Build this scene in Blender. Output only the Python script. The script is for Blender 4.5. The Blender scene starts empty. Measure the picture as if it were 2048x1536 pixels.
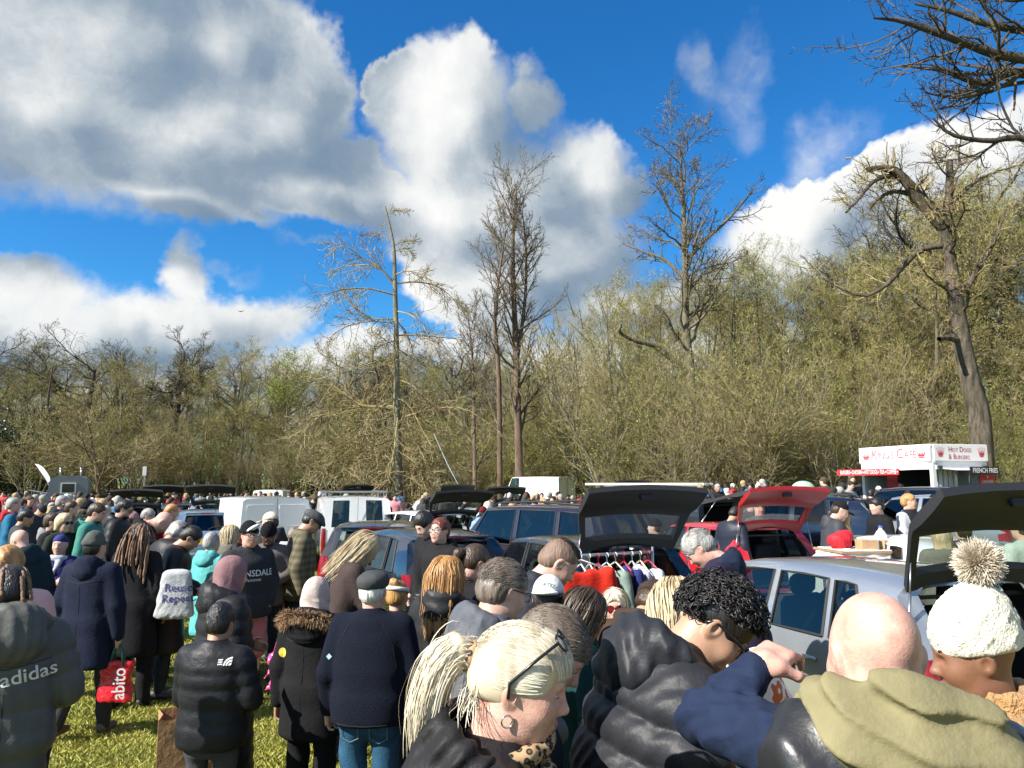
import bpy, bmesh, math, random
import numpy as np
from mathutils import Vector, Matrix, Euler
R = math.radians
SC = bpy.context.scene
COL = SC.collection
# ---------------------------------------------------------------- camera
CAM_H = 2.15
FPX = 1538.0                       # focal length in pixels of a 2048 wide frame
PITCH = math.atan((968 - 768) / FPX)
cam_d = bpy.data.cameras.new('camera')
cam_d.sensor_width = 36.0
cam_d.lens = 36.0 * FPX / 2048.0
cam_d.clip_start = 0.05
cam_d.clip_end = 3000.0
cam = bpy.data.objects.new('camera', cam_d)
COL.objects.link(cam)
cam.location = (0, 0, CAM_H)
cam.rotation_euler = (math.pi / 2 + PITCH, 0, 0)
SC.camera = cam
SC.render.engine = 'CYCLES'
SC.cycles.use_denoising = True
SC.cycles.max_bounces = 6
SC.cycles.transparent_max_bounces = 12
SC.cycles.caustics_reflective = False
SC.cycles.caustics_refractive = False
SC.view_settings.view_transform = 'Standard'
SC.view_settings.look = 'None'
SC.view_settings.gamma = 1.0
SC.view_settings.exposure = 1.05
def pixdir(px, py):
 x = (px - 1024) / FPX
 v = (768 - py) / FPX
 c, s = math.cos(PITCH), math.sin(PITCH)
 return Vector((x, c - v * s, s + v * c))
def at(px, py, Y):
 """World point seen at photograph pixel px,py at ground distance Y."""
 d = pixdir(px, py)
 return Vector((0, 0, CAM_H)) + d * (Y / d.y)
def gx(px, Y, z=1.0):
 """World x of pixel column px at distance Y and height about z."""
 c, s = math.cos(PITCH), math.sin(PITCH)
 return (px - 1024) / FPX * (Y * c + (z - CAM_H) * s)
# ---------------------------------------------------------------- sky
SUN_DIR = Vector((-0.74, -0.42, 0.66)).normalized()
world = bpy.data.worlds.new('World')
SC.world = world
world.use_nodes = True
world.cycles.sampling_method = 'MANUAL'
world.cycles.sample_map_resolution = 256
wt = world.node_tree
wt.nodes.clear()
class NT:
 """small helper round a node tree"""
 def __init__(s, tree):
  s.t = tree
 def n(s, typ, **kw):
  nd = s.t.nodes.new(typ)
  for k, v in kw.items():
   setattr(nd, k, v)
  return nd
 def l(s, a, b):
  s.t.links.new(a, b)
 def inp(s, nd, i, v):
  if isinstance(v, bpy.types.NodeSocket):
   s.l(v, nd.inputs[i])
  elif v is not None:
   nd.inputs[i].default_value = v
 def math(s, op, a, b=None, c=None, clamp=False):
  nd = s.n('ShaderNodeMath', operation=op, use_clamp=clamp)
  s.inp(nd, 0, a); s.inp(nd, 1, b); s.inp(nd, 2, c)
  return nd.outputs[0]
 def vmath(s, op, a, b=None):
  nd = s.n('ShaderNodeVectorMath', operation=op)
  s.inp(nd, 0, a); s.inp(nd, 1, b)
  return nd.outputs['Value'] if op in ('LENGTH', 'DOT_PRODUCT') else nd.outputs[0]
 def noise(s, vec, scale, detail=4, rough=0.55, out='Fac', dist=0.0):
  nd = s.n('ShaderNodeTexNoise')
  if vec is not None:
   s.l(vec, nd.inputs['Vector'])
  nd.inputs['Scale'].default_value = scale
  nd.inputs['Detail'].default_value = detail
  nd.inputs['Roughness'].default_value = rough
  nd.inputs['Distortion'].default_value = dist
  return nd.outputs[out]
 def ramp(s, fac, stops, interp='LINEAR'):
  nd = s.n('ShaderNodeValToRGB')
  nd.color_ramp.interpolation = interp
  el = nd.color_ramp.elements
  while len(el) < len(stops):
   el.new(0.5)
  for e, (p, c) in zip(el, stops):
   e.position = p
   e.color = (c, c, c, 1) if isinstance(c, (int, float)) else (*c[:3], 1)
  s.l(fac, nd.inputs[0])
  return nd.outputs[0]
 def mix(s, fac, a, b, blend='MIX'):
  nd = s.n('ShaderNodeMix', data_type='RGBA', blend_type=blend)
  for i, v in ((0, fac), (6, a), (7, b)):
   if isinstance(v, bpy.types.NodeSocket):
    s.l(v, nd.inputs[i])
   else:
    nd.inputs[i].default_value = v if i == 0 else (*v[:3], 1)
  return nd.outputs[2]
def build_sky():
 w = NT(wt)
 out = w.n('ShaderNodeOutputWorld')
 sky = w.n('ShaderNodeTexSky', sky_type='NISHITA', sun_disc=False)
 sky.sun_elevation = math.asin(SUN_DIR.z)
 sky.sun_rotation = math.atan2(SUN_DIR.x, SUN_DIR.y)
 sky.air_density = 1.0
 sky.dust_density = 0.25
 sky.ozone_density = 2.6
 hs = w.n('ShaderNodeHueSaturation')
 hs.inputs['Saturation'].default_value = 1.3
 hs.inputs['Value'].default_value = 1.0
 w.l(sky.outputs[0], hs.inputs['Color'])
 bg_sky = w.n('ShaderNodeBackground')
 bg_sky.inputs[1].default_value = 0.064
 w.l(w.mix(1.0, hs.outputs[0], (0.54, 1.12, 1.38), 'MULTIPLY'), bg_sky.inputs[0])
 # direction -> azimuth, elevation
 tc = w.n('ShaderNodeTexCoord')
 sep = w.n('ShaderNodeSeparateXYZ')
 w.l(tc.outputs['Generated'], sep.inputs[0])
 az = w.math('ARCTAN2', sep.outputs[0], sep.outputs[1])
 el = w.math('ARCSINE', sep.outputs[2])
 cb = w.n('ShaderNodeCombineXYZ')
 w.l(az, cb.inputs[0]); w.l(el, cb.inputs[1])
 p0 = cb.outputs[0]
 # turbulence
 def off(scale, amt, detail, rough=0.55):
  c = w.noise(p0, scale, detail, rough, 'Color')
  v = w.vmath('SUBTRACT', c, (0.5, 0.5, 0.5))
  nd = w.n('ShaderNodeVectorMath', operation='SCALE')
  w.l(v, nd.inputs[0]); nd.inputs[3].default_value = amt
  return nd.outputs[0]
 p = w.vmath('ADD', p0, off(4.5, 0.10, 2, 0.5))
 p = w.vmath('ADD', p, off(16.0, 0.056, 3, 0.6))
 p = w.vmath('ADD', p, off(60.0, 0.02, 3, 0.65))
 # cloud masses: pixel x, y, radii, roll, softness offset
 B = [(215, 40, 370, 210, 0, 0), (60, 190, 330, 190, 0, 0), (380, 260, 320, 180, 10, 0), (535, 225, 165, 230, -30, 0),
   (600, 380, 250, 78, -14, 0), (740, 360, 150, 66, -36, .05), (420, 80, 185, 150, 0, 0), (330, 400, 260, 52, -8, .15),
   (-250, 120, 330, 240, 0, 0), (120, -160, 420, 200, 0, 0),
   (900, 260, 170, 150, 0, 0), (785, 175, 66, 64, 0, .03), (940, 145, 46, 66, 0, .03), (1060, 215, 70, 78, 0, .02),
   (1010, 400, 215, 150, -20, 0), (1165, 360, 125, 110, -30, 0), (1245, 370, 54, 62, 0, .1), (880, 440, 180, 120, 0, .1),
   (1060, 520, 190, 70, 0, .15), (760, 440, 130, 50, 10, .25),
   (30, 600, 150, 74, -8, 0), (375, 560, 50, 84, 0, .03), (300, 650, 230, 76, 0, 0), (480, 640, 150, 60, 0, 0), (590, 630, 78, 52, 0, .03),
   (150, 660, 260, 76, 0, 0), (650, 730, 420, 70, 0, 0), (1000, 650, 120, 66, 0, .1), (-180, 640, 220, 90, 0, 0), (1250, 620, 300, 70, 0, .1),
   (1610, 440, 150, 88, 20, .05), (1730, 390, 150, 78, 35, .1), (1960, 310, 170, 78, 0, 0), (1850, 430, 260, 130, 0, 0),
   (1580, 520, 200, 110, 0, .05), (2200, 330, 250, 130, 0, 0), (1000, 560, 200, 130, 0, .0), (1130, 480, 190, 130, -20, 0),
   (150, 800, 560, 110, 0, 0), (800, 830, 560, 110, 0, 0), (1500, 760, 600, 160, 0, 0)]
 W = [(1418, 105, 36, 56, 30, 0), (1515, 110, 46, 60, 0, 0), (1465, 180, 58, 70, 0, 0), (1690, 270, 64, 56, 30, 0), (1640, 320, 70, 60, 40, 0),
   (445, 535, 60, 14, 10, 0), (600, 490, 60, 12, 0, .1), (40, 200, 60, 40, 0, .3)]
 def field(pp, sharp, blobs):
  f = None
  for (bx, by, rx, ry, rot, o) in blobs:
   d = pixdir(bx, by).normalized()
   a0, e0 = math.atan2(d.x, d.y), math.asin(d.z)
   m = w.n('ShaderNodeMapping', vector_type='TEXTURE')
   m.inputs['Location'].default_value = (a0, e0, 0)
   m.inputs['Rotation'].default_value = (0, 0, R(rot))
   m.inputs['Scale'].default_value = (rx / FPX, ry / FPX, 1)
   w.l(pp, m.inputs[0])
   ln = w.vmath('LENGTH', m.outputs[0])
   if o:
    ln = w.math('ADD', ln, o)
   f = ln if f is None else w.math('SMOOTH_MIN', f, ln, sharp)
  return f
 f0 = field(p, 0.14, B)
 pl = w.vmath('ADD', p0, off(5.0, 0.13, 3, 0.6))
 BL = [q for q in B if q[2] * q[3] > 12000]
 f2 = field(pl, 0.3, BL)
 f1 = field(w.vmath('ADD', pl, (-0.07, 0.026, 0)), 0.3, BL)
 wis = field(w.vmath('ADD', p, off(9.0, 0.09, 2, 0.6)), 0.5, W)
 # the same kind of cloud all round, outside the framed part of the sky
 outside = w.math('SUBTRACT', w.math('ABSOLUTE', az), 0.85)
 outside = w.math('MAXIMUM', outside, w.math('SUBTRACT', el, 0.75))
 outside = w.math('MULTIPLY', outside, 5.0, clamp=True)
 far = w.noise(tc.outputs['Generated'], 3.2, 4, 0.56)
 dfar = w.math('MULTIPLY_ADD', far, 4.0, -2.0)
 d_in = w.math('SUBTRACT', 1.0, f0)
 dens = w.math('MAXIMUM', d_in, w.math('ADD', dfar, w.math('MULTIPLY_ADD', outside, 3.0, -3.0)))
 soft = w.noise(p0, 3.1, 1, 0.5)
 mr = w.n('ShaderNodeMapRange', interpolation_type='SMOOTHSTEP')
 w.l(dens, mr.inputs[0]); mr.inputs[1].default_value = -0.04
 w.l(w.math('MULTIPLY_ADD', w.ramp(soft, [(0.42, 0.0), (0.6, 1.0)]), 0.42, 0.1), mr.inputs[2])
 alpha = w.math('MULTIPLY', mr.outputs[0], 0.985)
 mw = w.n('ShaderNodeMapRange', interpolation_type='SMOOTHSTEP')
 w.l(w.math('SUBTRACT', 1.0, wis), mw.inputs[0]); mw.inputs[1].default_value = -0.35; mw.inputs[2].default_value = 0.9
 wa = w.math('MULTIPLY', mw.outputs[0], w.math('MULTIPLY_ADD', w.noise(p, 14.0, 3, 0.65), 1.0, -0.2))
 alpha = w.math('MAXIMUM', alpha, wa)
 # light on the cloud: open towards the sun = bright, thickness on that side = grey
 lit = w.math('SUBTRACT', f1, f2)
 fine = w.noise(p, 8.0, 6, 0.62)
 b = w.math('MULTIPLY_ADD', lit, 0.85, 0.56)
 b = w.math('ADD', b, w.math('MULTIPLY_ADD', fine, 0.95, -0.475))
 thick = w.math('MULTIPLY', w.math('MAXIMUM', w.math('SUBTRACT', 1.0, f2), 0.0), -0.22)
 b = w.math('ADD', b, thick)
 edge = w.math('SUBTRACT', 0.25, w.math('MAXIMUM', d_in, 0.0), clamp=True)
 b = w.math('ADD', b, w.math('MULTIPLY', edge, 0.9))
 b = w.math('ADD', b, w.math('MULTIPLY', outside, 0.1))
 colr = w.ramp(b, [(0.0, (0.20, 0.29, 0.40)), (0.25, (0.29, 0.37, 0.46)), (0.5, (0.52, 0.58, 0.63)), (0.75, (0.82, 0.84, 0.84)), (1.0, (0.98, 0.98, 0.96))])
 bg_c = w.n('ShaderNodeBackground')
 w.l(colr, bg_c.inputs[0])
 bg_c.inputs[1].default_value = 0.5
 ms = w.n('ShaderNodeMixShader')
 w.l(alpha, ms.inputs[0]); w.l(bg_sky.outputs[0], ms.inputs[1]); w.l(bg_c.outputs[0], ms.inputs[2])
 w.l(ms.outputs[0], out.inputs[0])
build_sky()
sun_d = bpy.data.lights.new('sun', 'SUN')
sun_d.energy = 4.9
sun_d.angle = R(0.55)
sun_d.color = (1.0, 0.95, 0.87)
sun = bpy.data.objects.new('sun', sun_d)
COL.objects.link(sun)
sun.location = SUN_DIR * 60
sun.rotation_euler = SUN_DIR.to_track_quat('Z', 'Y').to_euler()
# ---------------------------------------------------------------- helpers
rng = np.random.default_rng(7)
random.seed(7)
def mesh_obj(name, verts, faces, mats, parent=None, smooth=True, mat_idx=None, loc=None):
 me = bpy.data.meshes.new(name)
 me.from_pydata([tuple(v) for v in verts] if not isinstance(verts, np.ndarray) else verts.tolist(), [],
       faces if not isinstance(faces, np.ndarray) else faces.tolist())
 return finish(name, me, mats, parent, smooth, mat_idx, loc)
def np_mesh(name, verts, faces):
 """fast mesh from arrays; faces (n,k) with one k"""
 me = bpy.data.meshes.new(name)
 nv, (nf, k) = len(verts), faces.shape
 me.vertices.add(nv)
 me.vertices.foreach_set('co', np.ascontiguousarray(verts, dtype=np.float32).ravel())
 me.loops.add(nf * k)
 me.loops.foreach_set('vertex_index', np.ascontiguousarray(faces, dtype=np.int32).ravel())
 me.polygons.add(nf)
 me.polygons.foreach_set('loop_start', np.arange(0, nf * k, k, dtype=np.int32))
 me.polygons.foreach_set('loop_total', np.full(nf, k, dtype=np.int32))
 me.update(calc_edges=True)
 return me
def finish(name, me, mats, parent=None, smooth=True, mat_idx=None, loc=None):
 for m in (mats if isinstance(mats, (list, tuple)) else [mats]):
  me.materials.append(m)
 if smooth is not None:
  me.polygons.foreach_set('use_smooth', np.full(len(me.polygons), bool(smooth)))
 if mat_idx is not None:
  me.polygons.foreach_set('material_index', np.asarray(mat_idx, dtype=np.int32))
 o = bpy.data.objects.new(name, me)
 COL.objects.link(o)
 if parent is not None:
  o.parent = parent
 if loc is not None:
  o.location = loc
 return o
def empty(name, loc=(0, 0, 0), rz=0.0, parent=None):
 o = bpy.data.objects.new(name, None)
 o.empty_display_size = 0.2
 COL.objects.link(o)
 o.location = loc
 o.rotation_euler = (0, 0, rz)
 o.parent = parent
 return o
def tag(o, label=None, cat=None, group=None, kind=None):
 if label: o['label'] = label
 if cat: o['category'] = cat
 if group: o['group'] = group
 if kind: o['kind'] = kind
 return o
MARKS = [(-40, 'past the left edge'), (20, 'by the left edge'), (75, 'left of the grey trailer'), (136, 'behind the grey trailer'), (200, 'by the small spreading tree'), (270, 'behind the first open boot'), (345, 'below the round oak'), (420, 'behind the silver open boot'),
   (490, 'left of the far white van'), (540, 'below the bright green tree'), (600, 'over the blank white van'), (660, 'left of the roof-rack van'), (720, 'over the roof-rack van'), (790, 'by the lone tree'), (860, 'right of the lone tree'), (920, 'over the white estate'), (975, 'left of the tall lime'),
   (1035, 'below the tall lime'), (1090, 'by the high-roof van'), (1150, 'right of the high-roof van'), (1210, 'over the light blue roof'), (1290, 'over the black tailgate'), (1340, 'left of the tall ash'), (1386, 'below the tall ash'), (1450, 'over the people carrier'), (1520, 'over the red tailgate'),
   (1580, 'over the green toy'), (1640, 'left of the banner'), (1700, 'over the goods table'), (1760, 'left of the cafe sign'), (1830, 'behind the cafe sign'), (1900, 'by the broken oak'), (1965, 'right of the broken oak'), (2030, 'by the right edge'), (2110, 'past the right edge')]
def near_mark(px):
 return min(MARKS, key=lambda m: abs(m[0] - px))[1]
def ground_z(x, y):
 """the turf is level but for a gentle rise towards the food stall"""
 s = lambda t: (lambda u: u * u * (3 - 2 * u))(min(1.0, max(0.0, t)))
 return 0.62 * s((x - 3.5) / 7) * s((y - 8.5) / 10)
class MB:
 """collects simple solids into one mesh"""
 def __init__(s):
  s.v, s.f, s.m = [], [], []
 def add(s, vs, fs, mi=0):
  o = len(s.v)
  s.v += [tuple(v) for v in vs]
  s.f += [tuple(i + o for i in f) for f in fs]
  s.m += [mi] * len(fs)
  return s
 def box(s, c, d, rot=None, mi=0, bev=0.0):
  hx, hy, hz = d[0] / 2, d[1] / 2, d[2] / 2
  if bev <= 0:
   pts = [(x, y, z) for x in (-hx, hx) for y in (-hy, hy) for z in (-hz, hz)]
   fs = [(0, 1, 3, 2), (4, 6, 7, 5), (0, 4, 5, 1), (2, 3, 7, 6), (0, 2, 6, 4), (1, 5, 7, 3)]
  else:
   b = min(bev, hx * .9, hy * .9, hz * .9)
   bm = bmesh.new()
   bmesh.ops.create_cube(bm, size=1.0)
   for v in bm.verts:
    v.co = Vector((v.co.x * d[0], v.co.y * d[1], v.co.z * d[2]))
   bmesh.ops.bevel(bm, geom=bm.edges[:], offset=b, segments=2 if max(d) > .9 else 1, affect='EDGES', profile=0.6)
   bm.verts.index_update()
   pts = [v.co.copy() for v in bm.verts]
   fs = [tuple(v.index for v in f.verts) for f in bm.faces]
   bm.free()
  M = Matrix.Translation(Vector(c))
  if rot is not None:
   M = M @ (rot if isinstance(rot, Matrix) else Euler(rot).to_matrix().to_4x4())
  return s.add([M @ Vector(p) for p in pts], fs, mi)
 def tube(s, pts, rad, n=8, mi=0, caps=True):
  pts = [Vector(p) for p in pts]
  rads = rad if isinstance(rad, (list, tuple)) else [rad] * len(pts)
  vs, fs = [], []
  prev = None
  for i, p in enumerate(pts):
   t = (pts[min(i + 1, len(pts) - 1)] - pts[max(i - 1, 0)]).normalized()
   a = Vector((0, 0, 1)) if abs(t.z) < 0.9 else Vector((1, 0, 0))
   if prev is not None:
    a = prev
   u = (a - t * a.dot(t)).normalized()
   prev = u
   w = t.cross(u)
   for k in range(n):
    an = 2 * math.pi * k / n
    vs.append(p + (u * math.cos(an) + w * math.sin(an)) * rads[i])
  for i in range(len(pts) - 1):
   for k in range(n):
    fs.append((i * n + k, i * n + (k + 1) % n, (i + 1) * n + (k + 1) % n, (i + 1) * n + k))
  if caps:
   fs.append(tuple(range(n - 1, -1, -1)))
   fs.append(tuple((len(pts) - 1) * n + k for k in range(n)))
  return s.add(vs, fs, mi)
 def lathe(s, prof, n=20, M=None, mi=0):
  vs, fs = [], []
  for (r, z) in prof:
   for k in range(n):
    a = 2 * math.pi * k / n
    v = Vector((r * math.cos(a), r * math.sin(a), z))
    vs.append(M @ v if M else v)
  for i in range(len(prof) - 1):
   for k in range(n):
    fs.append((i * n + k, i * n + (k + 1) % n, (i + 1) * n + (k + 1) % n, (i + 1) * n + k))
  return s.add(vs, fs, mi)
 def prism(s, poly, y0, y1, axis='y', mi=0):
  """poly in the two other axes, extruded along axis"""
  n = len(poly)
  def mk(a, b, t):
   return {'y': (a, t, b), 'x': (t, a, b), 'z': (a, b, t)}[axis]
  vs = [mk(a, b, y0) for a, b in poly] + [mk(a, b, y1) for a, b in poly]
  fs = [tuple(range(n)), tuple(range(2 * n - 1, n - 1, -1))]
  fs += [(i, (i + 1) % n, n + (i + 1) % n, n + i) for i in range(n)]
  return s.add(vs, fs, mi)
 def build(s, name, mats, parent=None, smooth=False, loc=None):
  me = bpy.data.meshes.new(name)
  me.from_pydata(s.v, [], s.f)
  bm = bmesh.new(); bm.from_mesh(me)
  bmesh.ops.recalc_face_normals(bm, faces=bm.faces[:])
  bm.to_mesh(me); bm.free()
  return finish(name, me, mats, parent, smooth, s.m, loc)
def autosmooth(o, ang=40):
 """smooth shading with hard edges above an angle"""
 me = o.data
 bm = bmesh.new(); bm.from_mesh(me)
 a = R(ang)
 for e in bm.edges:
  e.smooth = not (len(e.link_faces) == 2 and e.calc_face_angle(0) > a)
 for f in bm.faces:
  f.smooth = True
 bm.to_mesh(me); bm.free()
 return o
def copy_tree(o, parent=None):
 c = o.copy()
 COL.objects.link(c)
 if parent is not None:
  c.parent = parent
 for ch in o.children:
  copy_tree(ch, c)
 return c
# ---------------------------------------------------------------- materials
_MATS = {}
def pmat(name, col, rough=0.6, metal=0.0, spec=0.5, bump=0.0, bscale=40.0, var=0.0, vscale=6.0, sheen=0.0, coat=0.0,
   trans=0.0, alpha=1.0, sss=0.0, bdetail=3, col2=None, stretch=None, emis=0.0):
 """procedural principled material: colour mottling and fine relief from noise"""
 if name in _MATS:
  return _MATS[name]
 m = bpy.data.materials.new(name)
 m.use_nodes = True
 t = NT(m.node_tree)
 b = m.node_tree.nodes['Principled BSDF']
 b.inputs['Roughness'].default_value = rough
 b.inputs['Metallic'].default_value = metal
 b.inputs['Specular IOR Level'].default_value = spec
 b.inputs['Coat Weight'].default_value = coat
 b.inputs['Coat Roughness'].default_value = 0.04
 b.inputs['Sheen Weight'].default_value = sheen
 b.inputs['Transmission Weight'].default_value = trans
 b.inputs['Alpha'].default_value = alpha
 if sss:
  b.inputs['Subsurface Weight'].default_value = sss
  b.inputs['Subsurface Radius'].default_value = (0.012, 0.005, 0.003)
  b.inputs['Subsurface Scale'].default_value = 1.0
 if emis:
  b.inputs['Emission Color'].default_value = (*col, 1)
  b.inputs['Emission Strength'].default_value = emis
 tc = t.n('ShaderNodeTexCoord')
 vec = tc.outputs['Object']
 if stretch:
  mp = t.n('ShaderNodeMapping')
  mp.inputs['Scale'].default_value = stretch
  t.l(vec, mp.inputs[0]); vec = mp.outputs[0]
 if var or col2:
  f = t.noise(vec, vscale, 5, 0.6)
  f = t.ramp(f, [(0.3, 0.0), (0.7, 1.0)])
  lo = tuple(c * (1 - var) for c in col)
  hi = col2 if col2 else tuple(min(1, c * (1 + var)) for c in col)
  t.l(t.mix(f, lo, hi), b.inputs['Base Color'])
 else:
  b.inputs['Base Color'].default_value = (*col, 1)
 if bump:
  bp = t.n('ShaderNodeBump')
  bp.inputs['Strength'].default_value = bump
  bp.inputs['Distance'].default_value = 0.02
  t.l(t.noise(vec, bscale, bdetail, 0.6), bp.inputs['Height'])
  t.l(bp.outputs[0], b.inputs['Normal'])
 _MATS[name] = m
 return m
# ---------------------------------------------------------------- ground
def build_ground():
 m = bpy.data.materials.new('field_grass')
 m.use_nodes = True
 t = NT(m.node_tree); b = m.node_tree.nodes['Principled BSDF']
 tc = t.n('ShaderNodeTexCoord')
 v = tc.outputs['Object']
 n1 = t.noise(v, 0.5, 5, 0.6); n2 = t.noise(v, 9.0, 6, 0.7); n3 = t.noise(v, 60.0, 3, 0.7)
 c = t.mix(t.ramp(n1, [(0.35, 0), (0.65, 1)]), (0.16, 0.175, 0.024), (0.26, 0.25, 0.036))
 c = t.mix(t.ramp(n2, [(0.4, 0), (0.75, 1)]), c, (0.25, 0.21, 0.085))
 c = t.mix(t.ramp(n3, [(0.45, 0.0), (0.7, 0.8)]), c, (0.06, 0.075, 0.012))
 t.l(c, b.inputs['Base Color'])
 b.inputs['Roughness'].default_value = 0.9
 b.inputs['Specular IOR Level'].default_value = 0.15
 bp = t.n('ShaderNodeBump'); bp.inputs['Strength'].default_value = 0.9; bp.inputs['Distance'].default_value = 0.04
 t.l(n3, bp.inputs['Height']); t.l(bp.outputs[0], b.inputs['Normal'])
 xs = np.concatenate([np.linspace(-900, -90, 14), np.linspace(-80, 80, 81), np.linspace(90, 900, 14)])
 ys = np.concatenate([np.linspace(-300, -20, 6), np.linspace(-15, 130, 59), np.linspace(150, 1500, 12)])
 X, Y = np.meshgrid(xs, ys, indexing='ij')
 Z = np.clip((Y - np.where(X < 0, 62 + 0 * X, 46)) / 14, 0, 1) * 1.5
 Z += 0.25 * np.sin(X * .13) * np.clip((Y - 50) / 30, 0, 1)
 S = lambda t: np.clip(t, 0, 1) ** 2 * (3 - 2 * np.clip(t, 0, 1))
 Z += 0.62 * S((X - 3.5) / 7) * S((Y - 8.5) / 10)
 V = np.stack([X, Y, Z], -1).reshape(-1, 3)
 ny = len(ys)
 i = np.arange(len(xs) - 1)[:, None] * ny + np.arange(ny - 1)[None]
 F = np.stack([i, i + ny, i + ny + 1, i + 1], -1).reshape(-1, 4)
 g = finish('ground', np_mesh('ground', V, F), m)
 tag(g, 'grassy field with short trodden turf under the crowd', None, None, 'structure')
def build_grass():
 """short blades over the turf that shows between the people"""
 r = np.random.default_rng(3)
 parts = []
 for (n, x0, x1, y0, y1, h) in ((64000, -5.0, 0.4, 4.4, 8.5, .042), (30000, -7.0, 0.5, 8.5, 13.0, .05), (3000, -1, 6, 3.6, 9, .045)):
  x = r.uniform(x0, x1, n); y = r.uniform(y0, y1, n)
  clump = np.sin(x * 3.1 + 2 * np.sin(y * 1.7)) * np.sin(y * 2.7 + 1.3 * np.sin(x * 2.3))
  hh = h * r.uniform(.35, 1.25, n) * (1 + .35 * clump)
  a = r.uniform(0, 2 * np.pi, n); w = r.uniform(.0026, .0055, n)
  lx = r.normal(0, .7, n) * hh; ly = r.normal(0, .7, n) * hh
  A = np.stack([x - np.cos(a) * w, y - np.sin(a) * w, 0 * x - .004], -1)
  Bq = np.stack([x + np.cos(a) * w, y + np.sin(a) * w, 0 * x - .004], -1)
  C = np.stack([x + lx * .45 + np.cos(a) * w * .8, y + ly * .45 + np.sin(a) * w * .8, hh * .62], -1)
  D = np.stack([x + lx, y + ly, hh], -1)
  parts.append(np.stack([A, Bq, C, D], 1))
 P = np.concatenate(parts)
 V = P.reshape(-1, 3)
 k = np.arange(len(P))[:, None] * 4
 F = np.concatenate([k + [[0, 1, 2]], k + [[0, 2, 3]]])
 m = bpy.data.materials.new('grass_blade')
 m.use_nodes = True
 t = NT(m.node_tree); b = m.node_tree.nodes['Principled BSDF']
 tc = t.n('ShaderNodeTexCoord')
 n1 = t.noise(tc.outputs['Object'], 1.2, 4, 0.6); n2 = t.noise(tc.outputs['Object'], 38.0, 2, 0.6)
 c = t.mix(t.ramp(n1, [(0.35, 0), (0.65, 1)]), (0.19, 0.23, 0.026), (0.36, 0.35, 0.055))
 c = t.mix(t.ramp(n2, [(0.48, 0), (0.68, 1)]), c, (0.50, 0.44, 0.16))
 t.l(c, b.inputs['Base Color'])
 b.inputs['Roughness'].default_value = 0.55
 b.inputs['Specular IOR Level'].default_value = 0.25
 g = finish('grass', np_mesh('grass', V, F), m, smooth=False)
 tag(g, 'short yellow-green grass blades of the trodden turf', 'grass', None, 'stuff')
build_ground()
build_grass()
# ---------------------------------------------------------------- trees
def bark_mat(name, c1, c2, green=None, scale=3.0):
 m = bpy.data.materials.new(name); m.use_nodes = True
 t = NT(m.node_tree); b = m.node_tree.nodes['Principled BSDF']
 tc = t.n('ShaderNodeTexCoord')
 mp = t.n('ShaderNodeMapping'); mp.inputs['Scale'].default_value = (1, 1, .25)
 t.l(tc.outputs['Object'], mp.inputs[0])
 n1 = t.noise(mp.outputs[0], scale, 6, 0.65); n2 = t.noise(mp.outputs[0], scale * 7, 4, 0.7)
 c = t.mix(t.ramp(n1, [(0.35, 0), (0.65, 1)]), c1, c2)
 if green:
  c = t.mix(t.ramp(t.noise(tc.outputs['Object'], 0.7, 4, .6), [(0.45, 0), (0.7, .7)]), c, green)
 t.l(c, b.inputs['Base Color'])
 b.inputs['Roughness'].default_value = 0.9
 b.inputs['Specular IOR Level'].default_value = 0.2
 bp = t.n('ShaderNodeBump'); bp.inputs['Strength'].default_value = 1.0; bp.inputs['Distance'].default_value = 0.09
 t.l(n2, bp.inputs['Height']); t.l(bp.outputs[0], b.inputs['Normal'])
 return m
BARK = bark_mat('bark_grey', (0.10, 0.085, 0.06), (0.25, 0.215, 0.155), (0.14, 0.145, 0.06))
BARK_D = bark_mat('bark_dark', (0.05, 0.042, 0.034), (0.12, 0.10, 0.075))
BARK_R = bark_mat('bark_red', (0.10, 0.07, 0.05), (0.24, 0.17, 0.125))
BARK_O = bark_mat('bark_oak', (0.035, 0.03, 0.024), (0.25, 0.20, 0.15), (.09, .08, .055), 7.0)
TWIG_M = bark_mat('twig_brown', (0.09, 0.075, 0.05), (0.22, 0.185, 0.125), None, 1.2)
BARK_L = bark_mat('bark_pale', (0.16, 0.14, 0.10), (0.33, 0.30, 0.22), (0.18, 0.18, 0.09))
TWIG = bark_mat('twig_tan', (0.165, 0.125, 0.06), (0.46, 0.365, 0.20), (0.25, 0.235, 0.07), 1.2)
TWIG_O = bark_mat('twig_olive', (0.125, 0.105, 0.04), (0.34, 0.295, 0.12), (0.22, 0.235, 0.055), 1.2)
TWIG_D = bark_mat('twig_dark', (0.055, 0.045, 0.035), (0.12, 0.10, 0.075), None, 1.2)
BUD = pmat('bud_leaf', (0.19, 0.21, 0.028), 0.7, var=0.35, vscale=1.5, col2=(0.38, 0.35, 0.07))
LEAF_G = pmat('spring_leaf', (0.17, 0.24, 0.025), 0.6, var=0.3, vscale=1.2, col2=(0.36, 0.42, 0.06))
IVY = pmat('ivy_leaf', (0.018, 0.035, 0.012), 0.4, var=0.4, vscale=2.0, col2=(0.05, 0.075, 0.025))
def perp(d, rnd):
 a = rnd.normal(size=3)
 a -= d * a.dot(d)
 n = np.linalg.norm(a)
 return a / n if n > 1e-6 else np.array([1., 0, 0])
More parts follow.
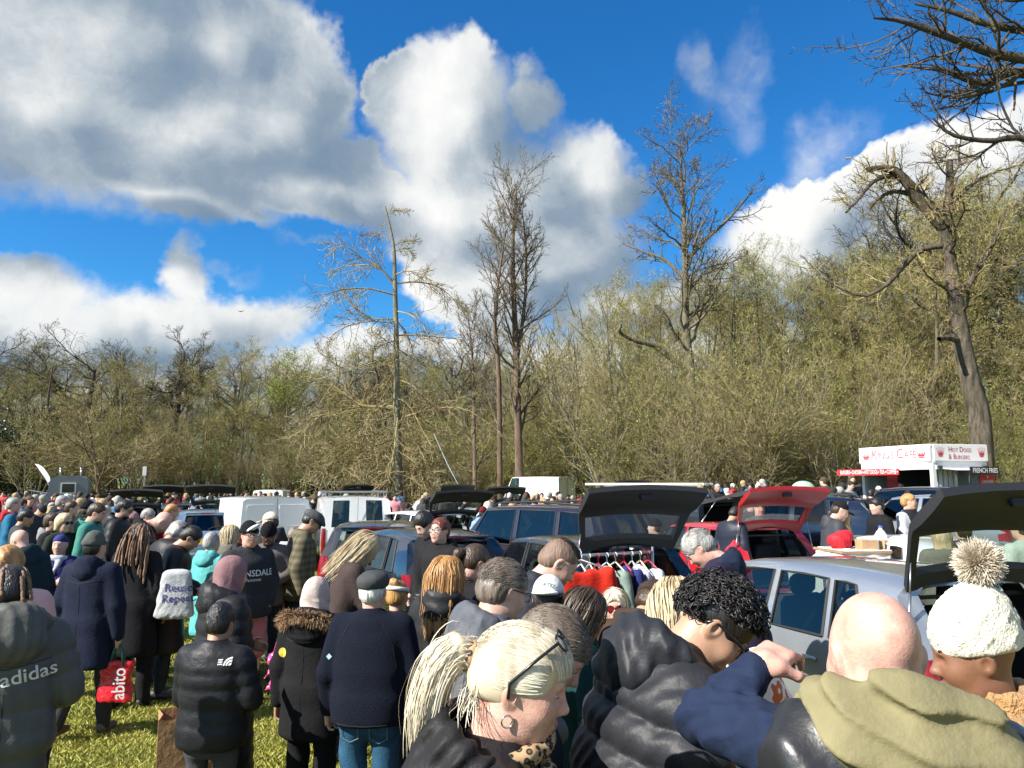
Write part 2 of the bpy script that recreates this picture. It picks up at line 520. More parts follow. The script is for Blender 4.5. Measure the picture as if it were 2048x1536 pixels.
class Tree:
 """branching skeleton; strokes are (points, radii, level)"""
 def __init__(s, seed, spec):
  s.r = np.random.default_rng(seed)
  s.sp = spec
  s.strokes = []
  s.tips = []
 def grow(s, lvl, p, d, L, r, depth=0, tip=None):
  sp = s.sp[min(lvl, len(s.sp) - 1)]
  n = sp['seg']
  pts = [np.array(p, float)]
  d = np.array(d, float); d /= np.linalg.norm(d)
  dirs = [d]
  for i in range(n):
   d = d + s.r.normal(size=3) * sp['wob'] + np.array([0, 0, sp['up']]) / n
   d /= np.linalg.norm(d)
   pts.append(pts[-1] + d * L / n)
   dirs.append(d)
  t = np.linspace(0, 1, n + 1)
  rt = max(r * sp.get('taper', .25), sp.get('rmin', .008)) if tip is None else tip
  rad = r + (rt - r) * t ** sp.get('tpow', 1.0)
  s.strokes.append((np.array(pts), rad, lvl))
  s.kids(lvl, pts, dirs, rad, L, r)
  return pts
 def kids(s, lvl, pts, dirs, rad, L, r):
  sp = s.sp[min(lvl, len(s.sp) - 1)]
  if lvl + 1 >= len(s.sp):
   s.tips.append(pts[-1]); return
  n = len(pts) - 1
  nk = sp['kids']
  nk = int(nk + s.r.random()) if lvl else int(nk)
  for k in range(nk):
   f = sp['from'] + (1 - sp['from']) * ((k + s.r.random()) / nk)
   i = min(int(f * n), n - 1); u = f * n - i
   p = pts[i] * (1 - u) + pts[i + 1] * u
   dd = dirs[i + 1]
   ang = R(sp['ang'] + s.r.normal() * sp.get('angv', 10))
   q = perp(dd, s.r)
   nd = dd * math.cos(ang) + q * math.sin(ang)
   ll = L * sp['ratio'] * (1 - sp.get('lfall', .45) * f) * s.r.uniform(.7, 1.2)
   rr = max((rad[i] * (1 - u) + rad[i + 1] * u) * sp.get('rr', .55), .006)
   s.grow(lvl + 1, p, nd, ll, min(rr, r * .8))
 def meshes(s, split=2):
  """two tube meshes: woody (level < split) and twigs"""
  out = []
  for grp in (lambda l: l < split, lambda l: l >= split):
   V, F, off = [], [], 0
   by = {}
   for (p, r, l) in s.strokes:
    if grp(l):
     by.setdefault((len(p), 9 if l == 0 else (6 if l == 1 else (3 if l == 2 else 2))), []).append((p, r))
   for (m, k), lst in by.items():
    P = np.array([a for a, _ in lst]); Rd = np.array([b for _, b in lst])
    T = np.gradient(P, axis=1)
    T /= np.linalg.norm(T, axis=2, keepdims=True) + 1e-9
    ref = np.where(np.abs(T[:, :1, 2:3]) < .85, np.array([0, 0, 1.]), np.array([1., 0, 0]))
    U = np.cross(T, np.broadcast_to(ref, T.shape)); U /= np.linalg.norm(U, axis=2, keepdims=True) + 1e-9
    W = np.cross(T, U)
    an = 2 * np.pi * np.arange(k) / k
    if k == 2:                 # the finest twigs are single slivers turned at random
     a0 = s.r.uniform(0, 6.28, (len(lst), 1, 1)); U, W = U * np.cos(a0) + W * np.sin(a0), W
    ring = P[:, :, None] + (U[:, :, None] * np.cos(an)[None, None, :, None] + W[:, :, None] * np.sin(an)[None, None, :, None]) * Rd[:, :, None, None]
    nb = len(lst)
    V.append(ring.reshape(-1, 3))
    b = np.arange(nb)[:, None, None] * (m * k); i = np.arange(m - 1)[None, :, None] * k; j = np.arange(k)[None, None]
    j2 = (j + 1) % k
    if k == 2:
     j, j2 = j[..., :1], j2[..., :1]
    F.append((np.stack([b + i + j, b + i + j2, b + i + k + j2, b + i + k + j], -1) + off).reshape(-1, 4))
    off += nb * m * k
   out.append((np.concatenate(V), np.concatenate(F)) if V else None)
  return out
def leaf_quads(points, n, spread, size, r, flat=0.0):
 """n small leaf faces scattered about the given points"""
 pts = np.asarray(points)
 c = pts[r.integers(0, len(pts), n)] + r.normal(0, spread, (n, 3))
 a = r.normal(size=(n, 3)); a /= np.linalg.norm(a, axis=1, keepdims=True)
 b = r.normal(size=(n, 3)); b -= a * (a * b).sum(1, keepdims=True); b /= np.linalg.norm(b, axis=1, keepdims=True)
 sz = size * r.uniform(.6, 1.3, (n, 1))
 V = np.stack([c - a * sz, c + b * sz * .5, c + a * sz, c - b * sz * .5], 1).reshape(-1, 3)
 F = np.arange(n * 4).reshape(-1, 4)
 return V, F
def make_tree(name, tree, bark, twig, leaves=None, split=2, ivy=None):
 """Empty > trunk, crown (> leaves)"""
 root = empty(name)
 m = tree.meshes(split)
 finish('trunk', np_mesh('trunk', *m[0]), bark, root)
 if m[1] is not None:
  cr = finish('crown', np_mesh('crown', *m[1]), twig, root)
 else:
  cr = root
 if leaves is not None:
  (V, F), mat = leaves
  finish('leaves', np_mesh('leaves', V, F), mat, cr, smooth=False)
 if ivy is not None:
  finish('ivy', np_mesh('ivy', *ivy), IVY, root, smooth=False)
 return root
def spec_wood(h, spread=1.0, k=(16, 8, 6, 4), up=.5):
 """woodland tree: upright stem, ascending limbs, dense twigs"""
 return [dict(seg=12, wob=.05, up=.1, kids=k[0], ang=48, ratio=.36 * spread, taper=.12, lfall=.5, **{'from': .22}, rr=.45),
   dict(seg=7, wob=.16, up=up, kids=k[1], ang=42, ratio=.5, taper=.2, **{'from': .2}, rr=.55, rmin=.014),
   dict(seg=5, wob=.2, up=.25, kids=k[2], ang=42, ratio=.55, taper=.3, **{'from': .15}, rr=.6, rmin=.011),
   dict(seg=4, wob=.22, up=.1, kids=k[3], ang=40, ratio=.6, taper=.5, **{'from': .1}, rr=.7, rmin=.009),
   dict(seg=3, wob=.2, up=.05, kids=0, ang=40, ratio=.5, taper=.8, **{'from': .1}, rmin=.008)]
def spec_oak(spread=1.0, k=(11, 7, 6, 5)):
 """open grown oak: forked crooked limbs carrying a domed crown"""
 return [dict(seg=10, wob=.04, up=0, kids=k[0], ang=60, ratio=.60 * spread, taper=.35, lfall=.4, **{'from': .40}, rr=.55),
   dict(seg=8, wob=.22, up=.55, kids=k[1], ang=48, ratio=.5, taper=.25, **{'from': .25}, rr=.6, rmin=.02),
   dict(seg=6, wob=.25, up=.35, kids=k[2], ang=45, ratio=.52, taper=.35, **{'from': .2}, rr=.65, rmin=.014),
   dict(seg=4, wob=.26, up=.15, kids=k[3], ang=44, ratio=.55, taper=.5, **{'from': .15}, rr=.7, rmin=.011),
   dict(seg=3, wob=.24, up=.05, kids=0, ang=40, ratio=.5, taper=.8, **{'from': .1}, rmin=.009)]
def spec_shrub(k=(9, 7, 5)):
 return [dict(seg=8, wob=.09, up=.15, kids=k[0], ang=30, ratio=.5, taper=.2, lfall=.5, **{'from': .15}, rr=.5, rmin=.012),
   dict(seg=5, wob=.16, up=.35, kids=k[1], ang=36, ratio=.5, taper=.3, **{'from': .15}, rr=.6, rmin=.01),
   dict(seg=4, wob=.2, up=.15, kids=k[2], ang=38, ratio=.55, taper=.5, **{'from': .1}, rr=.7, rmin=.009),
   dict(seg=3, wob=.2, up=.1, kids=0, ang=40, ratio=.5, taper=.8, **{'from': .1}, rmin=.008)]
def place(proto, first, loc, rz, sc, label, group, cat='tree', tilt=0.0):
 o = proto if first else copy_tree(proto)
 o.location = loc
 o.rotation_euler = (tilt, 0, rz)
 o.scale = (sc, sc, sc) if np.isscalar(sc) else sc
 return tag(o, label, cat, group)
def top_of(o):
 return max(max((Vector(c.bound_box[6]).z for c in o.children if c.type == 'MESH')), .1)
def forest():
 rr = np.random.default_rng(11)
 # ---- prototypes, built at unit scale of about 18 m (trees) and 9 m (shrubs)
 woods, oaks, shrubs = [], [], []
 for i in range(5):
  t = Tree(100 + i, spec_wood(18, .85 + .12 * i, (17, 9, 6, 4), .6))
  t.grow(0, (0, 0, 0), (0, 0, 1), 18, .2)
  lv = leaf_quads(t.tips, (5000, 1500, 9000, 600, 6000, 7000)[i], .16, .045, rr)
  woods.append(make_tree('woodland_tree', t, BARK, (TWIG, TWIG_O)[i % 2], (lv, (BUD, BUD, BUD, BUD, LEAF_G, BUD)[i])))
 for i in range(3):
  t = Tree(200 + i, spec_oak(1.0 + .15 * i, (13, 9, 7, 5)))
  t.grow(0, (0, 0, 0), (0, 0, 1), 14, .42)
  oaks.append(make_tree('oak_tree', t, BARK_D, TWIG_D))
 for i in range(5):
  t = Tree(300 + i, spec_shrub((11, 6, 5)))
  for k in range(9):
   a = 2 * math.pi * k / 9 + rr.random()
   ln = rr.uniform(.05, .4)
   t.grow(0, (math.cos(a) * .4, math.sin(a) * .4, 0), (math.cos(a) * ln, math.sin(a) * ln, 1), rr.uniform(5.5, 10), rr.uniform(.035, .085))
  lv = leaf_quads(t.tips, (3200, 3200, 900, 4200, 1200)[i], .2, (.045, .036, .04, .045, .036)[i], rr)
  shrubs.append(make_tree('woodland_shrub', t, (BARK, BARK, BARK_L, BARK_R, BARK)[i], (TWIG_O, TWIG_O, TWIG, TWIG_O, TWIG)[i], (lv, (LEAF_G, BUD, BUD, LEAF_G, BUD)[i])))
 used = set()
 tops = {'w': [top_of(o) for o in woods], 'o': [top_of(o) for o in oaks], 's': [top_of(o) for o in shrubs]}
 def put(kind, lst, i, px, Y, top, wid, label, group, z=1.2):
  i = i % len(lst)
  sc = max((CAM_H + (968 - top) / FPX * Y - z) / tops[kind][i], .15)
  first = (kind, i) not in used
  used.add((kind, i))
  return place(lst[i], first, (gx(px, Y, 8), Y, z), rr.uniform(0, 6.28), (sc * wid, sc * wid, sc), label, group, 'tree' if kind != 's' else 'shrub')
 g = 'bare trees of the wood behind the field'
 # ---- wood on the far left (about 75 m away)
 spots = [(-60, 655, 1.1, 'cut by the left edge'), (30, 648, 1.0, 'leftmost full crown'), (150, 645, 1.05, 'above the grey trailer'), (225, 655, .9, 'beside the round-crowned oak'),
    (455, 690, .9, 'right of the round-crowned oak'), (560, 680, .9, 'behind the bright green tree'), (700, 665, .9, 'left behind the lone tree'), (905, 640, 1.0, 'right behind the lone tree'),
    (830, 650, 1.0, 'low behind the lone tree'), (760, 670, 1.0, 'in line with the lone tree')]
 for j, (px, top, w_, lb) in enumerate(spots):
  put('o', oaks, j, px, 70 + (j * 7) % 12, top, w_ * 1.2, 'tall dark bare tree with spreading crown, ' + lb, g)
 for j in range(72):
  px = -170 + j * 17.8 + rr.uniform(-10, 10)
  Y = rr.uniform(64, 86)
  top = rr.uniform(662, 750)
  put('w', woods, j, px, Y, top, rr.uniform(1.0, 1.35), 'slender bare far tree, %s, %s' % (('farther', 'nearer')[Y < 75] + (' taller' if top < 705 else ' lower'), near_mark(px)), 'slender trees of the far tree line')
 # ---- wood on the right, nearer (34 to 60 m)
 for j in range(70):
  px = 1030 + j * 17 + rr.uniform(-14, 14)
  Y = rr.uniform(39, 60) if px > 1200 else rr.uniform(56, 64)
  base = np.interp(px, [1020, 1100, 1180, 1290, 1420, 1560, 1700, 1900, 2200], [720, 660, 560, 480, 455, 480, 450, 330, 270])
  put('w', woods, j + 2, px, Y, base + abs(rr.normal(0, 90)), rr.uniform(.75, 1.1), 'slender bare tree in dense wood, %s, %s' % (('farther', 'nearer')[Y < 49], near_mark(px)), 'slender trees of the dense wood')
 for j, (px, top, Y, w_, lb) in enumerate([(1690, 450, 52, 1.1, 'left of the broken trunk'), (1840, 300, 50, 1.0, 'crown level with the broken top'), (2050, 260, 46, 1.1, 'at the right edge'), (1560, 490, 55, .9, 'next to the tall ash'), (1780, 420, 56, 1.2, 'low spreading crown')]):
  put('o', oaks, j, px, Y, top, w_, 'crooked bare oak behind the food stall, ' + lb, g)
 # ---- understorey
 for j in range(70):
  px = -140 + j * 18 + rr.uniform(-9, 9)
  Y = rr.uniform(58, 72)
  put('s', shrubs, j, px, Y, rr.uniform(760, 900), rr.uniform(1.1, 1.6), '%s budding shrub below the far trees, %s' % (('twiggy', 'dense', 'thin', 'leafy', 'pale')[j % 5], near_mark(px)), 'shrubs of the far tree line', .9)
 for j in range(90):
  px = 930 + j * 14 + rr.uniform(-10, 10)
  Y = rr.uniform(33, 48) if px > 1200 else rr.uniform(54, 62)
  put('s', shrubs, (j * 2) % 5, px, Y, rr.uniform(600, 850) if px > 1150 else rr.uniform(760, 880), rr.uniform(.9, 1.4), '%s budding shrub fronting the dense wood, %s' % (('twiggy', 'dense', 'thin', 'leafy', 'pale')[(j * 2) % 5], near_mark(px)), 'shrubs of the dense wood', .4)
 # ---- the trees that stand out
 def poly(pts, Y, dy=0.0, n=10):
  """smooth 3d path through photograph points at about distance Y"""
  P = np.array([np.array(at(x, y, Y + dy * i / max(1, len(pts) - 1))) for i, (x, y) in enumerate(pts)])
  u = np.linspace(0, len(P) - 1, n + 1)
  out = []
  for a in u:
   i = min(int(a), len(P) - 2); f = a - i
   p0, p1, p2, p3 = P[max(i - 1, 0)], P[i], P[i + 1], P[min(i + 2, len(P) - 1)]
   out.append(.5 * ((2 * p1) + (-p0 + p2) * f + (2 * p0 - 5 * p1 + 4 * p2 - p3) * f * f + (-p0 + 3 * p1 - 3 * p2 + p3) * f ** 3))
  return np.array(out)
 def stroke(t, pts, r0, r1, lvl, kids=True, base=None):
  pts = pts - (base if base is not None else 0)
  rad = np.linspace(r0, r1, len(pts))
  t.strokes.append((pts, rad, lvl))
  if kids:
   d = np.gradient(pts, axis=0); d /= np.linalg.norm(d, axis=1, keepdims=True)
   L = np.linalg.norm(np.diff(pts, axis=0), axis=1).sum()
   t.kids(lvl, list(pts), list(d), rad, L, r0)
 # lone tree with drooping boughs
 Y = 38; base = np.array([gx(797, Y, 0), Y, 0])
 sp = [dict(seg=12, kids=0, ang=60, ratio=.2, **{'from': .1}, wob=.05, up=0),
    dict(seg=8, wob=.1, up=-.3, kids=24, ang=46, angv=16, ratio=.36, taper=.2, lfall=.3, **{'from': .2}, rr=.5, rmin=.016),
    dict(seg=5, wob=.16, up=-.2, kids=7, ang=45, ratio=.5, taper=.4, **{'from': .15}, rr=.6, rmin=.013),
    dict(seg=4, wob=.2, up=.1, kids=0, ang=40, ratio=.5, taper=.6, **{'from': .1}, rmin=.009)]
 t = Tree(41, sp)
 tr = poly([(797, 1022), (795, 900), (793, 820), (793, 703), (790, 582), (788, 501), (779, 450), (770, 412)], Y, 0, 22)
 stroke(t, tr, .23, .03, 0, False, base)
 zz = lambda L: [(560 + x / 2.477, 380 + y / 2.477) for x, y in L]
 for L, r0, dy in [([(565, 470), (500, 390), (400, 330), (310, 265), (270, 285)], .085, -1), ([(565, 460), (480, 380), (350, 375), (240, 400)], .07, 1),
       ([(570, 465), (660, 455), (760, 470), (840, 520), (900, 600)], .08, .5), ([(570, 420), (640, 400), (720, 430), (790, 500)], .06, -1.5),
       ([(565, 520), (450, 490), (330, 490), (220, 520), (205, 570)], .08, -2), ([(570, 640), (480, 640), (400, 610), (330, 540), (300, 500)], .07, 1),
       ([(570, 660), (430, 650), (300, 690), (220, 760)], .07, -1), ([(575, 720), (680, 720), (800, 730), (900, 740)], .075, 1),
       ([(575, 600), (650, 620), (720, 690), (760, 800)], .06, -2), ([(545, 260), (480, 210), (400, 255)], .035, 0), ([(550, 280), (620, 255), (680, 255)], .035, 0),
       ([(555, 310), (620, 290), (660, 330)], .03, 0), ([(580, 830), (480, 850), (330, 900), (100, 960)], .08, -2), ([(570, 1070), (420, 1070), (350, 1030), (240, 950)], .11, 1),
       ([(570, 1080), (350, 1080), (180, 1130), (60, 1270)], .09, -3), ([(600, 1120), (700, 1090), (760, 1080), (960, 1010)], .1, 1),
       ([(600, 1130), (740, 1090), (900, 1080), (1040, 1160)], .1, -2), ([(520, 130), (560, 100), (630, 108)], .02, 0)]:
  stroke(t, poly(zz(L), Y, dy, 8), r0 * .62, .014, 1, True, base)
 for k in range(48):
  h = rr.uniform(1.2, 11.5) if k % 2 == 0 else rr.uniform(1.2, 6.2)
  a = rr.uniform(0, 6.28)
  i = int(np.argmin(abs(tr[:, 2] - h)))
  dv = np.array([math.cos(a), math.sin(a), -.25])
  s1 = dict(sp[1]); s1['up'] = -1.1
  t.sp = [sp[0], s1, sp[2], sp[3]]
  t.grow(1, tr[i] - base, dv, min(rr.uniform(2.6, 6.0), h * 1.9) * (1 if h < 6.5 else .55), rr.uniform(.02, .038))
 o = make_tree('lone_tree', t, BARK_L, TWIG, split=1)
 o.location = base
 tag(o, 'lone pale-barked bare tree with drooping boughs standing amid the parked cars', 'tree')
 # tall twin-stemmed lime
 Y = 50; base = np.array([gx(1035, Y, 0), Y, .8])
 spl = [dict(seg=12, kids=34, ang=42, angv=8, ratio=.21, lfall=.35, **{'from': .12}, rr=.4, wob=.05, up=0),
     dict(seg=6, wob=.1, up=.55, kids=11, ang=36, ratio=.45, taper=.2, **{'from': .2}, rr=.55, rmin=.016),
     dict(seg=4, wob=.14, up=.25, kids=7, ang=36, ratio=.5, taper=.4, **{'from': .15}, rr=.6, rmin=.012),
     dict(seg=3, wob=.16, up=.15, kids=0, ang=36, ratio=.5, taper=.7, **{'from': .1}, rmin=.01)]
 t = Tree(42, spl)
 stroke(t, poly([(1040, 1000), (1036, 850), (1032, 700), (1026, 560), (1026, 470), (1030, 420), (1034, 362)], Y, 0, 20), .30, .03, 0, True, base)
 stroke(t, poly([(1000, 1000), (998, 760), (990, 640), (1000, 540), (1012, 460)], Y, -1.5, 16), .19, .03, 0, True, base)
 stroke(t, poly([(1034, 720), (1050, 600), (1052, 500), (1044, 420)], Y, 1, 12), .15, .03, 0, True, base)
 stroke(t, poly([(950, 1000), (948, 850), (945, 720), (935, 620)], Y, 2, 14), .15, .03, 0, True, base)
 o = make_tree('lime_tree', t, BARK_R, TWIG_M, split=2)
 o.location = base
 tag(o, 'tall narrow bare tree with several reddish stems rising above the wood', 'tree')
 # tall ash with a broken side limb
 Y = 42; base = np.array([gx(1386, Y, 0), Y, .5])
 spa = [dict(seg=12, kids=36, ang=54, angv=12, ratio=.22, lfall=.3, **{'from': .2}, rr=.42, wob=.05, up=0),
     dict(seg=7, wob=.2, up=.45, kids=10, ang=46, ratio=.45, taper=.25, **{'from': .25}, rr=.6, rmin=.02),
     dict(seg=5, wob=.2, up=.3, kids=5, ang=42, ratio=.5, taper=.4, **{'from': .15}, rr=.65, rmin=.014),
     dict(seg=4, wob=.2, up=.3, kids=3, ang=40, ratio=.5, taper=.7, **{'from': .1}, rmin=.011),
     dict(seg=3, wob=.2, up=.3, kids=0, ang=40, ratio=.5, taper=.7, **{'from': .1}, rmin=.011)]
 t = Tree(43, spa)
 stroke(t, poly([(1390, 1000), (1382, 760), (1372, 660), (1371, 560), (1369, 480), (1366, 400), (1362, 330), (1365, 290)], Y, 0, 24), .29, .03, 0, True, base)
 stroke(t, poly([(1374, 520), (1412, 478), (1450, 445), (1483, 408), (1505, 385)], Y, -1, 12), .14, .025, 1, True, base)
 stroke(t, poly([(1371, 560), (1330, 520), (1290, 505), (1250, 490)], Y, 1, 12), .13, .025, 1, True, base)
 stroke(t, poly([(1376, 745), (1340, 715), (1310, 692), (1272, 682), (1240, 665), (1243, 650)], Y, -2, 12), .2, .07, 1, False, base)
 o = make_tree('ash_tree', t, BARK, TWIG_M, split=2)
 o.location = base
 tag(o, 'tallest bare tree of the dense wood with a crooked broken side limb', 'tree')
 # broken-topped oak beside the food stall
 Y = 29; base = np.array([gx(1965, Y, 0), Y, .3])
 spo = [dict(seg=12, kids=20, ang=58, angv=14, ratio=.16, lfall=.2, **{'from': .3}, rr=.3, wob=.05, up=0),
     dict(seg=7, wob=.22, up=.35, kids=14, ang=50, ratio=.36, taper=.3, lfall=.3, **{'from': .2}, rr=.36, rmin=.018),
     dict(seg=5, wob=.24, up=.35, kids=6, ang=46, ratio=.5, taper=.4, **{'from': .15}, rr=.6, rmin=.012),
     dict(seg=4, wob=.22, up=.2, kids=3, ang=42, ratio=.5, taper=.7, **{'from': .1}, rmin=.009),
     dict(seg=3, wob=.22, up=.2, kids=0, ang=42, ratio=.5, taper=.7, **{'from': .1}, rmin=.008)]
 t = Tree(44, spo)
 stroke(t, poly([(1972, 1100), (1960, 850), (1945, 780), (1925, 690), (1914, 620), (1902, 540), (1892, 470), (1894, 430), (1899, 370), (1899, 320)], Y, 0, 26), .43, .115, 0, True, base)
 stroke(t, poly([(1888, 452), (1862, 425), (1835, 392), (1808, 358), (1785, 340), (1757, 336), (1735, 340)], Y, -.6, 14), .3, .08, 1, True, base)
 stroke(t, poly([(1812, 362), (1780, 352), (1745, 365), (1715, 400), (1692, 425)], Y, -1.2, 12), .12, .04, 1, True, base)
 stroke(t, poly([(1828, 390), (1790, 383), (1760, 395), (1738, 420)], Y, .6, 12), .11, .04, 1, True, base)
 stroke(t, poly([(1915, 602), (1940, 565), (1962, 530), (1990, 480), (2010, 420)], Y, -.8, 12), .17, .04, 1, True, base)
 stroke(t, poly([(1885, 490), (1840, 500), (1800, 540), (1770, 572), (1720, 592), (1645, 556)], Y, 1.5, 12), .15, .04, 1, True, base)
 stroke(t, poly([(1922, 682), (1895, 676), (1878, 678)], Y, -1, 6), .12, .09, 1, False, base)
 stroke(t, poly([(1895, 420), (1930, 380), (1975, 350), (2040, 330)], Y, 1, 10), .12, .03, 1, True, base)
 o = make_tree('broken_oak', t, BARK_O, TWIG, split=2)
 o.location = base
 tag(o, 'thick leaning oak with a snapped top and arching limbs behind the food stall', 'tree')
 # oak reaching into the top corner of the picture
 Y = 19; base = np.array([gx(2330, Y, 0), Y, 0])
 spc = [dict(seg=10, kids=0, ang=50, ratio=.3, **{'from': .4}, wob=.05, up=0),
     dict(seg=8, wob=.2, up=.3, kids=13, ang=42, angv=14, ratio=.36, taper=.25, lfall=.35, **{'from': .12}, rr=.5, rmin=.02),
     dict(seg=6, wob=.2, up=.3, kids=7, ang=42, ratio=.5, taper=.35, **{'from': .15}, rr=.6, rmin=.012),
     dict(seg=4, wob=.24, up=.2, kids=4, ang=42, ratio=.5, taper=.6, **{'from': .15}, rmin=.009),
     dict(seg=3, wob=.24, up=.2, kids=0, ang=42, ratio=.5, taper=.6, **{'from': .15}, rmin=.008)]
 t = Tree(45, spc)
 stroke(t, poly([(2330, 1150), (2325, 800), (2335, 400), (2320, 100), (2340, -200)], Y, 0, 14), .55, .25, 0, False, base)
 for L, r0 in [([(2325, 260), (2180, 170), (2048, 145), (2010, 150), (1970, 166), (1930, 158), (1880, 140), (1800, 132)], .2), ([(2330, 150), (2150, 130), (2000, 110), (1940, 90), (1860, 62), (1800, 42), (1748, 36)], .17),
      ([(2330, 60), (2150, 70), (1990, 52), (1900, 22), (1830, 8)], .16), ([(2330, 420), (2180, 330), (2048, 277), (1980, 282), (1905, 270), (1868, 238)], .13),
      ([(2330, 0), (2150, -20), (2020, 0), (1960, -30)], .14), ([(2010, 150), (1960, 185), (1910, 195), (1850, 185)], .06)]:
  stroke(t, poly(L, Y, rr.uniform(-1.5, 1.5), 14), r0, .025, 1, True, base)
 o = make_tree('overhanging_oak', t, BARK_D, TWIG_D, split=2)
 o.location = base
 tag(o, 'bare oak boughs reaching in from the top right corner', 'tree')
 # round-crowned oak on the left
 sp6 = spec_oak(.85, (15, 9, 8, 6)); sp6[0]['from'] = .55; sp6[0]['ang'] = 56
 t = Tree(46, sp6)
 t.grow(0, (0, 0, 0), (0, 0, 1), 12.5, .46)
 o = make_tree('round_oak', t, BARK_D, TWIG_D)
 sc = (CAM_H + (968 - 634) / FPX * 68 - .9) / top_of(o)
 place(o, True, (gx(346, 68, 5), 68, .9), 1.0, sc, 'dark bare oak with a full round crown on a long straight trunk', None)
 # small spreading tree behind the trailer
 sp7 = spec_wood(8, 1.5, (16, 10, 7, 4), .7); sp7[0]['from'] = .2; sp7[0]['ang'] = 56
 t = Tree(47, sp7)
 t.grow(0, (0, 0, 0), (0.02, 0, 1), 9, .2)
 o = make_tree('small_tree', t, BARK_R, TWIG)
 sc = (CAM_H + (968 - 740) / FPX * 46 - .4) / top_of(o)
 place(o, True, (gx(204, 46, 3), 46, .1), 1.0, (sc * 1.15, sc * 1.15, sc), 'small spreading bare tree right of the grey trailer', None)
 # fresh green tree
 t = Tree(48, spec_wood(18, 1.1, (18, 8, 5, 3), .6))
 t.grow(0, (0, 0, 0), (0, 0, 1), 18, .25)
 tips = np.array(t.tips); tips = tips[tips[:, 2] > 13]
 o = make_tree('leafing_tree', t, BARK, TWIG_O, (leaf_quads(tips, 9000, .35, .075, rr), LEAF_G))
 sc = (CAM_H + (968 - 690) / FPX * 70 - .9) / top_of(o)
 place(o, True, (gx(545, 70, 5), 70, .9), 0, (sc * 1.1, sc * 1.1, sc), 'tree with fresh bright green leaves among bare ones', None)
 # dark evergreen bush at the left edge and ivy on a trunk
 c = rr.normal(0, 1, (400, 3)); c /= np.linalg.norm(c, axis=1, keepdims=True)
 c = c * rr.uniform(.55, 1, (400, 1)) * [3.2, 2.0, 3.6] + [0, 0, 3.0]
 c = c[c[:, 2] > 0]
 o = empty('holly_bush', (gx(8, 62, 2), 62, .8))
 mb = MB(); mb.tube([(0, 0, 0), (.1, 0, 3), (.2, 0, 5.5)], [.12, .09, .03], 7); mb.build('trunk', BARK_D, o)
 finish('leaves', np_mesh('leaves', *leaf_quads(c, 16000, .32, .09, rr)), IVY, o, smooth=False)
 tag(o, 'dark glossy evergreen bush at the left edge of the wood', 'shrub')
 o = empty('ivy_tree', (gx(88, 64, 4), 64, .9))
 mb = MB(); mb.tube([(0, 0, 0), (.1, 0, 4), (-.1, 0, 8), (.1, 0, 11)], [.2, .17, .12, .04], 7); mb.build('trunk', BARK_D, o)
 c = np.stack([rr.normal(0, .42, 300), rr.normal(0, .42, 300), rr.uniform(.2, 7.5, 300)], -1)
 finish('ivy', np_mesh('ivy', *leaf_quads(c, 7000, .22, .085, rr)), IVY, o, smooth=False)
 tag(o, 'ivy-clad tree trunk behind the flag of the grey trailer', 'tree')
def wood_backdrop():
 """far inner wood that reads as one mass of stems and twigs between the nearer trees"""
 r = np.random.default_rng(5)
 n = 17000
 x = r.uniform(-75, 75, n)
 y = np.where(x < 0, r.uniform(84, 108, n), r.uniform(54, 84, n))
 hmax = np.interp(x, [-75, -10, 0, 12, 30, 75], [12.5, 12, 12, 15, 19, 23])
 z = 1.0 + hmax * r.random(n) ** .8
 L = r.uniform(.8, 3.2, n)
 d = np.stack([r.normal(0, .55, n), r.normal(0, .4, n), r.uniform(.2, 1.2, n)], -1)
 d /= np.linalg.norm(d, axis=1, keepdims=True)
 w = r.uniform(.025, .065, n)[:, None]
 a = np.stack([x, y, z], -1)
 b = a + d * L[:, None]
 s = np.cross(d, np.array([0, 1., 0])); s /= np.linalg.norm(s, axis=1, keepdims=True)
 q = np.array([0, 1., 0])[None]
 V = np.stack([a - s * w, a + s * w, a + q * w * 1.5, b], 1).reshape(-1, 3)
 k = np.arange(n)[:, None] * 4
 F = np.concatenate([k + [[0, 1, 3]], k + [[1, 2, 3]], k + [[2, 0, 3]]])
 o = finish('far_wood', np_mesh('far_wood', V, F), TWIG_O, smooth=False)
 tag(o, 'mass of stems and twigs deep inside the wood', 'wood', None, 'stuff')
forest()
wood_backdrop()
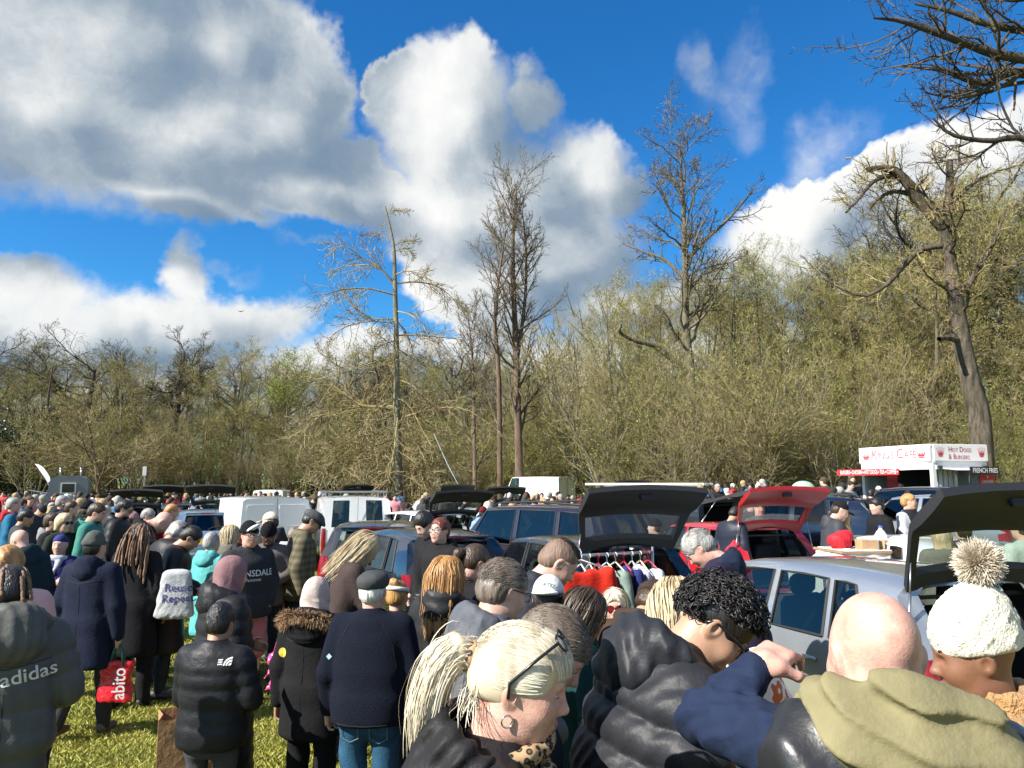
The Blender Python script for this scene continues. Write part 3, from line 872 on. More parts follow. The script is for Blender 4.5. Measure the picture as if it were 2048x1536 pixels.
# ---------------------------------------------------------------- implicit modelling for bodies and clothes
def smin(a, b, k):
 if k <= 0:
  return np.minimum(a, b)
 h = np.maximum(k - np.abs(a - b), 0) / k
 return np.minimum(a, b) - h * h * k * .25
def smax(a, b, k):
 return -smin(-a, -b, k)
def m4(M):
 return np.array(M, dtype=float)
class Prim:
 """one implicit solid; kind with parameters, optional local frame M (4x4 local->body)"""
 def __init__(s, kind, M=None, k=.03, sub=False, puff=None, **q):
  s.kind, s.k, s.sub, s.puff, s.q = kind, k, sub, puff, q
  s.M = None if M is None else m4(M)
  s.Mi = None if M is None else np.linalg.inv(s.M)
 def bounds(s):
  q = s.q
  if s.kind == 'cap':
   P = np.array([q['a'], q['b']]); r = max(q['ra'], q['rb']) + .03
  elif s.kind == 'ell':
   P = np.array([q['c']]); r = max(q['r'])
  elif s.kind == 'ec':
   P = np.array([q['a'], q['b']]); r = max(q['ra'] + q['rb']) + .03
  elif s.kind == 'tor':
   P = np.array([q['c']]); r = q['R'] + q['r']
  else:
   P = np.array([q['c']]); r = float(np.linalg.norm(q['h'])) + .02
  if s.M is not None:
   P = P @ s.M[:3, :3].T + s.M[:3, 3]
  return P.min(0) - r, P.max(0) + r
 def __call__(s, p):
  if s.Mi is not None:
   p = p @ s.Mi[:3, :3].T + s.Mi[:3, 3]
  q = s.q
  if s.kind == 'cap':
   a = np.asarray(q['a'], float); ba = np.asarray(q['b'], float) - a
   t = np.clip(((p - a) @ ba) / max(ba @ ba, 1e-9), 0, 1)
   r = q['ra'] + (q['rb'] - q['ra']) * t
   if s.puff:
    n, amp = s.puff[:2]
    r = r + amp * (np.abs(np.sin(np.pi * n * t)) ** .6 - .62)
   v = p - a - t[:, None] * ba
   return np.sqrt((v * v).sum(1)) - r
  if s.kind == 'ell':
   rot = q.get('rot')
   v = p - np.asarray(q['c'], float)
   if rot is not None:
    v = v @ rot
   r = np.asarray(q['r'], float)
   k0 = np.sqrt(((v / r) ** 2).sum(1)); k1 = np.sqrt(((v / (r * r)) ** 2).sum(1)) + 1e-9
   return k0 * (k0 - 1) / k1
  if s.kind == 'ec':                     # elliptic cone from a (bottom) to b (top), axis = line a-b, flat rounded ends
   a = np.asarray(q['a'], float); b = np.asarray(q['b'], float)
   L = np.linalg.norm(b - a); w = (b - a) / L
   u = np.array([1., 0, 0]) - w * w[0]; u /= np.linalg.norm(u); v2 = np.cross(w, u)
   d = p - a
   z = d @ w; t = np.clip(z / L, 0, 1)
   e = q.get('bow', 0.0) * np.sin(np.pi * t)
   rx = q['ra'][0] + (q['rb'][0] - q['ra'][0]) * t + e
   ry = q['ra'][1] + (q['rb'][1] - q['ra'][1]) * t + e
   if s.puff:
    n, amp = s.puff[:2]
    f = amp * (np.abs(np.sin(np.pi * n * t)) ** .6 - .62)
    rx = rx + f; ry = ry + f
   x = (d @ u) / rx; y = (d @ v2) / ry
   pw = q.get('pw', 2.3)
   rr = (np.abs(x) ** pw + np.abs(y) ** pw) ** (1 / pw)
   side = (rr - 1) * np.minimum(rx, ry)
   end = np.abs(z - L / 2) - L / 2
   return smax(side, end, q.get('rnd', .04))
  if s.kind == 'tor':
   v = p - np.asarray(q['c'], float)
   rot = q.get('rot')
   if rot is not None:
    v = v @ rot
   v = v / np.asarray(q.get('sc', (1, 1, 1)), float)
   l = np.sqrt(v[:, 0] ** 2 + v[:, 1] ** 2) - q['R']
   return np.sqrt(l * l + v[:, 2] ** 2) - q['r']
  if s.kind == 'box':
   v = p - np.asarray(q['c'], float)
   rot = q.get('rot')
   if rot is not None:
    v = v @ rot
   rd = q.get('rnd', .01)
   g = np.abs(v) - (np.asarray(q['h'], float) - rd)
   return np.sqrt((np.maximum(g, 0) ** 2).sum(1)) + np.minimum(g.max(1), 0) - rd
  raise ValueError(s.kind)
class Solid:
 def __init__(s, prims, disp=None, clip=None, margin=.012):
  s.prims, s.disp, s.clip, s.margin = [p for p in prims if p is not None], disp, clip, margin
 def __call__(s, p):
  d = None
  for pr in s.prims:
   if not pr.sub:
    e = pr(p)
    d = e if d is None else smin(d, e, pr.k)
  if s.disp is not None:
   d = d - s.disp(p)
  for pr in s.prims:
   if pr.sub:
    d = smax(d, -pr(p), pr.k)
  if s.clip is not None:
   d = s.clip(p, d)
  return d
 def mesh(s, vox):
  lo = np.min([pr.bounds()[0] for pr in s.prims if not pr.sub], 0) - 2 * vox - s.margin
  hi = np.max([pr.bounds()[1] for pr in s.prims if not pr.sub], 0) + 2 * vox + s.margin
  B = 4
  nb = np.maximum(np.ceil((hi - lo) / (vox * B)).astype(int), 1)
  cs = vox * B
  g = [lo[i] + (np.arange(nb[i]) + .5) * cs - vox * .5 for i in range(3)]
  C = np.stack(np.meshgrid(*g, indexing='ij'), -1).reshape(-1, 3)
  dc = s(C)
  act = np.abs(dc) < cs * .95 + s.margin
  full = np.repeat(np.repeat(np.repeat(dc.reshape(nb), B, 0), B, 1), B, 2).astype(np.float32)
  ai = np.argwhere(act.reshape(nb))
  o = np.stack(np.meshgrid(range(B), range(B), range(B), indexing='ij'), -1).reshape(-1, 3)
  idx = (ai[:, None] * B + o[None]).reshape(-1, 3)
  full[idx[:, 0], idx[:, 1], idx[:, 2]] = s(lo + idx * vox)
  return surface_net(full, lo, vox)
def surface_net(v, lo, h):
 ins = v < 0
 n = ins.shape
 c = [ins[i:n[0] - 1 + i, j:n[1] - 1 + j, k:n[2] - 1 + k] for i in (0, 1) for j in (0, 1) for k in (0, 1)]
 s = np.zeros(c[0].shape, np.int8)
 for a in c:
  s += a
 cell = (s > 0) & (s < 8)
 ci = np.argwhere(cell)
 if len(ci) == 0:
  return np.zeros((0, 3)), np.zeros((0, 4), int)
 vid = np.full(cell.shape, -1, np.int32)
 vid[ci[:, 0], ci[:, 1], ci[:, 2]] = np.arange(len(ci))
 cor = np.array([(i, j, k) for i in (0, 1) for j in (0, 1) for k in (0, 1)])
 val = np.stack([v[ci[:, 0] + a, ci[:, 1] + b, ci[:, 2] + d] for a, b, d in cor], 1)
 acc = np.zeros((len(ci), 3)); cnt = np.zeros(len(ci))
 for i in range(8):
  for j in range(i + 1, 8):
   if np.abs(cor[i] - cor[j]).sum() == 1:
    a, b = val[:, i], val[:, j]
    m = (a < 0) != (b < 0)
    t = np.where(m, a / np.where(m, a - b, 1), 0)
    acc[m] += (cor[i] + (cor[j] - cor[i]) * t[m][:, None]); cnt[m] += 1
 V = lo + (ci + acc / cnt[:, None]) * h
 F = []
 for ax in range(3):
  o = [1, 2] if ax == 0 else ([2, 0] if ax == 1 else [0, 1])
  sl0 = [slice(1, -1)] * 3; sl1 = [slice(1, -1)] * 3
  sl0[ax] = slice(0, n[ax] - 1); sl1[ax] = slice(1, n[ax])
  A, Bv = ins[tuple(sl0)], ins[tuple(sl1)]
  e = np.argwhere(A != Bv)
  if len(e) == 0:
   continue
  flip = A[e[:, 0], e[:, 1], e[:, 2]]
  b = e.copy()
  for q in range(3):
   if q != ax:
    b[:, q] += 1
  d1 = np.zeros(3, int); d1[o[0]] = -1
  d2 = np.zeros(3, int); d2[o[1]] = -1
  g = lambda x: vid[x[:, 0], x[:, 1], x[:, 2]]
  q4 = np.stack([g(b), g(b + d1), g(b + d1 + d2), g(b + d2)], 1)
  q4[~flip] = q4[~flip][:, ::-1]
  F.append(q4)
 F = np.concatenate(F)
 F = F[(F >= 0).all(1)]
 return V, F
def folds(seed, amp, wl=.13, aniso=(1, 1, .6), crease=.5):
 """cloth folds: long soft waves plus a few diagonal creases that fade in and out"""
 r = np.random.default_rng(seed)
 K = r.normal(size=(5, 3)) * aniso; K /= np.linalg.norm(K, axis=1, keepdims=True)
 sc = np.array([1.9, 1.35, 1.0, .8, .62])[:, None]
 K *= (2 * np.pi / (wl * sc * r.uniform(.85, 1.2, (5, 1))))
 ph = r.uniform(0, 6.28, 5); W = r.normal(size=(5, 3)) * (.42 / wl)
 w = np.array([.6, .5, .62, .5, .34])
 def f(p):
  s = 0
  for i in range(5):
   q = np.sin(p @ K[i] + ph[i] + 1.2 * np.sin(p @ W[i]))
   if i >= 2:
    m = np.clip(.35 + .9 * np.sin(p @ W[(i + 1) % 5] * 1.3 + ph[i]), 0, 1)
    q = (.62 - np.sqrt(q * q + .02)) * (1.0 + crease * .8) * m
   s = s + w[i] * q
  return amp * s
 return f
def joinm(*ms):
 V, F, o = [], [], 0
 for v, f in ms:
  if len(v):
   V.append(v); F.append(f + o); o += len(v)
 return np.concatenate(V), np.concatenate(F)
def strand_mesh(P, rad, k=3, center=None):
 """tubes for strands P (n,m,3), radii (m,) or (n,m)"""
 n, m = P.shape[:2]
 rad = np.broadcast_to(rad, (n, m))
 T = np.gradient(P, axis=1); T /= np.linalg.norm(T, axis=2, keepdims=True) + 1e-9
 ref = np.where(np.abs(T[..., 2:3]) < .9, np.array([0, 0, 1.]), np.array([1., 0, 0]))
 U = np.cross(T, ref); U /= np.linalg.norm(U, axis=2, keepdims=True) + 1e-9
 W = np.cross(T, U)
 if k == 2:                             # flat ribbons turned at random
  w = np.random.default_rng(n).uniform(0, 6.28, (n, 1, 1))
  D = U * np.cos(w) + W * np.sin(w)
  if center is not None:             # lie flat on the skull
   C = np.cross(T, P - np.asarray(center, float)); C /= np.linalg.norm(C, axis=2, keepdims=True) + 1e-9
   D = C + D * .35
   D /= np.linalg.norm(D, axis=2, keepdims=True)
  ring = np.stack([P - D * rad[..., None], P + D * rad[..., None]], 2)
  b = np.arange(n)[:, None] * (m * 2); i = np.arange(m - 1)[None] * 2
  F = np.stack([b + i, b + i + 1, b + i + 3, b + i + 2], -1).reshape(-1, 4)
  return ring.reshape(-1, 3), F
 an = 2 * np.pi * np.arange(k) / k
 ring = P[:, :, None] + (U[:, :, None] * np.cos(an)[:, None] + W[:, :, None] * np.sin(an)[:, None]) * rad[:, :, None, None]
 b = np.arange(n)[:, None, None] * (m * k); i = np.arange(m - 1)[None, :, None] * k; j = np.arange(k)[None, None]; j2 = (j + 1) % k
 F = np.stack([b + i + j, b + i + j2, b + i + k + j2, b + i + k + j], -1).reshape(-1, 4)
 return ring.reshape(-1, 3), F
_TXT = {}
def text_mesh(body, size=1.0, bold=0.0):
 """flat lettering as triangles, centred on the origin in x-y"""
 key = (body, bold)
 if key not in _TXT:
  cu = bpy.data.curves.new('lettering', 'FONT')
  cu.body = body; cu.align_x = 'CENTER'; cu.align_y = 'CENTER'
  cu.offset = bold
  cu.resolution_u = 3
  o = bpy.data.objects.new('lettering', cu)
  COL.objects.link(o)
  bpy.context.view_layer.update()
  dg = bpy.context.evaluated_depsgraph_get()
  me = o.evaluated_get(dg).to_mesh()
  me.calc_loop_triangles()
  V = np.array([v.co[:] for v in me.vertices]); F = np.array([t.vertices[:] for t in me.loop_triangles])
  o.evaluated_get(dg).to_mesh_clear()
  bpy.data.objects.remove(o); bpy.data.curves.remove(cu)
  _TXT[key] = (V, F)
 V, F = _TXT[key]
 return V * size, F.copy()
# ---------------------------------------------------------------- people
SKIN = {'light': pmat('skin_light', (0.58, 0.34, 0.255), .5, var=.16, vscale=24, sss=.12, bump=.14, bscale=190, spec=.35, col2=(.64, .41, .32)),
  'pink': pmat('skin_pink', (0.60, 0.30, 0.225), .5, var=.18, vscale=22, sss=.12, bump=.14, bscale=190, spec=.35, col2=(.68, .42, .33)),
  'tan': pmat('skin_tan', (0.44, 0.25, 0.16), .48, var=.12, vscale=14, sss=.1, bump=.06, bscale=160),
  'brown': pmat('skin_brown', (0.22, 0.105, 0.06), .42, var=.14, vscale=14, sss=.08, bump=.06, bscale=160),
  'dark': pmat('skin_dark', (0.10, 0.05, 0.032), .42, var=.14, vscale=14, sss=.06, bump=.06, bscale=160)}
LIP = pmat('lip_skin', (0.42, 0.15, 0.13), .4)
LIP_D = pmat('lip_skin_dark', (0.24, 0.09, 0.08), .4)
EYE_W = pmat('eye_white', (0.46, 0.42, 0.39), .3)
EYE_D = pmat('eye_iris', (0.03, 0.02, 0.015), .1)
FRAME = pmat('black_frame', (0.012, 0.012, 0.014), .25)
LENS = pmat('clear_lens', (0.8, 0.85, 0.85), .05, alpha=.22)
LENS_D = pmat('dark_lens', (0.012, 0.010, 0.012), .06)
LENS_R = pmat('red_lens', (0.20, 0.01, 0.015), .06)
WHITE = pmat('white_print', (0.70, 0.70, 0.68), .7, var=.22, vscale=26, bump=.3, bscale=60)
RUBBER_S = pmat('seam_dark', (.006, .006, .007), .8)
SHOE = pmat('shoe_dark', (0.03, 0.026, 0.022), .5)
SHOE_W = pmat('shoe_white', (0.72, 0.70, 0.68), .5, var=.1)
def hair_mat(name, c, c2, rough=.38):
 if name in _MATS:
  return _MATS[name]
 m = pmat(name, c, rough, var=.25, vscale=22, col2=c2, bump=.5, bscale=70, stretch=(1, 1, .12), spec=.45)
 return m
def strand_of(mat):
 """the same hair colour for single strands, without the combed relief"""
 b = mat.node_tree.nodes.get('Principled BSDF')
 key = mat.name + '_strand'
 if key not in _MATS:
  m = mat.copy(); m.name = key
  bb = m.node_tree.nodes['Principled BSDF']
  for l in list(bb.inputs['Normal'].links):
   m.node_tree.links.remove(l)
  bb.inputs['Roughness'].default_value = .5
  _MATS[key] = m
 return _MATS[key]
HAIR = {'black': hair_mat('hair_black', (0.010, 0.009, 0.009), (0.028, 0.024, 0.022)),
  'brown': hair_mat('hair_brown', (0.035, 0.022, 0.014), (0.085, 0.052, 0.03)),
  'dark': hair_mat('hair_dark_brown', (0.018, 0.012, 0.009), (0.045, 0.03, 0.02)),
  'blonde': hair_mat('hair_blonde', (0.40, 0.29, 0.15), (0.66, 0.54, 0.34)),
  'pale': hair_mat('hair_pale_blonde', (0.58, 0.49, 0.34), (0.80, 0.73, 0.58)),
  'ginger': hair_mat('hair_ginger', (0.33, 0.15, 0.045), (0.56, 0.31, 0.11)),
  'red': hair_mat('hair_red', (0.085, 0.022, 0.012), (0.18, 0.05, 0.03)),
  'grey': hair_mat('hair_grey', (0.22, 0.21, 0.195), (0.46, 0.44, 0.41)),
  'white': hair_mat('hair_white', (0.55, 0.54, 0.50), (0.80, 0.79, 0.75)),
  'greybrown': hair_mat('hair_grey_brown', (0.10, 0.075, 0.055), (0.26, 0.21, 0.165)),
  'fade': hair_mat('hair_faded', (0.15, 0.095, 0.065), (0.24, 0.155, 0.11), .6),
  'dread': hair_mat('hair_dreadlock', (0.075, 0.04, 0.022), (0.33, 0.20, 0.12), .7)}
def cloth(col, kind='cotton'):
 """fabric by colour; kind sets gloss and weave"""
 key = 'cloth_%s_%d_%d_%d' % (kind, *[int(c * 999) for c in col])
 if kind == 'puffer':
  return pmat(key, col, .52, spec=.28, var=.14, vscale=5, bump=.26, bscale=17, bdetail=3)
 if kind == 'leather':
  return pmat(key, col, .36, spec=.5, var=.2, vscale=6, bump=.2, bscale=16, bdetail=4)
 if kind == 'denim':
  return pmat(key, col, .88, spec=.2, var=.35, vscale=9, bump=.4, bscale=120)
 if kind == 'knit':
  return pmat(key, col, .92, spec=.15, var=.12, vscale=30, bump=.6, bscale=150)
 if kind == 'teddy':
  return pmat(key, col, .95, var=.22, vscale=70, bump=1.0, bscale=75, sheen=.08)
 if kind == 'shell':
  return pmat(key, col, .62, spec=.25, var=.1, vscale=5, bump=.45, bscale=16, bdetail=5)
 return pmat(key, col, .88, spec=.2, var=.14, vscale=8, bump=.25, bscale=34, bdetail=4)
ARMS = {'hang': ((.268, -.03, 1.14), (.285, .05, .90)), 'bag': ((.275, -.02, 1.13), (.29, .0, .87)), 'fwd': ((.26, .0, 1.16), (.15, .25, 1.10)),
  'pocket': ((.30, -.07, 1.17), (.21, .08, .98)), 'cross': ((.26, .07, 1.18), (-.05, .21, 1.20)), 'phone': ((.235, .05, 1.15), (.09, .29, 1.20)),
  'down': ((.22, .16, 1.20), (.19, .40, 1.02)), 'back': ((.27, -.12, 1.17), (.25, -.08, .92)), 'chin': ((.24, .14, 1.18), (.06, .22, 1.40)),
  'swing': ((.25, .08, 1.15), (.24, .22, .94))}
def T3(x, y, z):
 return Matrix.Translation((x, y, z))
def npR(rx=0, ry=0, rz=0):
 return np.array(Euler((R(rx), R(ry), R(rz))).to_matrix())
class Person:
 def __init__(s, seed=0, fem=False, lean=0, twist=0, side=0, head=(0, 0, 0), arms=('hang', 'hang'), stride=0, fat=0.0, hands='simple', headfwd=0.0, neck=0.0):
  s.seed, s.fem, s.fat = seed, fem, fat
  s.r = np.random.default_rng(seed)
  s.MT = T3(0, 0, .95) @ Euler((R(-lean), R(side), R(twist))).to_matrix().to_4x4() @ T3(0, 0, -.95)
  s.MH = s.MT @ T3(0, headfwd, 1.50 + neck) @ Euler((R(-head[0]), R(head[2]), R(head[1]))).to_matrix().to_4x4() @ T3(0, .015, .135)
  s.armspec, s.stride, s.handkind = arms, stride, hands
  s.sw = .17 if fem else .19
  s.J = {}
  for sd, nm in ((1, arms[1]), (-1, arms[0])):   # arms = (left, right)
   if nm is None:
    continue
   e, w = ARMS[nm] if isinstance(nm, str) else nm
   mir = lambda q: s.MT @ Vector((q[0] * sd, q[1], q[2]))
   k = .93 if fem else 1
   s.J[sd] = (s.MT @ Vector((s.sw * sd, 0, 1.425)), mir((e[0] * k, e[1], e[2])), mir((w[0] * k, w[1], w[2])))
  s.L = {}
  for sd in (1, -1):
   f = stride * sd
   hip = Vector((.095 * sd, 0, .93))
   kn = Vector((.105 * sd, .02 + .16 * f + (.05 if f < 0 else 0), .50))
   an = Vector((.11 * sd, -.03 + .30 * f, .085 + (.05 if f < -.3 else 0)))
   s.L[sd] = (hip, kn, an)
  s.parts = []       # (name, V, F, material, opts)
 def add(s, name, vf, mat, smooth=True):
  if vf is not None and len(vf[0]):
   s.parts.append((name, vf[0], vf[1], mat, smooth))
  return s
 # ---- body -----------------------------------------------------------
 def head_prims(s, jaw=1.0, nose=1.0, fat=0.0, brow=1.0):
  M = s.MH
  P = lambda kind, k=.03, sub=False, **q: Prim(kind, M, k, sub, **q)
  f = fat
  L = [P('ell', c=(0, -.012, .028), r=(.074, .096, .088)), P('ell', .05, c=(0, .022, -.035), r=(.060 + f, .066, .082)),
    P('ell', .03, c=(0, .060, -.098), r=(.028 * jaw + f, .026, .02)), P('ell', .04, c=(0, .012, -.080), r=(.054 * jaw + f, .055, .034)),
    P('cap', .02, a=(-.028, .076, .026), b=(.028, .076, .026), ra=.0135 * brow, rb=.0135 * brow),
    P('cap', .016, a=(0, .083, .012), b=(0, .1045 * (.94 + .06 * nose), -.026), ra=.008, rb=.0118 * nose),
    P('ell', .010, c=(.0115 * nose, .093, -.030), r=(.008, .011, .0075)), P('ell', .010, c=(-.0115 * nose, .093, -.030), r=(.008, .011, .0075)),
    P('ell', .03, c=(.036, .058, -.030), r=(.022 + f, .022, .024)), P('ell', .03, c=(-.036, .058, -.030), r=(.022 + f, .022, .024)),
    P('ell', .012, c=(0, .083, -.063), r=(.024, .0125, .013)),
    P('cap', .04, a=(0, -.025, -.07), b=(0, -.045, -.20), ra=.050 + f * .6, rb=.058 + f)]
  for sd in (1, -1):
   rot = npR(0, 12 * sd, 14 * sd)
   L.append(P('ell', .010, c=(.076 * sd, -.012, -.008), r=(.010, .021, .031), rot=rot))
   L.append(P('ell', .006, True, c=(.084 * sd, -.006, -.004), r=(.007, .010, .016), rot=rot))
   L.append(P('ell', .014, True, c=(.0315 * sd, .098, .006), r=(.0155, .018, .0105)))
   L.append(P('ell', .006, c=(.031 * sd, .0735, .0065), r=(.0145, .0135, .011)))
  L.append(P('cap', .006, True, a=(-.021, .0985, -.0625), b=(.021, .0985, -.0625), ra=.0022, rb=.0022))
  return L
 def hand(s, sd, curl=45, spread=0.0, hv=None):
  """palm, four curled fingers and a thumb at the end of arm sd"""
  sh, el, wr = s.J[sd]
  d = (wr - el).normalized()
  up = Vector((0, 0, 1)) if abs(d.z) < .8 else Vector((0, 1, 0))
  if hv is not None:
   d, up = Vector(hv[0]).normalized(), Vector(hv[1])
  n = (up - d * up.dot(d)).normalized()      # thumb side
  w = d.cross(n) * sd                        # back of the hand
  P = []
  c = wr + d * .045
  rot = np.array([[n[i], w[i], d[i]] for i in range(3)])
  P.append(Prim('box', None, .012, c=tuple(c), h=(.040, .0145, .047), rot=rot, rnd=.0135))
  P.append(Prim('cap', None, .02, a=tuple(wr + (el - wr).normalized() * .07), b=tuple(wr + d * .02), ra=.031, rb=.026))
  lens = (.068, .078, .074, .060)
  for i in range(4):
   o = (.028 - .019 * i)
   b0 = c + d * .042 + n * o
   a1, a2 = R(curl * (.7 + .08 * i)), R(curl * (1.7 + .1 * i))
   d1 = d * math.cos(a1) - w * math.sin(a1) + n * spread * (.5 - i / 3)
   d2 = d * math.cos(a2) - w * math.sin(a2)
   m1 = b0 + d1 * lens[i] * .48; m2 = m1 + d2 * lens[i] * .52
   P.append(Prim('cap', None, .006, a=tuple(b0), b=tuple(m1), ra=.0098, rb=.0088))
   P.append(Prim('cap', None, .006, a=tuple(m1), b=tuple(m2), ra=.0088, rb=.0074))
  t0 = c - d * .022 + n * .034
  t1 = t0 + (d * .65 + n * .62 - w * .42).normalized() * .042
  t2 = t1 + (d * .9 + n * .1 - w * .42).normalized() * .034
  P.append(Prim('cap', None, .014, a=tuple(t0), b=tuple(t1), ra=.0135, rb=.0108))
  P.append(Prim('cap', None, .006, a=tuple(t1), b=tuple(t2), ra=.0108, rb=.0085))
  return P
 def body(s, skin, hvox=.006, vox=.03, legs=False, **hk):
  hm = Solid(s.head_prims(**hk), margin=.004).mesh(hvox)
  M = s.MT
  core = [Prim('ec', M, .05, a=(0, 0, .88), b=(0, 0, 1.42), ra=(.13, .085), rb=(.13, .08), rnd=.06),
    Prim('cap', M, .05, a=(-s.sw + .03, 0, 1.425), b=(s.sw - .03, 0, 1.425), ra=.045, rb=.045),
    Prim('cap', M, .04, a=(0, -.01, 1.40), b=tuple(M.inverted() @ (s.MH @ Vector((0, -.03, -.09)))), ra=.05, rb=.042)]
  for sd, (a, b, c) in s.J.items():
   core += [Prim('cap', None, .03, a=tuple(a), b=tuple(b), ra=.042, rb=.034), Prim('cap', None, .02, a=tuple(b), b=tuple(c), ra=.034, rb=.024)]
  for sd, (a, b, c) in s.L.items():
   rr = (.075, .052, .040) if legs else (.06, .04, .03)
   core += [Prim('cap', None, .04, a=tuple(a), b=tuple(b), ra=rr[0], rb=rr[1]), Prim('cap', None, .02, a=tuple(b), b=tuple(c), ra=rr[1] * 1.05, rb=rr[2]),
      Prim('cap', None, .02, a=tuple(c - Vector((0, .02, .03))), b=tuple(c + Vector((0, .1, -.045))), ra=.03, rb=.025)]
  if legs:
   for sd, (a, b, c) in s.L.items():
    m = b + (c - b) * .3 + Vector((0, -.02, 0))
    core.append(Prim('ell', None, .04, c=tuple(m), r=(.052, .058, .11)))
  ms = [hm, Solid(core).mesh(max(vox, .042) if not legs else max(vox, .024))]
  for sd in s.J:
   if s.handkind == 'none':
    continue
   hk2 = s.handkind if isinstance(s.handkind, dict) else {}
   q = hk2.get(sd, {})
   ms.append(Solid(s.hand(sd, q.get('curl', 42), q.get('spread', 0), q.get('hv')), margin=.004).mesh(q.get('vox', max(.0075, hvox * 1.25))))
  V, F = joinm(*ms)
  s.skin = skin
  s.bodymesh = (V, F)
  return s
 def face(s, lip=LIP, eyes=True, brow=None, closed=False):
  """eyes, brows and lips as small parts"""
  M = m4(s.MH)
  X = lambda V: V @ M[:3, :3].T + M[:3, 3]
  if eyes:
   for sd in (1, -1):
    v, f = Solid([Prim('ell', None, c=(.031 * sd, .0745, .0055), r=(.0128, .0126, .0068 if not closed else .004))], margin=.002).mesh(.003)
    s.add('eye', (X(v), f), EYE_W)
    v, f = Solid([Prim('ell', None, c=(.0315 * sd, .083, .0045), r=(.0066, .0052, .0060 if not closed else .003))], margin=.002).mesh(.0025)
    s.add('iris', (X(v), f), EYE_D)
  if brow is not None:
   for sd in (1, -1):
    v, f = Solid([Prim('cap', None, .01, a=(.014 * sd, .0905, .0265), b=(.034 * sd, .085, .033), ra=.0042, rb=.0045), Prim('cap', None, .01, a=(.034 * sd, .085, .033), b=(.050 * sd, .070, .026), ra=.0042, rb=.0025)], margin=.002).mesh(.0045)
    s.add('eyebrow', (X(v), f), brow)
  v, f = Solid([Prim('ell', None, .004, c=(0, .0915, -.0575), r=(.0215, .0075, .0052)), Prim('ell', None, .003, c=(0, .0905, -.0680), r=(.0185, .0080, .0060)),
       Prim('cap', None, .002, True, a=(-.03, .1005, -.0625), b=(.03, .1005, -.0625), ra=.0025, rb=.0025)], margin=.002).mesh(.004)
  s.add('lips', (X(v), f), lip)
  return s
 # ---- clothes ----------------------------------------------------------
 def top(s, mat, thick=.03, hem=.80, puff=0, sleeve=True, collar=.05, fold=.0055, vox=.015, flare=.02, name='jacket', armthick=None, extra=(), wl=.2, gather=0.0, waist=0.0):
  M = s.MT; t = thick; fm = s.fem
  cw, cd = (.150, .100) if fm else (.168, .108)
  ww, wd = (.128, .092) if fm else (.150, .100)
  hw, hd = (.165, .112) if fm else (.158, .108)
  f = s.fat
  L = []
  n1 = max(1, round((1.40 - .98) / .085)) if puff else 0
  pf = (lambda n: (n, puff)) if puff else (lambda n: None)
  L.append(Prim('ec', M, .05, puff=pf(3), a=(0, 0, 1.14), b=(0, 0, 1.44), ra=(ww + t + f + .012, wd + t + f), rb=(cw + t, cd + t * .9), rnd=.09, bow=.012))
  if hem < 1.1:
   mid = .93
   lowM = M
   L.append(Prim('ec', lowM, .05, puff=pf(max(1, round((1.2 - mid) / .095))), a=(0, 0, min(mid, 1.1) if hem < mid else hem), b=(0, 0, 1.2), ra=(hw + t + f, hd + t + f), rb=(ww + t + f + .012 - waist, wd + t + f), rnd=.03 if hem >= mid else .06, bow=.008))
   if hem < mid:
    # the skirt of a coat hangs plumb from the hips even when the wearer leans
    hp = s.MT @ Vector((0, 0, 1.0))
    L.append(Prim('ec', None, .06, puff=pf(max(1, round((1.0 - hem) / .1))), a=(hp.x * .5, hp.y * .3, hem), b=(hp.x, hp.y, 1.02), ra=(hw + t + f + flare - gather, hd + t + f + flare - gather), rb=(hw + t + f, hd + t + f), rnd=.03))
  L.append(Prim('cap', M, .07, a=(-s.sw + .045, -.005, 1.425), b=(s.sw - .045, -.005, 1.425), ra=.046 + t * .7, rb=.046 + t * .7))
  L.append(Prim('ell', M, .05, c=(0, -.03, 1.445), r=(.115 + t, .075 + t * .6, .06 + t * .4)))
  if sleeve:
   at_ = armthick if armthick is not None else t
   for sd, (a, b, c) in s.J.items():
    l1, l2 = (b - a).length, (c - b).length
    c2 = c + (c - b).normalized() * -.01
    L.append(Prim('cap', None, .022, puff=pf(max(2, round(l1 / .085))), a=tuple(a), b=tuple(b), ra=.052 + at_ * .75, rb=.045 + at_ * .7))
    L.append(Prim('cap', None, .025, puff=pf(max(2, round(l2 / .085))), a=tuple(b), b=tuple(c2), ra=.044 + at_ * .7, rb=.034 + at_ * .5))
  if collar:
   L.append(Prim('ec', M, .025, a=(0, -.012, 1.43), b=(0, -.005, 1.47 + collar), ra=(.085 + t * .5, .08 + t * .5), rb=(.068 + t * .3, .068 + t * .3), rnd=.012))
   L.append(Prim('ell', s.MT, .012, True, c=(0, .01, 1.50 + collar), r=(.062, .064, .045)))
  L += list(extra)
  sol = Solid(L, folds(s.seed * 7 + 3, fold, wl) if fold else None, margin=.016 + puff)
  s.topsolid = sol
  s.add(name, sol.mesh(vox), mat)
  return s
 def hood(s, mat, size=1.0, vox=.012, drop=.0, name='hood', fold=.009, open_=True, puff=0.0, back=0.0):
  """hood lying down behind the neck"""
  M = s.MT; z = size
  rot = npR(-32, 0, 0)
  L = [Prim('tor', M, .04, c=(0, -.035 - back, 1.485 - drop), R=.105 * z, r=.036 * z + puff, rot=rot, sc=(1.05, .95, 1.15)),
    Prim('ell', M, .05, c=(0, -.115 * z - back, 1.43 - drop), r=(.125 * z, .058 * z + puff, .085 * z)),
    Prim('cap', M, .04, a=(-.10 * z, .02, 1.46 - drop), b=(-.045 * z, .10, 1.40 - drop), ra=.03 * z, rb=.018), Prim('cap', M, .04, a=(.10 * z, .02, 1.46 - drop), b=(.045 * z, .10, 1.40 - drop), ra=.03 * z, rb=.018)]
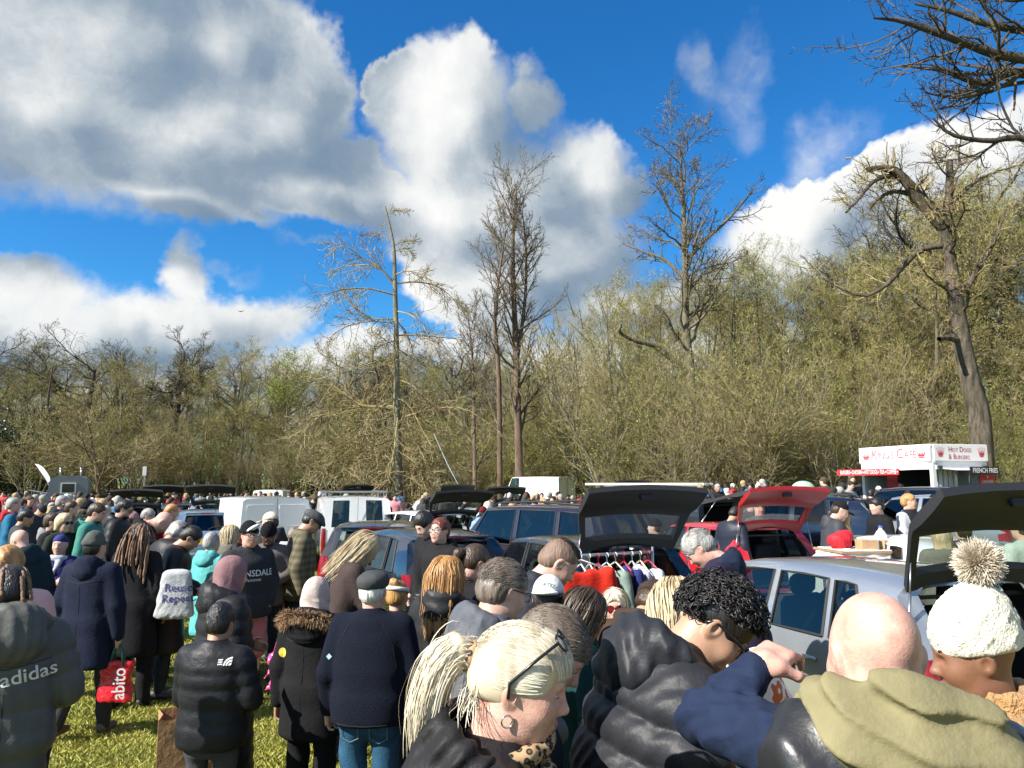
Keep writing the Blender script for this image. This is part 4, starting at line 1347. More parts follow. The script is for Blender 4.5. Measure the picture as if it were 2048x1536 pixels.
  if open_:
   L.append(Prim('ell', M, .02, True, c=(0, -.045 - back, 1.53 - drop), r=(.075 * z, .075 * z, .06)))
  s.add(name, Solid(L, folds(s.seed * 5 + 1, fold, .11, (1, 1, 1), .8)).mesh(vox), mat)
  return s
 def legs(s, mat, wide=0.0, flare=0.0, vox=.015, short=None, shoe=SHOE, fold=.006, name='trousers', shoes=True):
  L = [Prim('ec', None, .06, a=(0, -.005, .80), b=(0, 0, 1.02), ra=(.162 + wide * .4, .112 + wide * .3), rb=(.150, .105), rnd=.05)]
  for sd, (a, b, c) in s.L.items():
   if short:
    t = (a.z - short) / (a.z - b.z)
    e = a.lerp(b, t)
    L.append(Prim('cap', None, .05, a=tuple(a), b=tuple(e), ra=.092 + wide, rb=.092 + wide))
   else:
    L.append(Prim('cap', None, .05, a=tuple(a), b=tuple(b), ra=.088 + wide, rb=.062 + wide))
    L.append(Prim('cap', None, .03, a=tuple(b), b=tuple(c + Vector((0, 0, -.005))), ra=.060 + wide, rb=.050 + wide + flare))
  s.add(name, Solid(L, folds(s.seed * 3 + 5, fold, .1, (.6, .6, 1)), margin=.014).mesh(vox), mat)
  if shoes:
   for sd, (a, b, c) in s.L.items():
    z = c.z - .085
    v = Solid([Prim('ell', None, .03, c=(c.x, c.y + .07, z + .045), r=(.046, .125, .042)), Prim('ell', None, .03, c=(c.x, c.y - .02, z + .06), r=(.044, .058, .06)),
         Prim('box', None, .01, True, c=(c.x, c.y, z - .06), h=(.2, .3, .06), rnd=.001)]).mesh(max(vox * .9, .014))
    s.add('shoe', v, shoe)
  return s
 # ---- hair and hats (head frame) ---------------------------------------
 def hs(s, L, mat, name='hair', vox=.008, disp=None, margin=.012):
  for p in L:
   p.M = m4(s.MH); p.Mi = np.linalg.inv(p.M)
  s.add(name, Solid(L, disp, margin=margin).mesh(vox), mat)
  return s
 def groove(s, amp=.003, wl=.02, vert=True):
  """comb-like grooves running down the head"""
  Mi = np.linalg.inv(m4(s.MH)); r = s.r; ph = r.uniform(0, 6, 4)
  def f(p):
   q = p @ Mi[:3, :3].T + Mi[:3, 3]
   a = np.arctan2(q[:, 0], -q[:, 1] + .0)
   k = .095 * a / wl
   return amp * (.5 * np.sin(6.28 * k + ph[0] + 9 * q[:, 2] + 2 * np.sin(q[:, 2] * 30 + a * 4)) + .5 * np.sin(6.28 * k * 1.7 + ph[1] - 24 * q[:, 2]) + .8 * np.sin(q[:, 2] * 48 + a * 5 + ph[2]) * np.sin(a * 7 + q[:, 2] * 30))
  return f
 def hair_short(s, mat, t=.012, vox=.008, hairline=.055, sides=True, top=0.0, rough=.0026, back=-.075, recede=0.0):
  L = [Prim('ell', None, .03, c=(0, -.014 + .0, .032 + top * .5), r=(.074 + t, .096 + t, .088 + t + top)),
    Prim('ell', None, .03, c=(0, -.05, -.02), r=(.070 + t * .6, .062 + t * .6, .062)),
    Prim('ell', None, .012, True, c=(0, .115 - recede, -.035), r=(.088, .088 + recede * .6, .098 + hairline * .2)),
    Prim('box', None, .015, True, c=(0, .0, back - .10), h=(.2, .2, .10), rnd=.01)]
  for sd in (1, -1):
   L.append(Prim('ell', None, .01, True, c=(.082 * sd, .006, -.022), r=(.022, .034, .042)))
  if recede:
   for sd in (1, -1):
    L.append(Prim('ell', None, .01, True, c=(.045 * sd, .09 - recede * .4, .075), r=(.028, .05, .04)))
  g = s.groove(rough, .018)
  return s.hs(L, mat, vox=vox, disp=g)
 def hair_long(s, mat, length=.28, t=.018, vox=.009, width=.10, strands=0, part_front=True, srad=.0016):
  L = [Prim('ell', None, .03, c=(0, -.014, .032), r=(.076 + t, .098 + t, .090 + t)),
    Prim('ec', None, .05, a=(0, -.055 - .012, -length), b=(0, -.03, .02), ra=(width, .045), rb=(.082 + t, .07), rnd=.03),
    Prim('ell', None, .012, True, c=(0, .125, -.045), r=(.072, .092, .115)),
    Prim('ell', None, .02, True, c=(0, .07, -.20), r=(.055, .085, .12))]
  s.hs(L, mat, vox=vox, disp=s.groove(.0045, .016))
  if strands:
   s.fall_strands(mat, int(strands * 1.25), length + .05, width, srad, t)
  return s
 def fall_strands(s, mat, n, length, width, rad=.0016, t=.018, m=11):
  r = s.r
  u = r.normal(size=(n, 3)); u[:, 2] = np.abs(u[:, 2]) * .8 + .05; u[:, 1] -= .25
  u /= np.linalg.norm(u, axis=1, keepdims=True)
  rad3 = np.array([.077 + t, .099 + t, .091 + t]); cen = np.array([0, -.014, .032])
  keep = ~((u[:, 1] > .45) & (u[:, 2] < .72))
  u = u[keep]; n = len(u)
  P = [u * rad3]
  st = (length + .16) / m
  side = np.sign(u[:, 0:1] + 1e-3) * r.uniform(.2, 1, (n, 1))
  ln = r.uniform(.75, 1.06, (n, 1))
  for i in range(m - 1):
   p = P[-1]
   g = np.tile(np.array([0, -.15, -1.]), (n, 1)) + np.concatenate([side * .5 * (p[:, 2:3] > .02), -.3 * (p[:, 1:2] < .0) * (p[:, 2:3] > .02), np.zeros((n, 1))], 1)
   g += r.normal(0, .06, (n, 3))
   nrm = p / rad3 ** 2; nrm /= np.linalg.norm(nrm, axis=1, keepdims=True)
   k = np.sqrt(((p / rad3) ** 2).sum(1))
   near = (k < 1.12) & (p[:, 2] > -.05)
   gp = g - nrm * (g * nrm).sum(1, keepdims=True)
   g = np.where(near[:, None], gp, g); g /= np.linalg.norm(g, axis=1, keepdims=True)
   q = p + g * st * ln
   k2 = np.sqrt(((q / rad3) ** 2).sum(1, keepdims=True))
   q = np.where((k2 < 1) & (q[:, 2:3] > -.1), q / k2 * 1.005, q)
   P.append(q)
  P = np.stack(P, 1) + cen
  M = m4(s.MH)
  P = P @ M[:3, :3].T + M[:3, 3]
  rr = rad * np.array([1] * (m - 2) + [.7, .2])
  s.add('hair_strands', strand_mesh(P, rr * 1.4, 2, s.MH @ Vector((0, .02, -.08))), strand_of(mat))
  return s
 def beanie(s, mat, vox=.008, cuff=True, tall=.02, name='beanie', rib=.0022, low=0.0):
  L = [Prim('ell', None, .03, c=(0, -.016, .035), r=(.086, .109, .096 + tall)), Prim('box', None, .02, True, c=(0, 0, -.10 - low), h=(.2, .2, .115), rnd=.01),
    Prim('ell', None, .02, True, c=(0, .14, -.03 - low), r=(.12, .07, .05))]
  if cuff:
   L.append(Prim('tor', None, .012, c=(0, -.014, .028 - low), R=.088, r=.015, rot=npR(-10), sc=(.94, 1.16, 1.9)))
  Mi = np.linalg.inv(m4(s.MH))
  def f(p):
   q = p @ Mi[:3, :3].T + Mi[:3, 3]
   return rib * np.sin(np.arctan2(q[:, 0], q[:, 1]) * 44)
  return s.hs(L, mat, name, vox, f)
 def cap(s, mat, vox=.008, back=False, name='baseball_cap', brim=.085):
  sd = -1 if back else 1
  L = [Prim('ell', None, .03, c=(0, -.016, .036), r=(.084, .106, .098)), Prim('box', None, .008, True, c=(0, 0, -.085), h=(.2, .2, .115), rnd=.01)]
  s.hs(L, mat, name, vox)
  L = [Prim('ell', None, .01, c=(0, (.085 + brim * .4) * sd - .01, .030), r=(.072, brim, .012), rot=npR(-8 * sd)), Prim('ell', None, .01, True, c=(0, -.016, .028), r=(.080, .100, .09))]
  s.hs(L, mat, 'cap_brim', vox)
  return s
 def flatcap(s, mat, vox=.008):
  L = [Prim('ell', None, .04, c=(0, -.025, .062), r=(.094, .112, .056), rot=npR(6)), Prim('ell', None, .04, c=(0, .055, .052), r=(.082, .075, .036), rot=npR(-14)),
    Prim('ell', None, .02, c=(0, .108, .034), r=(.062, .046, .012), rot=npR(-16)), Prim('tor', None, .02, c=(0, -.016, .030), R=.086, r=.011, sc=(.94, 1.15, 2.2)),
    Prim('box', None, .01, True, c=(0, -.05, -.085), h=(.2, .13, .095), rnd=.01)]
  return s.hs(L, mat, 'flat_cap', vox, folds(s.seed, .002, .05))
 def hijab(s, mat, vox=.009):
  L = [Prim('ell', None, .03, c=(0, -.016, .03), r=(.090, .112, .104)), Prim('ec', None, .06, a=(0, -.03, -.23), b=(0, -.015, .0), ra=(.125, .115), rb=(.086, .095), rnd=.06),
    Prim('ell', None, .02, True, c=(0, .115, -.025), r=(.060, .075, .085))]
  Mi = np.linalg.inv(m4(s.MH)); ph = s.r.uniform(0, 6, 3)
  def f(p):
   q = p @ Mi[:3, :3].T + Mi[:3, 3]
   a = np.arctan2(q[:, 0], -q[:, 1])
   return .004 * np.sin(a * 9 + q[:, 2] * 18 + ph[0]) * np.clip(.3 - q[:, 2] * 3, .2, 1) + .004 * np.sin(q[:, 2] * 60 + a * 4 + ph[1]) * (q[:, 2] < -.03)
  return s.hs(L, mat, 'headscarf', vox, f)
 def glasses(s, rim=FRAME, lens=LENS, r=.0022, w=.024, h=.018, M=None, big=1.0):
  M = s.MH if M is None else s.MH @ M
  mb = MB()
  for sd in (1, -1):
   c = Vector((.032 * sd, .101, .003))
   pts = []
   for k in range(17):
    a = 2 * math.pi * k / 16
    e = .75
    x = math.copysign(abs(math.cos(a)) ** e, math.cos(a)) * w * big; z = math.copysign(abs(math.sin(a)) ** e, math.sin(a)) * h * big
    pts.append(M @ (c + Vector((x, -abs(x) * .12 * (1 if x * sd > 0 else .3), z))))
   mb.tube(pts, r, 5, 0, False)
   mb.add(pts[:16], [tuple(range(16))], 1)
   o = c + Vector((w * big * sd, -.004, .006))
   mb.tube([M @ o, M @ Vector((.0765 * sd, .05, .012)), M @ Vector((.083 * sd, -.02, .010)), M @ Vector((.082 * sd, -.04, -.012))], r * 1.2, 5)
  mb.tube([M @ Vector((-.010, .104, .007)), M @ Vector((.010, .104, .007))], r, 5)
  s.glass = (mb, [rim, lens])
  return s
 # ---- finishing ----------------------------------------------------------
 def done(s, label, px, py, Y, yaw, group=None, name='person', maxh=None, height=None):
  """link: body mesh is the thing, clothes and hair its parts; the crown of the head goes to pixel px,py at distance Y"""
  V, F = s.bodymesh
  root = finish(name, np_mesh(name, V, F), s.skin)
  top = max([p[1][:, 2].max() for p in s.parts if p[0] in ('hair', 'beanie', 'baseball_cap', 'flat_cap', 'headscarf', 'headband', 'hair_strands', 'woolly_hat')] + [float((m4(s.MH) @ np.array([0, -.01, .117, 1]))[2])])
  for (nm, v, f, mat, sm) in s.parts:
   finish(nm, np_mesh(nm, v, f), mat, root, smooth=sm)
  if hasattr(s, 'glass'):
   g = s.glass[0].build('glasses', s.glass[1], root, True)
  tgt = at(px, py, Y)
  g0 = ground_z(tgt.x, Y)
  sc = ((tgt.z - g0) / top) if height is None else height / top
  hc = s.MH @ Vector((0, -.01, .03))
  a = -R(yaw)
  ox = (hc.x * math.cos(a) - hc.y * math.sin(a)) * sc; oy = (hc.x * math.sin(a) + hc.y * math.cos(a)) * sc
  root.location = (tgt.x - ox, Y - oy, g0)
  root.rotation_euler = (0, 0, a)
  root.scale = (sc, sc, sc)
  tag(root, label, 'person', group)
  s.root, s.sc = root, sc
  if not .78 < sc < 1.13:
   print('PERSON SCALE', round(sc, 2), round(tgt.z, 2), label)
  return s
 def wpt(s, p, frame='T'):
  """world point of a torso/head frame point after placing"""
  M = {'T': s.MT, 'H': s.MH, None: Matrix.Identity(4)}[frame]
  q = (M @ Vector(p)) * s.sc
  q.rotate(Euler((0, 0, s.root.rotation_euler.z)))
  return q + s.root.location
 def seam(s, pts, r=.0022, front=False):
  """stitched seam laid on the garment through points (x, z)"""
  M = m4(s.MT)
  x = np.array(pts, float)
  t = np.linspace(0, len(x) - 1, 9 * (len(x) - 1) + 1)
  q = np.stack([np.interp(t, np.arange(len(x)), x[:, k]) for k in (0, 1)], -1)
  sg = -1. if front else 1.
  P = np.stack([q[:, 0], np.full(len(q), -.45 * sg), q[:, 1]], -1) @ M[:3, :3].T + M[:3, 3]
  d = M[:3, :3] @ np.array([0, sg, 0])
  for _ in range(40):
   P = P + d * (np.maximum(s.topsolid(P) - .0004, 0) * .8)[:, None]
  mb = MB(); mb.tube([Vector(a) for a in P], r, 4, caps=False)
  return mb.build('seam', RUBBER_S, s.root)
 def print_on(s, body, size, center, rot=0.0, mat=WHITE, name='print', front=False, sx=1.0, solid=None, bold=.01, frame=None, shape=None):
  """lettering or a mark laid on the chest or back of the garment (call after done)"""
  V, F = shape if shape is not None else text_mesh(body, size, bold)
  V = V.copy(); V[:, 0] *= sx
  c, n = math.cos(R(rot)), math.sin(R(rot))
  x, z = V[:, 0] * c - V[:, 1] * n, V[:, 0] * n + V[:, 1] * c
  sg = -1 if front else 1
  M = m4(s.MT)
  P = np.stack([center[0] + x * sg, np.full(len(x), .45 if front else -.45), center[1] + z], -1)
  d = np.array([0, -1. if front else 1., 0])
  P = P @ M[:3, :3].T + M[:3, 3]; d = M[:3, :3] @ d
  sol = solid or s.topsolid
  for _ in range(40):
   P = P + d * (np.maximum(sol(P) - .003, 0) * .8)[:, None]
  o = finish(name, np_mesh(name, P, F), mat, s.root, smooth=False)
  return o
# ---------------------------------------------------------------- vehicles
def paint(name, col, metal=.35, rough=.28, inner=(.03, .03, .032)):
 """car paint outside, dark trim on the inner side of the panels"""
 m = bpy.data.materials.new(name); m.use_nodes = True
 t = NT(m.node_tree); b = m.node_tree.nodes['Principled BSDF']
 g = t.n('ShaderNodeNewGeometry')
 tc = t.n('ShaderNodeTexCoord')
 dirt = t.ramp(t.noise(tc.outputs['Object'], 2.5, 6, .65), [(.45, 0), (.8, .35)])
 c = t.mix(dirt, col, tuple(x * .75 + .03 for x in col))
 t.l(t.mix(g.outputs['Backfacing'], c, inner), b.inputs['Base Color'])
 inv = t.math('SUBTRACT', 1.0, g.outputs['Backfacing'])
 t.l(t.math('MULTIPLY', inv, metal), b.inputs['Metallic'])
 t.l(t.math('MULTIPLY', inv, 1.0), b.inputs['Coat Weight'])
 b.inputs['Coat Roughness'].default_value = .05
 t.l(t.math('MULTIPLY_ADD', g.outputs['Backfacing'], .5, rough), b.inputs['Roughness'])
 return m
def glass_mat(name, tint, alpha):
 m = bpy.data.materials.new(name); m.use_nodes = True
 t = NT(m.node_tree); nt = m.node_tree
 out = nt.nodes['Material Output']; nt.nodes.remove(nt.nodes['Principled BSDF'])
 gl = t.n('ShaderNodeBsdfGlossy'); gl.inputs['Roughness'].default_value = .02; gl.inputs[0].default_value = (.9, .95, 1, 1)
 tr = t.n('ShaderNodeBsdfTransparent'); tr.inputs[0].default_value = (*tint, 1)
 fr = t.n('ShaderNodeFresnel'); gm = t.n('ShaderNodeNewGeometry')
 t.l(t.math('MULTIPLY_ADD', gm.outputs['Backfacing'], 1 / 1.5 - 1.5, 1.5), fr.inputs[0])   # a thin pane mirrors alike from both sides
 f2 = t.math('MULTIPLY_ADD', fr.outputs[0], .95, alpha, clamp=True)
 mx = t.n('ShaderNodeMixShader'); t.l(f2, mx.inputs[0]); t.l(tr.outputs[0], mx.inputs[1]); t.l(gl.outputs[0], mx.inputs[2])
 t.l(mx.outputs[0], out.inputs[0])
 return m
GLASS = glass_mat('window_glass', (.55, .62, .59), .015)
GLASS_D = glass_mat('privacy_glass', (.10, .11, .13), .02)
TRIM = pmat('dark_trim', (.018, .018, .02), .55, bump=.2, bscale=60)
RUBBER = pmat('black_rubber', (.012, .012, .012), .7)
SEAT = pmat('seat_fabric', (.035, .035, .04), .9, var=.2, bump=.3)
LIGHT_R = pmat('tail_light_red', (.22, .006, .008), .12, coat=.6)
LIGHT_W = pmat('lamp_white', (.75, .75, .72), .12, coat=.6)
PLATE_Y = pmat('plate_yellow', (.75, .52, .05), .4)
CHROME = pmat('chrome', (.75, .75, .75), .12, metal=1.0)
STEEL = pmat('steel', (.42, .42, .43), .35, metal=.9)
def grid_faces(nr, nc, base=0):
 return [(base + r * nc + c, base + r * nc + c + 1, base + (r + 1) * nc + c + 1, base + (r + 1) * nc + c) for r in range(nr - 1) for c in range(nc - 1)]
def car(label, rear, heading, pm, L=4.0, W=1.7, H=1.48, hood_z=.98, belt=(.93, .99), rr=.42, gb=.10, header=2.45, cowl=3.0, wins=None, open_=None, boxy=0.0,
  tail_win=True, glass=GLASS, rails=False, tail_in=None, van_rear=False, cat='car', name='parked_car', lights=True, seats=True, roof_col=None, group='cars parked with their boots open', rack=False, detail=True, blank=False):
 """rear = ground point under the middle of the rear bumper; heading in degrees clockwise from straight ahead"""
 root = empty(name, (rear[0], rear[1], ground_z(rear[0], rear[1])), -R(heading))
 tag(root, label, cat, group)
 NC = 10
 zb0 = .22
 def zroof(d):
  m = (rr + header) / 2; h = (header - rr) / 2
  e = abs((d - m) / max(h, .1))
  return H - (.055 - .03 * boxy) * min(e, 1.3) ** 2.2
 def zbelt(d):
  return belt[1] + (belt[0] - belt[1]) * min(1, max(0, d / cowl))
 def wscale(d):
  return 1 - .06 * max(0, (d - L * .72) / (L * .28)) ** 2 - .035 * max(0, (.6 - d) / .6) ** 2
 def section(bd, rd, hood=False):
  w = W * wscale(bd)
  zb = zbelt(bd)
  if hood:
   f = (bd - cowl) / max(L - cowl, .1)
   zh = hood_z - .17 * f ** 1.6 + .0
   zb = min(zb, zh - .05)
   P = [(0, zb0), (.455 * w, zb0 + .01), (.492 * w, .36), (.5 * w, .58 if zb > .62 else zb - .04), (.495 * w, (.58 + zb) / 2 + .04 if zb > .62 else zb - .02), (.478 * w, zb), (.44 * w, zh - .015), (.36 * w, zh), (.2 * w, zh + .015), (0, zh + .02)]
   ys = [bd] * 10
  else:
   zr = zroof(rd)
   tw = .405 + .05 * boxy
   P = [(0, zb0), (.455 * w, zb0 + .01), (.492 * w, .36), (.5 * w, .58), (.497 * w, .58 + (zb - .58) * .55), (.480 * w + .01 * boxy, zb), (tw * w, zr - .085), ((tw - .04) * w, zr - .03), (.2 * w, zr - .003), (0, zr)]
   ys = [bd] * 6 + [rd] * 4
  return [(x, y - 0.0, z) for (x, z), y in zip(P, ys)]
 wins = wins if wins is not None else [(.62, .80, .98, 1.02), (1.06, 1.10, 1.72, 1.70), (1.84, 1.80, cowl - .16, header - .02)]
 st = [('rear', gb, rr, False)]
 for (b0, r0, b1, r1) in wins:
  st += [('w0', b0, r0, False), ('w1', b1, r1, False)]
 st += [('A', cowl, header, False), ('c', cowl + .06, cowl + .06, True)]
 for f in (.35, .7, .92, 1.0):
  st.append(('h', cowl + .06 + (L - cowl - .06) * f, cowl + .06 + (L - cowl - .06) * f, True))
 secs, tags = [], []
 for i, (tg, b, r, hd) in enumerate(st):
  if i and not hd and not st[i - 1][3]:        # a few stations in between keep the roof curve smooth
   pb, pr = st[i - 1][1:3]
   nsub = 2 if (b - pb) > .3 else 1
   for k in range(1, nsub):
    f = k / nsub
    secs.append(section(pb + (b - pb) * f, pr + (r - pr) * f)); tags.append('m')
  s_ = section(b, r, hd)
  if tg == 'rear':
   lo = [.10, .05, .02, 0.0, gb * .45, gb]
   s_ = [(x, lo[k] if k < 6 else y, z) for k, (x, y, z) in enumerate(s_)]
  secs.append(s_); tags.append(tg)
 ns = len(secs)
 # full rings: left (-x) to right (+x)
 V = []
 for s_ in secs:
  ring = [(-x, y, z) for x, y, z in s_] + [(x, y, z) for x, y, z in reversed(s_[:-1])]
  V += ring
 nr = 19
 body_f, gl = [], {}
 inwin = 0
 # mark window spans
 spans = []
 k = 0
 idx = {i: t for i, t in enumerate(tags)}
 w_open = None
 for i, t in enumerate(tags):
  if t == 'w0': w_open = i
  if t == 'w1': spans.append((w_open, i))
 iA = tags.index('A')
 for i in range(ns - 1):
  for j in range(nr - 1):
   f = (i * nr + j, (i + 1) * nr + j, (i + 1) * nr + j + 1, i * nr + j + 1)
   row = j if j < 9 else 17 - j
   key = None
   if row == 5:
    for n_, (a, b) in enumerate(spans):
     if a <= i < b:
      key = ('side_window', n_, j < 9)
   if i == iA and row >= 6:
    key = ('windscreen', 0, True)
   if key:
    gl.setdefault(key, []).append(f)
   else:
    body_f.append(f)
 # rear face
 rear_s = secs[0]
 ncap = 9
 base = len(V)
 cap = []
 for row in range(10):
  x0, y0, z0 = rear_s[row]
  for c in range(ncap):
   u = -1 + 2 * c / (ncap - 1)
   V.append((x0 * u, y0 - .06 * (1 - u * u) * (1 - .9 * boxy) * (1 if row < 6 else .8), z0 + (.012 * (1 - u * u) if row > 5 else 0)))
 for r_ in range(9):
  for c in range(ncap - 1):
   f = (base + r_ * ncap + c, base + (r_ + 1) * ncap + c, base + (r_ + 1) * ncap + c + 1, base + r_ * ncap + c + 1)
   if open_ is not None and 3 <= r_ <= 6 and 1 <= c < ncap - 2:
    continue
   if open_ is not None and 3 <= r_ <= 6:
    body_f.append(f); continue
   if r_ == 5 and tail_win and 1 <= c < ncap - 2 and not blank:
    k_ = 0 if (not van_rear or c < ncap // 2) else 1
    if van_rear and c in (ncap // 2 - 1, ncap // 2):
     body_f.append(f)
    else:
     gl.setdefault(('rear_window', k_, True), []).append(f)
   else:
    body_f.append(f)
 # nose cap
 fb = (ns - 1) * nr
 body_f.append(tuple(fb + j for j in range(nr)))
 b = mesh_obj('body', V, [tuple(reversed(f)) for f in body_f], pm, root)
 autosmooth(b, 38)
 VV = np.array(V)
 for key, fs in gl.items():
  ids = sorted({i for f in fs for i in f}); mp = {i: n for n, i in enumerate(ids)}
  g_ = glass if key[0] != 'side_window' or key[1] == len(spans) - 1 else (glass)
  o = mesh_obj(key[0], [V[i] for i in ids], [tuple(mp[i] for i in reversed(f)) for f in fs], g_, root)
 # window frames: rubber line round each side window
 for n_, (a, b_) in enumerate(spans):
  for sd in (0, 1):
   mb = MB()
   def P(i, row, sd=sd):
    j = row if sd == 0 else 18 - row
    p = Vector(V[i * nr + j]); p.x += .004 * (1 if sd else -1); return p
   pts = [P(i, 5) for i in range(a, b_ + 1)] + [P(i, 6) for i in range(b_, a - 1, -1)] + [P(a, 5)]
   mb.tube(pts, .013, 4, caps=False)
   mb.build('window_seal', RUBBER, root)
 # door shut lines
 if detail:
  for n_, (a, b_) in enumerate(spans[-2:] if len(spans) > 1 else spans):
   for sd in (0, 1):
    mb = MB()
    pts = []
    for row in (1, 2, 3, 4, 5):
     j = row if sd == 0 else 18 - row
     p = Vector(V[b_ * nr + j]); p.x += .0 * (1 if sd else -1); p.y += .04
     pts.append(p)
    mb.tube(pts, .006, 4, caps=False)
    mb.build('door_gap', RUBBER, root)
    # handle
    j = 4 if sd == 0 else 14
    q = (Vector(V[a * nr + j]) + Vector(V[b_ * nr + j])) / 2
    if n_ < 2:
     y0 = Vector(V[a * nr + j]).y + .12
     x_ = Vector(V[a * nr + j]).x
     mb = MB(); mb.box((x_ + (.015 if sd else -.015), y0, q.z), (.03, .17, .028), bev=.01)
     mb.build('door_handle', pm, root, True)
 # rear lamps
 if lights:
  for sd in (-1, 1):
   mb = MB()
   vs = []
   for row, w0, w1 in ((3.3, .86, 1.0), (3.8, .80, 1.0), (4.4, .80, 1.0), (5.0, .86, 1.0)) if not van_rear else ((1.6, .86, 1.0), (2.5, .86, 1.0), (3.6, .88, 1.0), (4.9, .90, 1.0)):
    a = int(row); f = row - a
    p0, p1 = Vector(rear_s[a]), Vector(rear_s[min(a + 1, 9)])
    p = p0.lerp(p1, f)
    for u in (w0, (w0 + w1) / 2, w1):
     vs.append((p.x * u * sd * 1.004, p.y - .06 * (1 - u * u) * (1 - .9 * boxy) - .014, p.z))
    vs.append((p.x * sd * 1.01, p.y + (.16 if not van_rear else .05), p.z))
   mb.add(vs, grid_faces(4, 4))
   o = mb.build('tail_light', LIGHT_R, root, True)
 # tailgate
 if open_ is not None:
  hy, hz = rear_s[6][1] + .02, rear_s[6][2] + .035
  th = R(open_)
  def tg(x, y, z):
   dy, dz = y - hy, z - hz
   return (x, hy + dy * math.cos(th) - dz * math.sin(th), hz + dy * math.sin(th) + dz * math.cos(th))
  rows = [3.05, 3.6, 4.3, 4.95, 5.1, 5.42, 5.74, 6.0]
  us = [-.90, -.80, -.68, -.35, 0, .35, .68, .80, .90]
  def pt(row, u, inn):
   a = min(int(row), 5); f = row - a
   p0, p1 = Vector(rear_s[a]), Vector(rear_s[a + 1])
   p = p0.lerp(p1, f)
   x = p.x * u
   bul = .06 * (1 - u * u) * (1 - .9 * boxy)
   y = p.y - bul + (.055 if inn else 0)
   if inn and row < 5:
    y += .03 * math.sin((row - 3) / 2 * math.pi)
   return tg(x, y, p.z)
  nR, nU = len(rows), len(us)
  vs = [pt(r_, u, False) for r_ in rows for u in us] + [pt(r_, u, True) for r_ in rows for u in us]
  fs, mi, gf = [], [], []
  off = nR * nU
  hole = lambda i, j: tail_win and 4 <= i < 6 and 1 <= j < nU - 2
  for i in range(nR - 1):
   for j in range(nU - 1):
    a = (i * nU + j, i * nU + j + 1, (i + 1) * nU + j + 1, (i + 1) * nU + j)
    if hole(i, j):
     gf.append(a); continue
    fs.append(a); mi.append(0)
    fs.append(tuple(q + off for q in reversed(a))); mi.append(1)
  def strip(ids):
   for p_, q_ in zip(ids[:-1], ids[1:]):
    fs.append((p_, q_, q_ + off, p_ + off)); mi.append(1 if tail_in is None else 1)
  strip([j for j in range(nU)]); strip([(nR - 1) * nU + j for j in range(nU)]); strip([i * nU for i in range(nR)]); strip([i * nU + nU - 1 for i in range(nR)])
  if tail_win:
   strip([4 * nU + j for j in range(1, nU - 1)]); strip([6 * nU + j for j in range(1, nU - 1)]); strip([i * nU + 1 for i in (4, 5, 6)]); strip([i * nU + nU - 2 for i in (4, 5, 6)])
  o = mesh_obj('tailgate', vs, fs, [pm, tail_in or TRIM], root, mat_idx=mi)
  autosmooth(o, 42)
  if gf:
   ids = sorted({i for f in gf for i in f}); mp = {i: n for n, i in enumerate(ids)}
   mesh_obj('rear_window', [vs[i] for i in ids], [tuple(mp[i] for i in f) for f in gf], glass, o)
  mb = MB()
  for sgn in (-1, 1):
   mb2 = MB()
   a = pt(5.5, .88 * sgn, True); c_ = (rear_s[5][0] * .93 * sgn, rear_s[5][1] + .16, rear_s[5][2] + .12)
   mb2.tube([c_, Vector(c_).lerp(Vector(a), .55)], .011, 6); mb2.tube([Vector(c_).lerp(Vector(a), .5), a], .006, 6)
   mb2.build('gas_strut', STEEL, root, True)
  # latch and grab recess on the trim
  mb.box(pt(3.5, 0, True), (.16, .09, .05), rot=(th, 0, 0), bev=.012)
  mb.build('tailgate_latch', TRIM, o)
  # boot: floor, seal round the opening, seat backs
  mb = MB()
  wi = W * .86
  mb.box((0, .55, .60), (wi, 1.0, .04)); mb.box((-wi / 2, .55, .78), (.05, 1.0, .38)); mb.box((wi / 2, .55, .78), (.05, 1.0, .38))
  mb.box((0, .10, .52), (wi, .08, .16))
  mb.build('boot_lining', TRIM, root)
  mb = MB()
  ring = [(rear_s[3][0] * .80, rear_s[3][1] + .03, rear_s[3][2] + .03), (rear_s[4][0] * .80, rear_s[4][1] + .03, rear_s[4][2]), (rear_s[5][0] * .80, rear_s[5][1] + .03, rear_s[5][2]), (rear_s[6][0] * .82, rear_s[6][1] + .03, rear_s[6][2] - .02)]
  loop = ring + [(-x, y, z) for x, y, z in reversed(ring)] + [ring[0]]
  mb.tube(loop, .018, 6, caps=False)
  mb.build('boot_seal', RUBBER, root)
 if seats:
  ys = [1.05, 1.95] if not van_rear else [L - 1.9]
  for y0 in ys:
   if y0 > header: continue
   for sd in (-1, 1):
    mb = MB()
    mb.box((.37 * sd, y0, .86), (.50, .16, .62), rot=(R(12), 0, 0), bev=.05)
    mb.box((.37 * sd, y0 - .09, min(1.26, H - .16)), (.26, .11, .17), rot=(R(8), 0, 0), bev=.04)
    mb.box((.37 * sd, y0 + .30, .60), (.50, .52, .16), bev=.05)
    mb.build('seat', SEAT, root, True)
  mb = MB(); mb.box((0, cowl - .08, .88), (W * .84, .42, .16), bev=.05); mb.build('dashboard', TRIM, root, True)
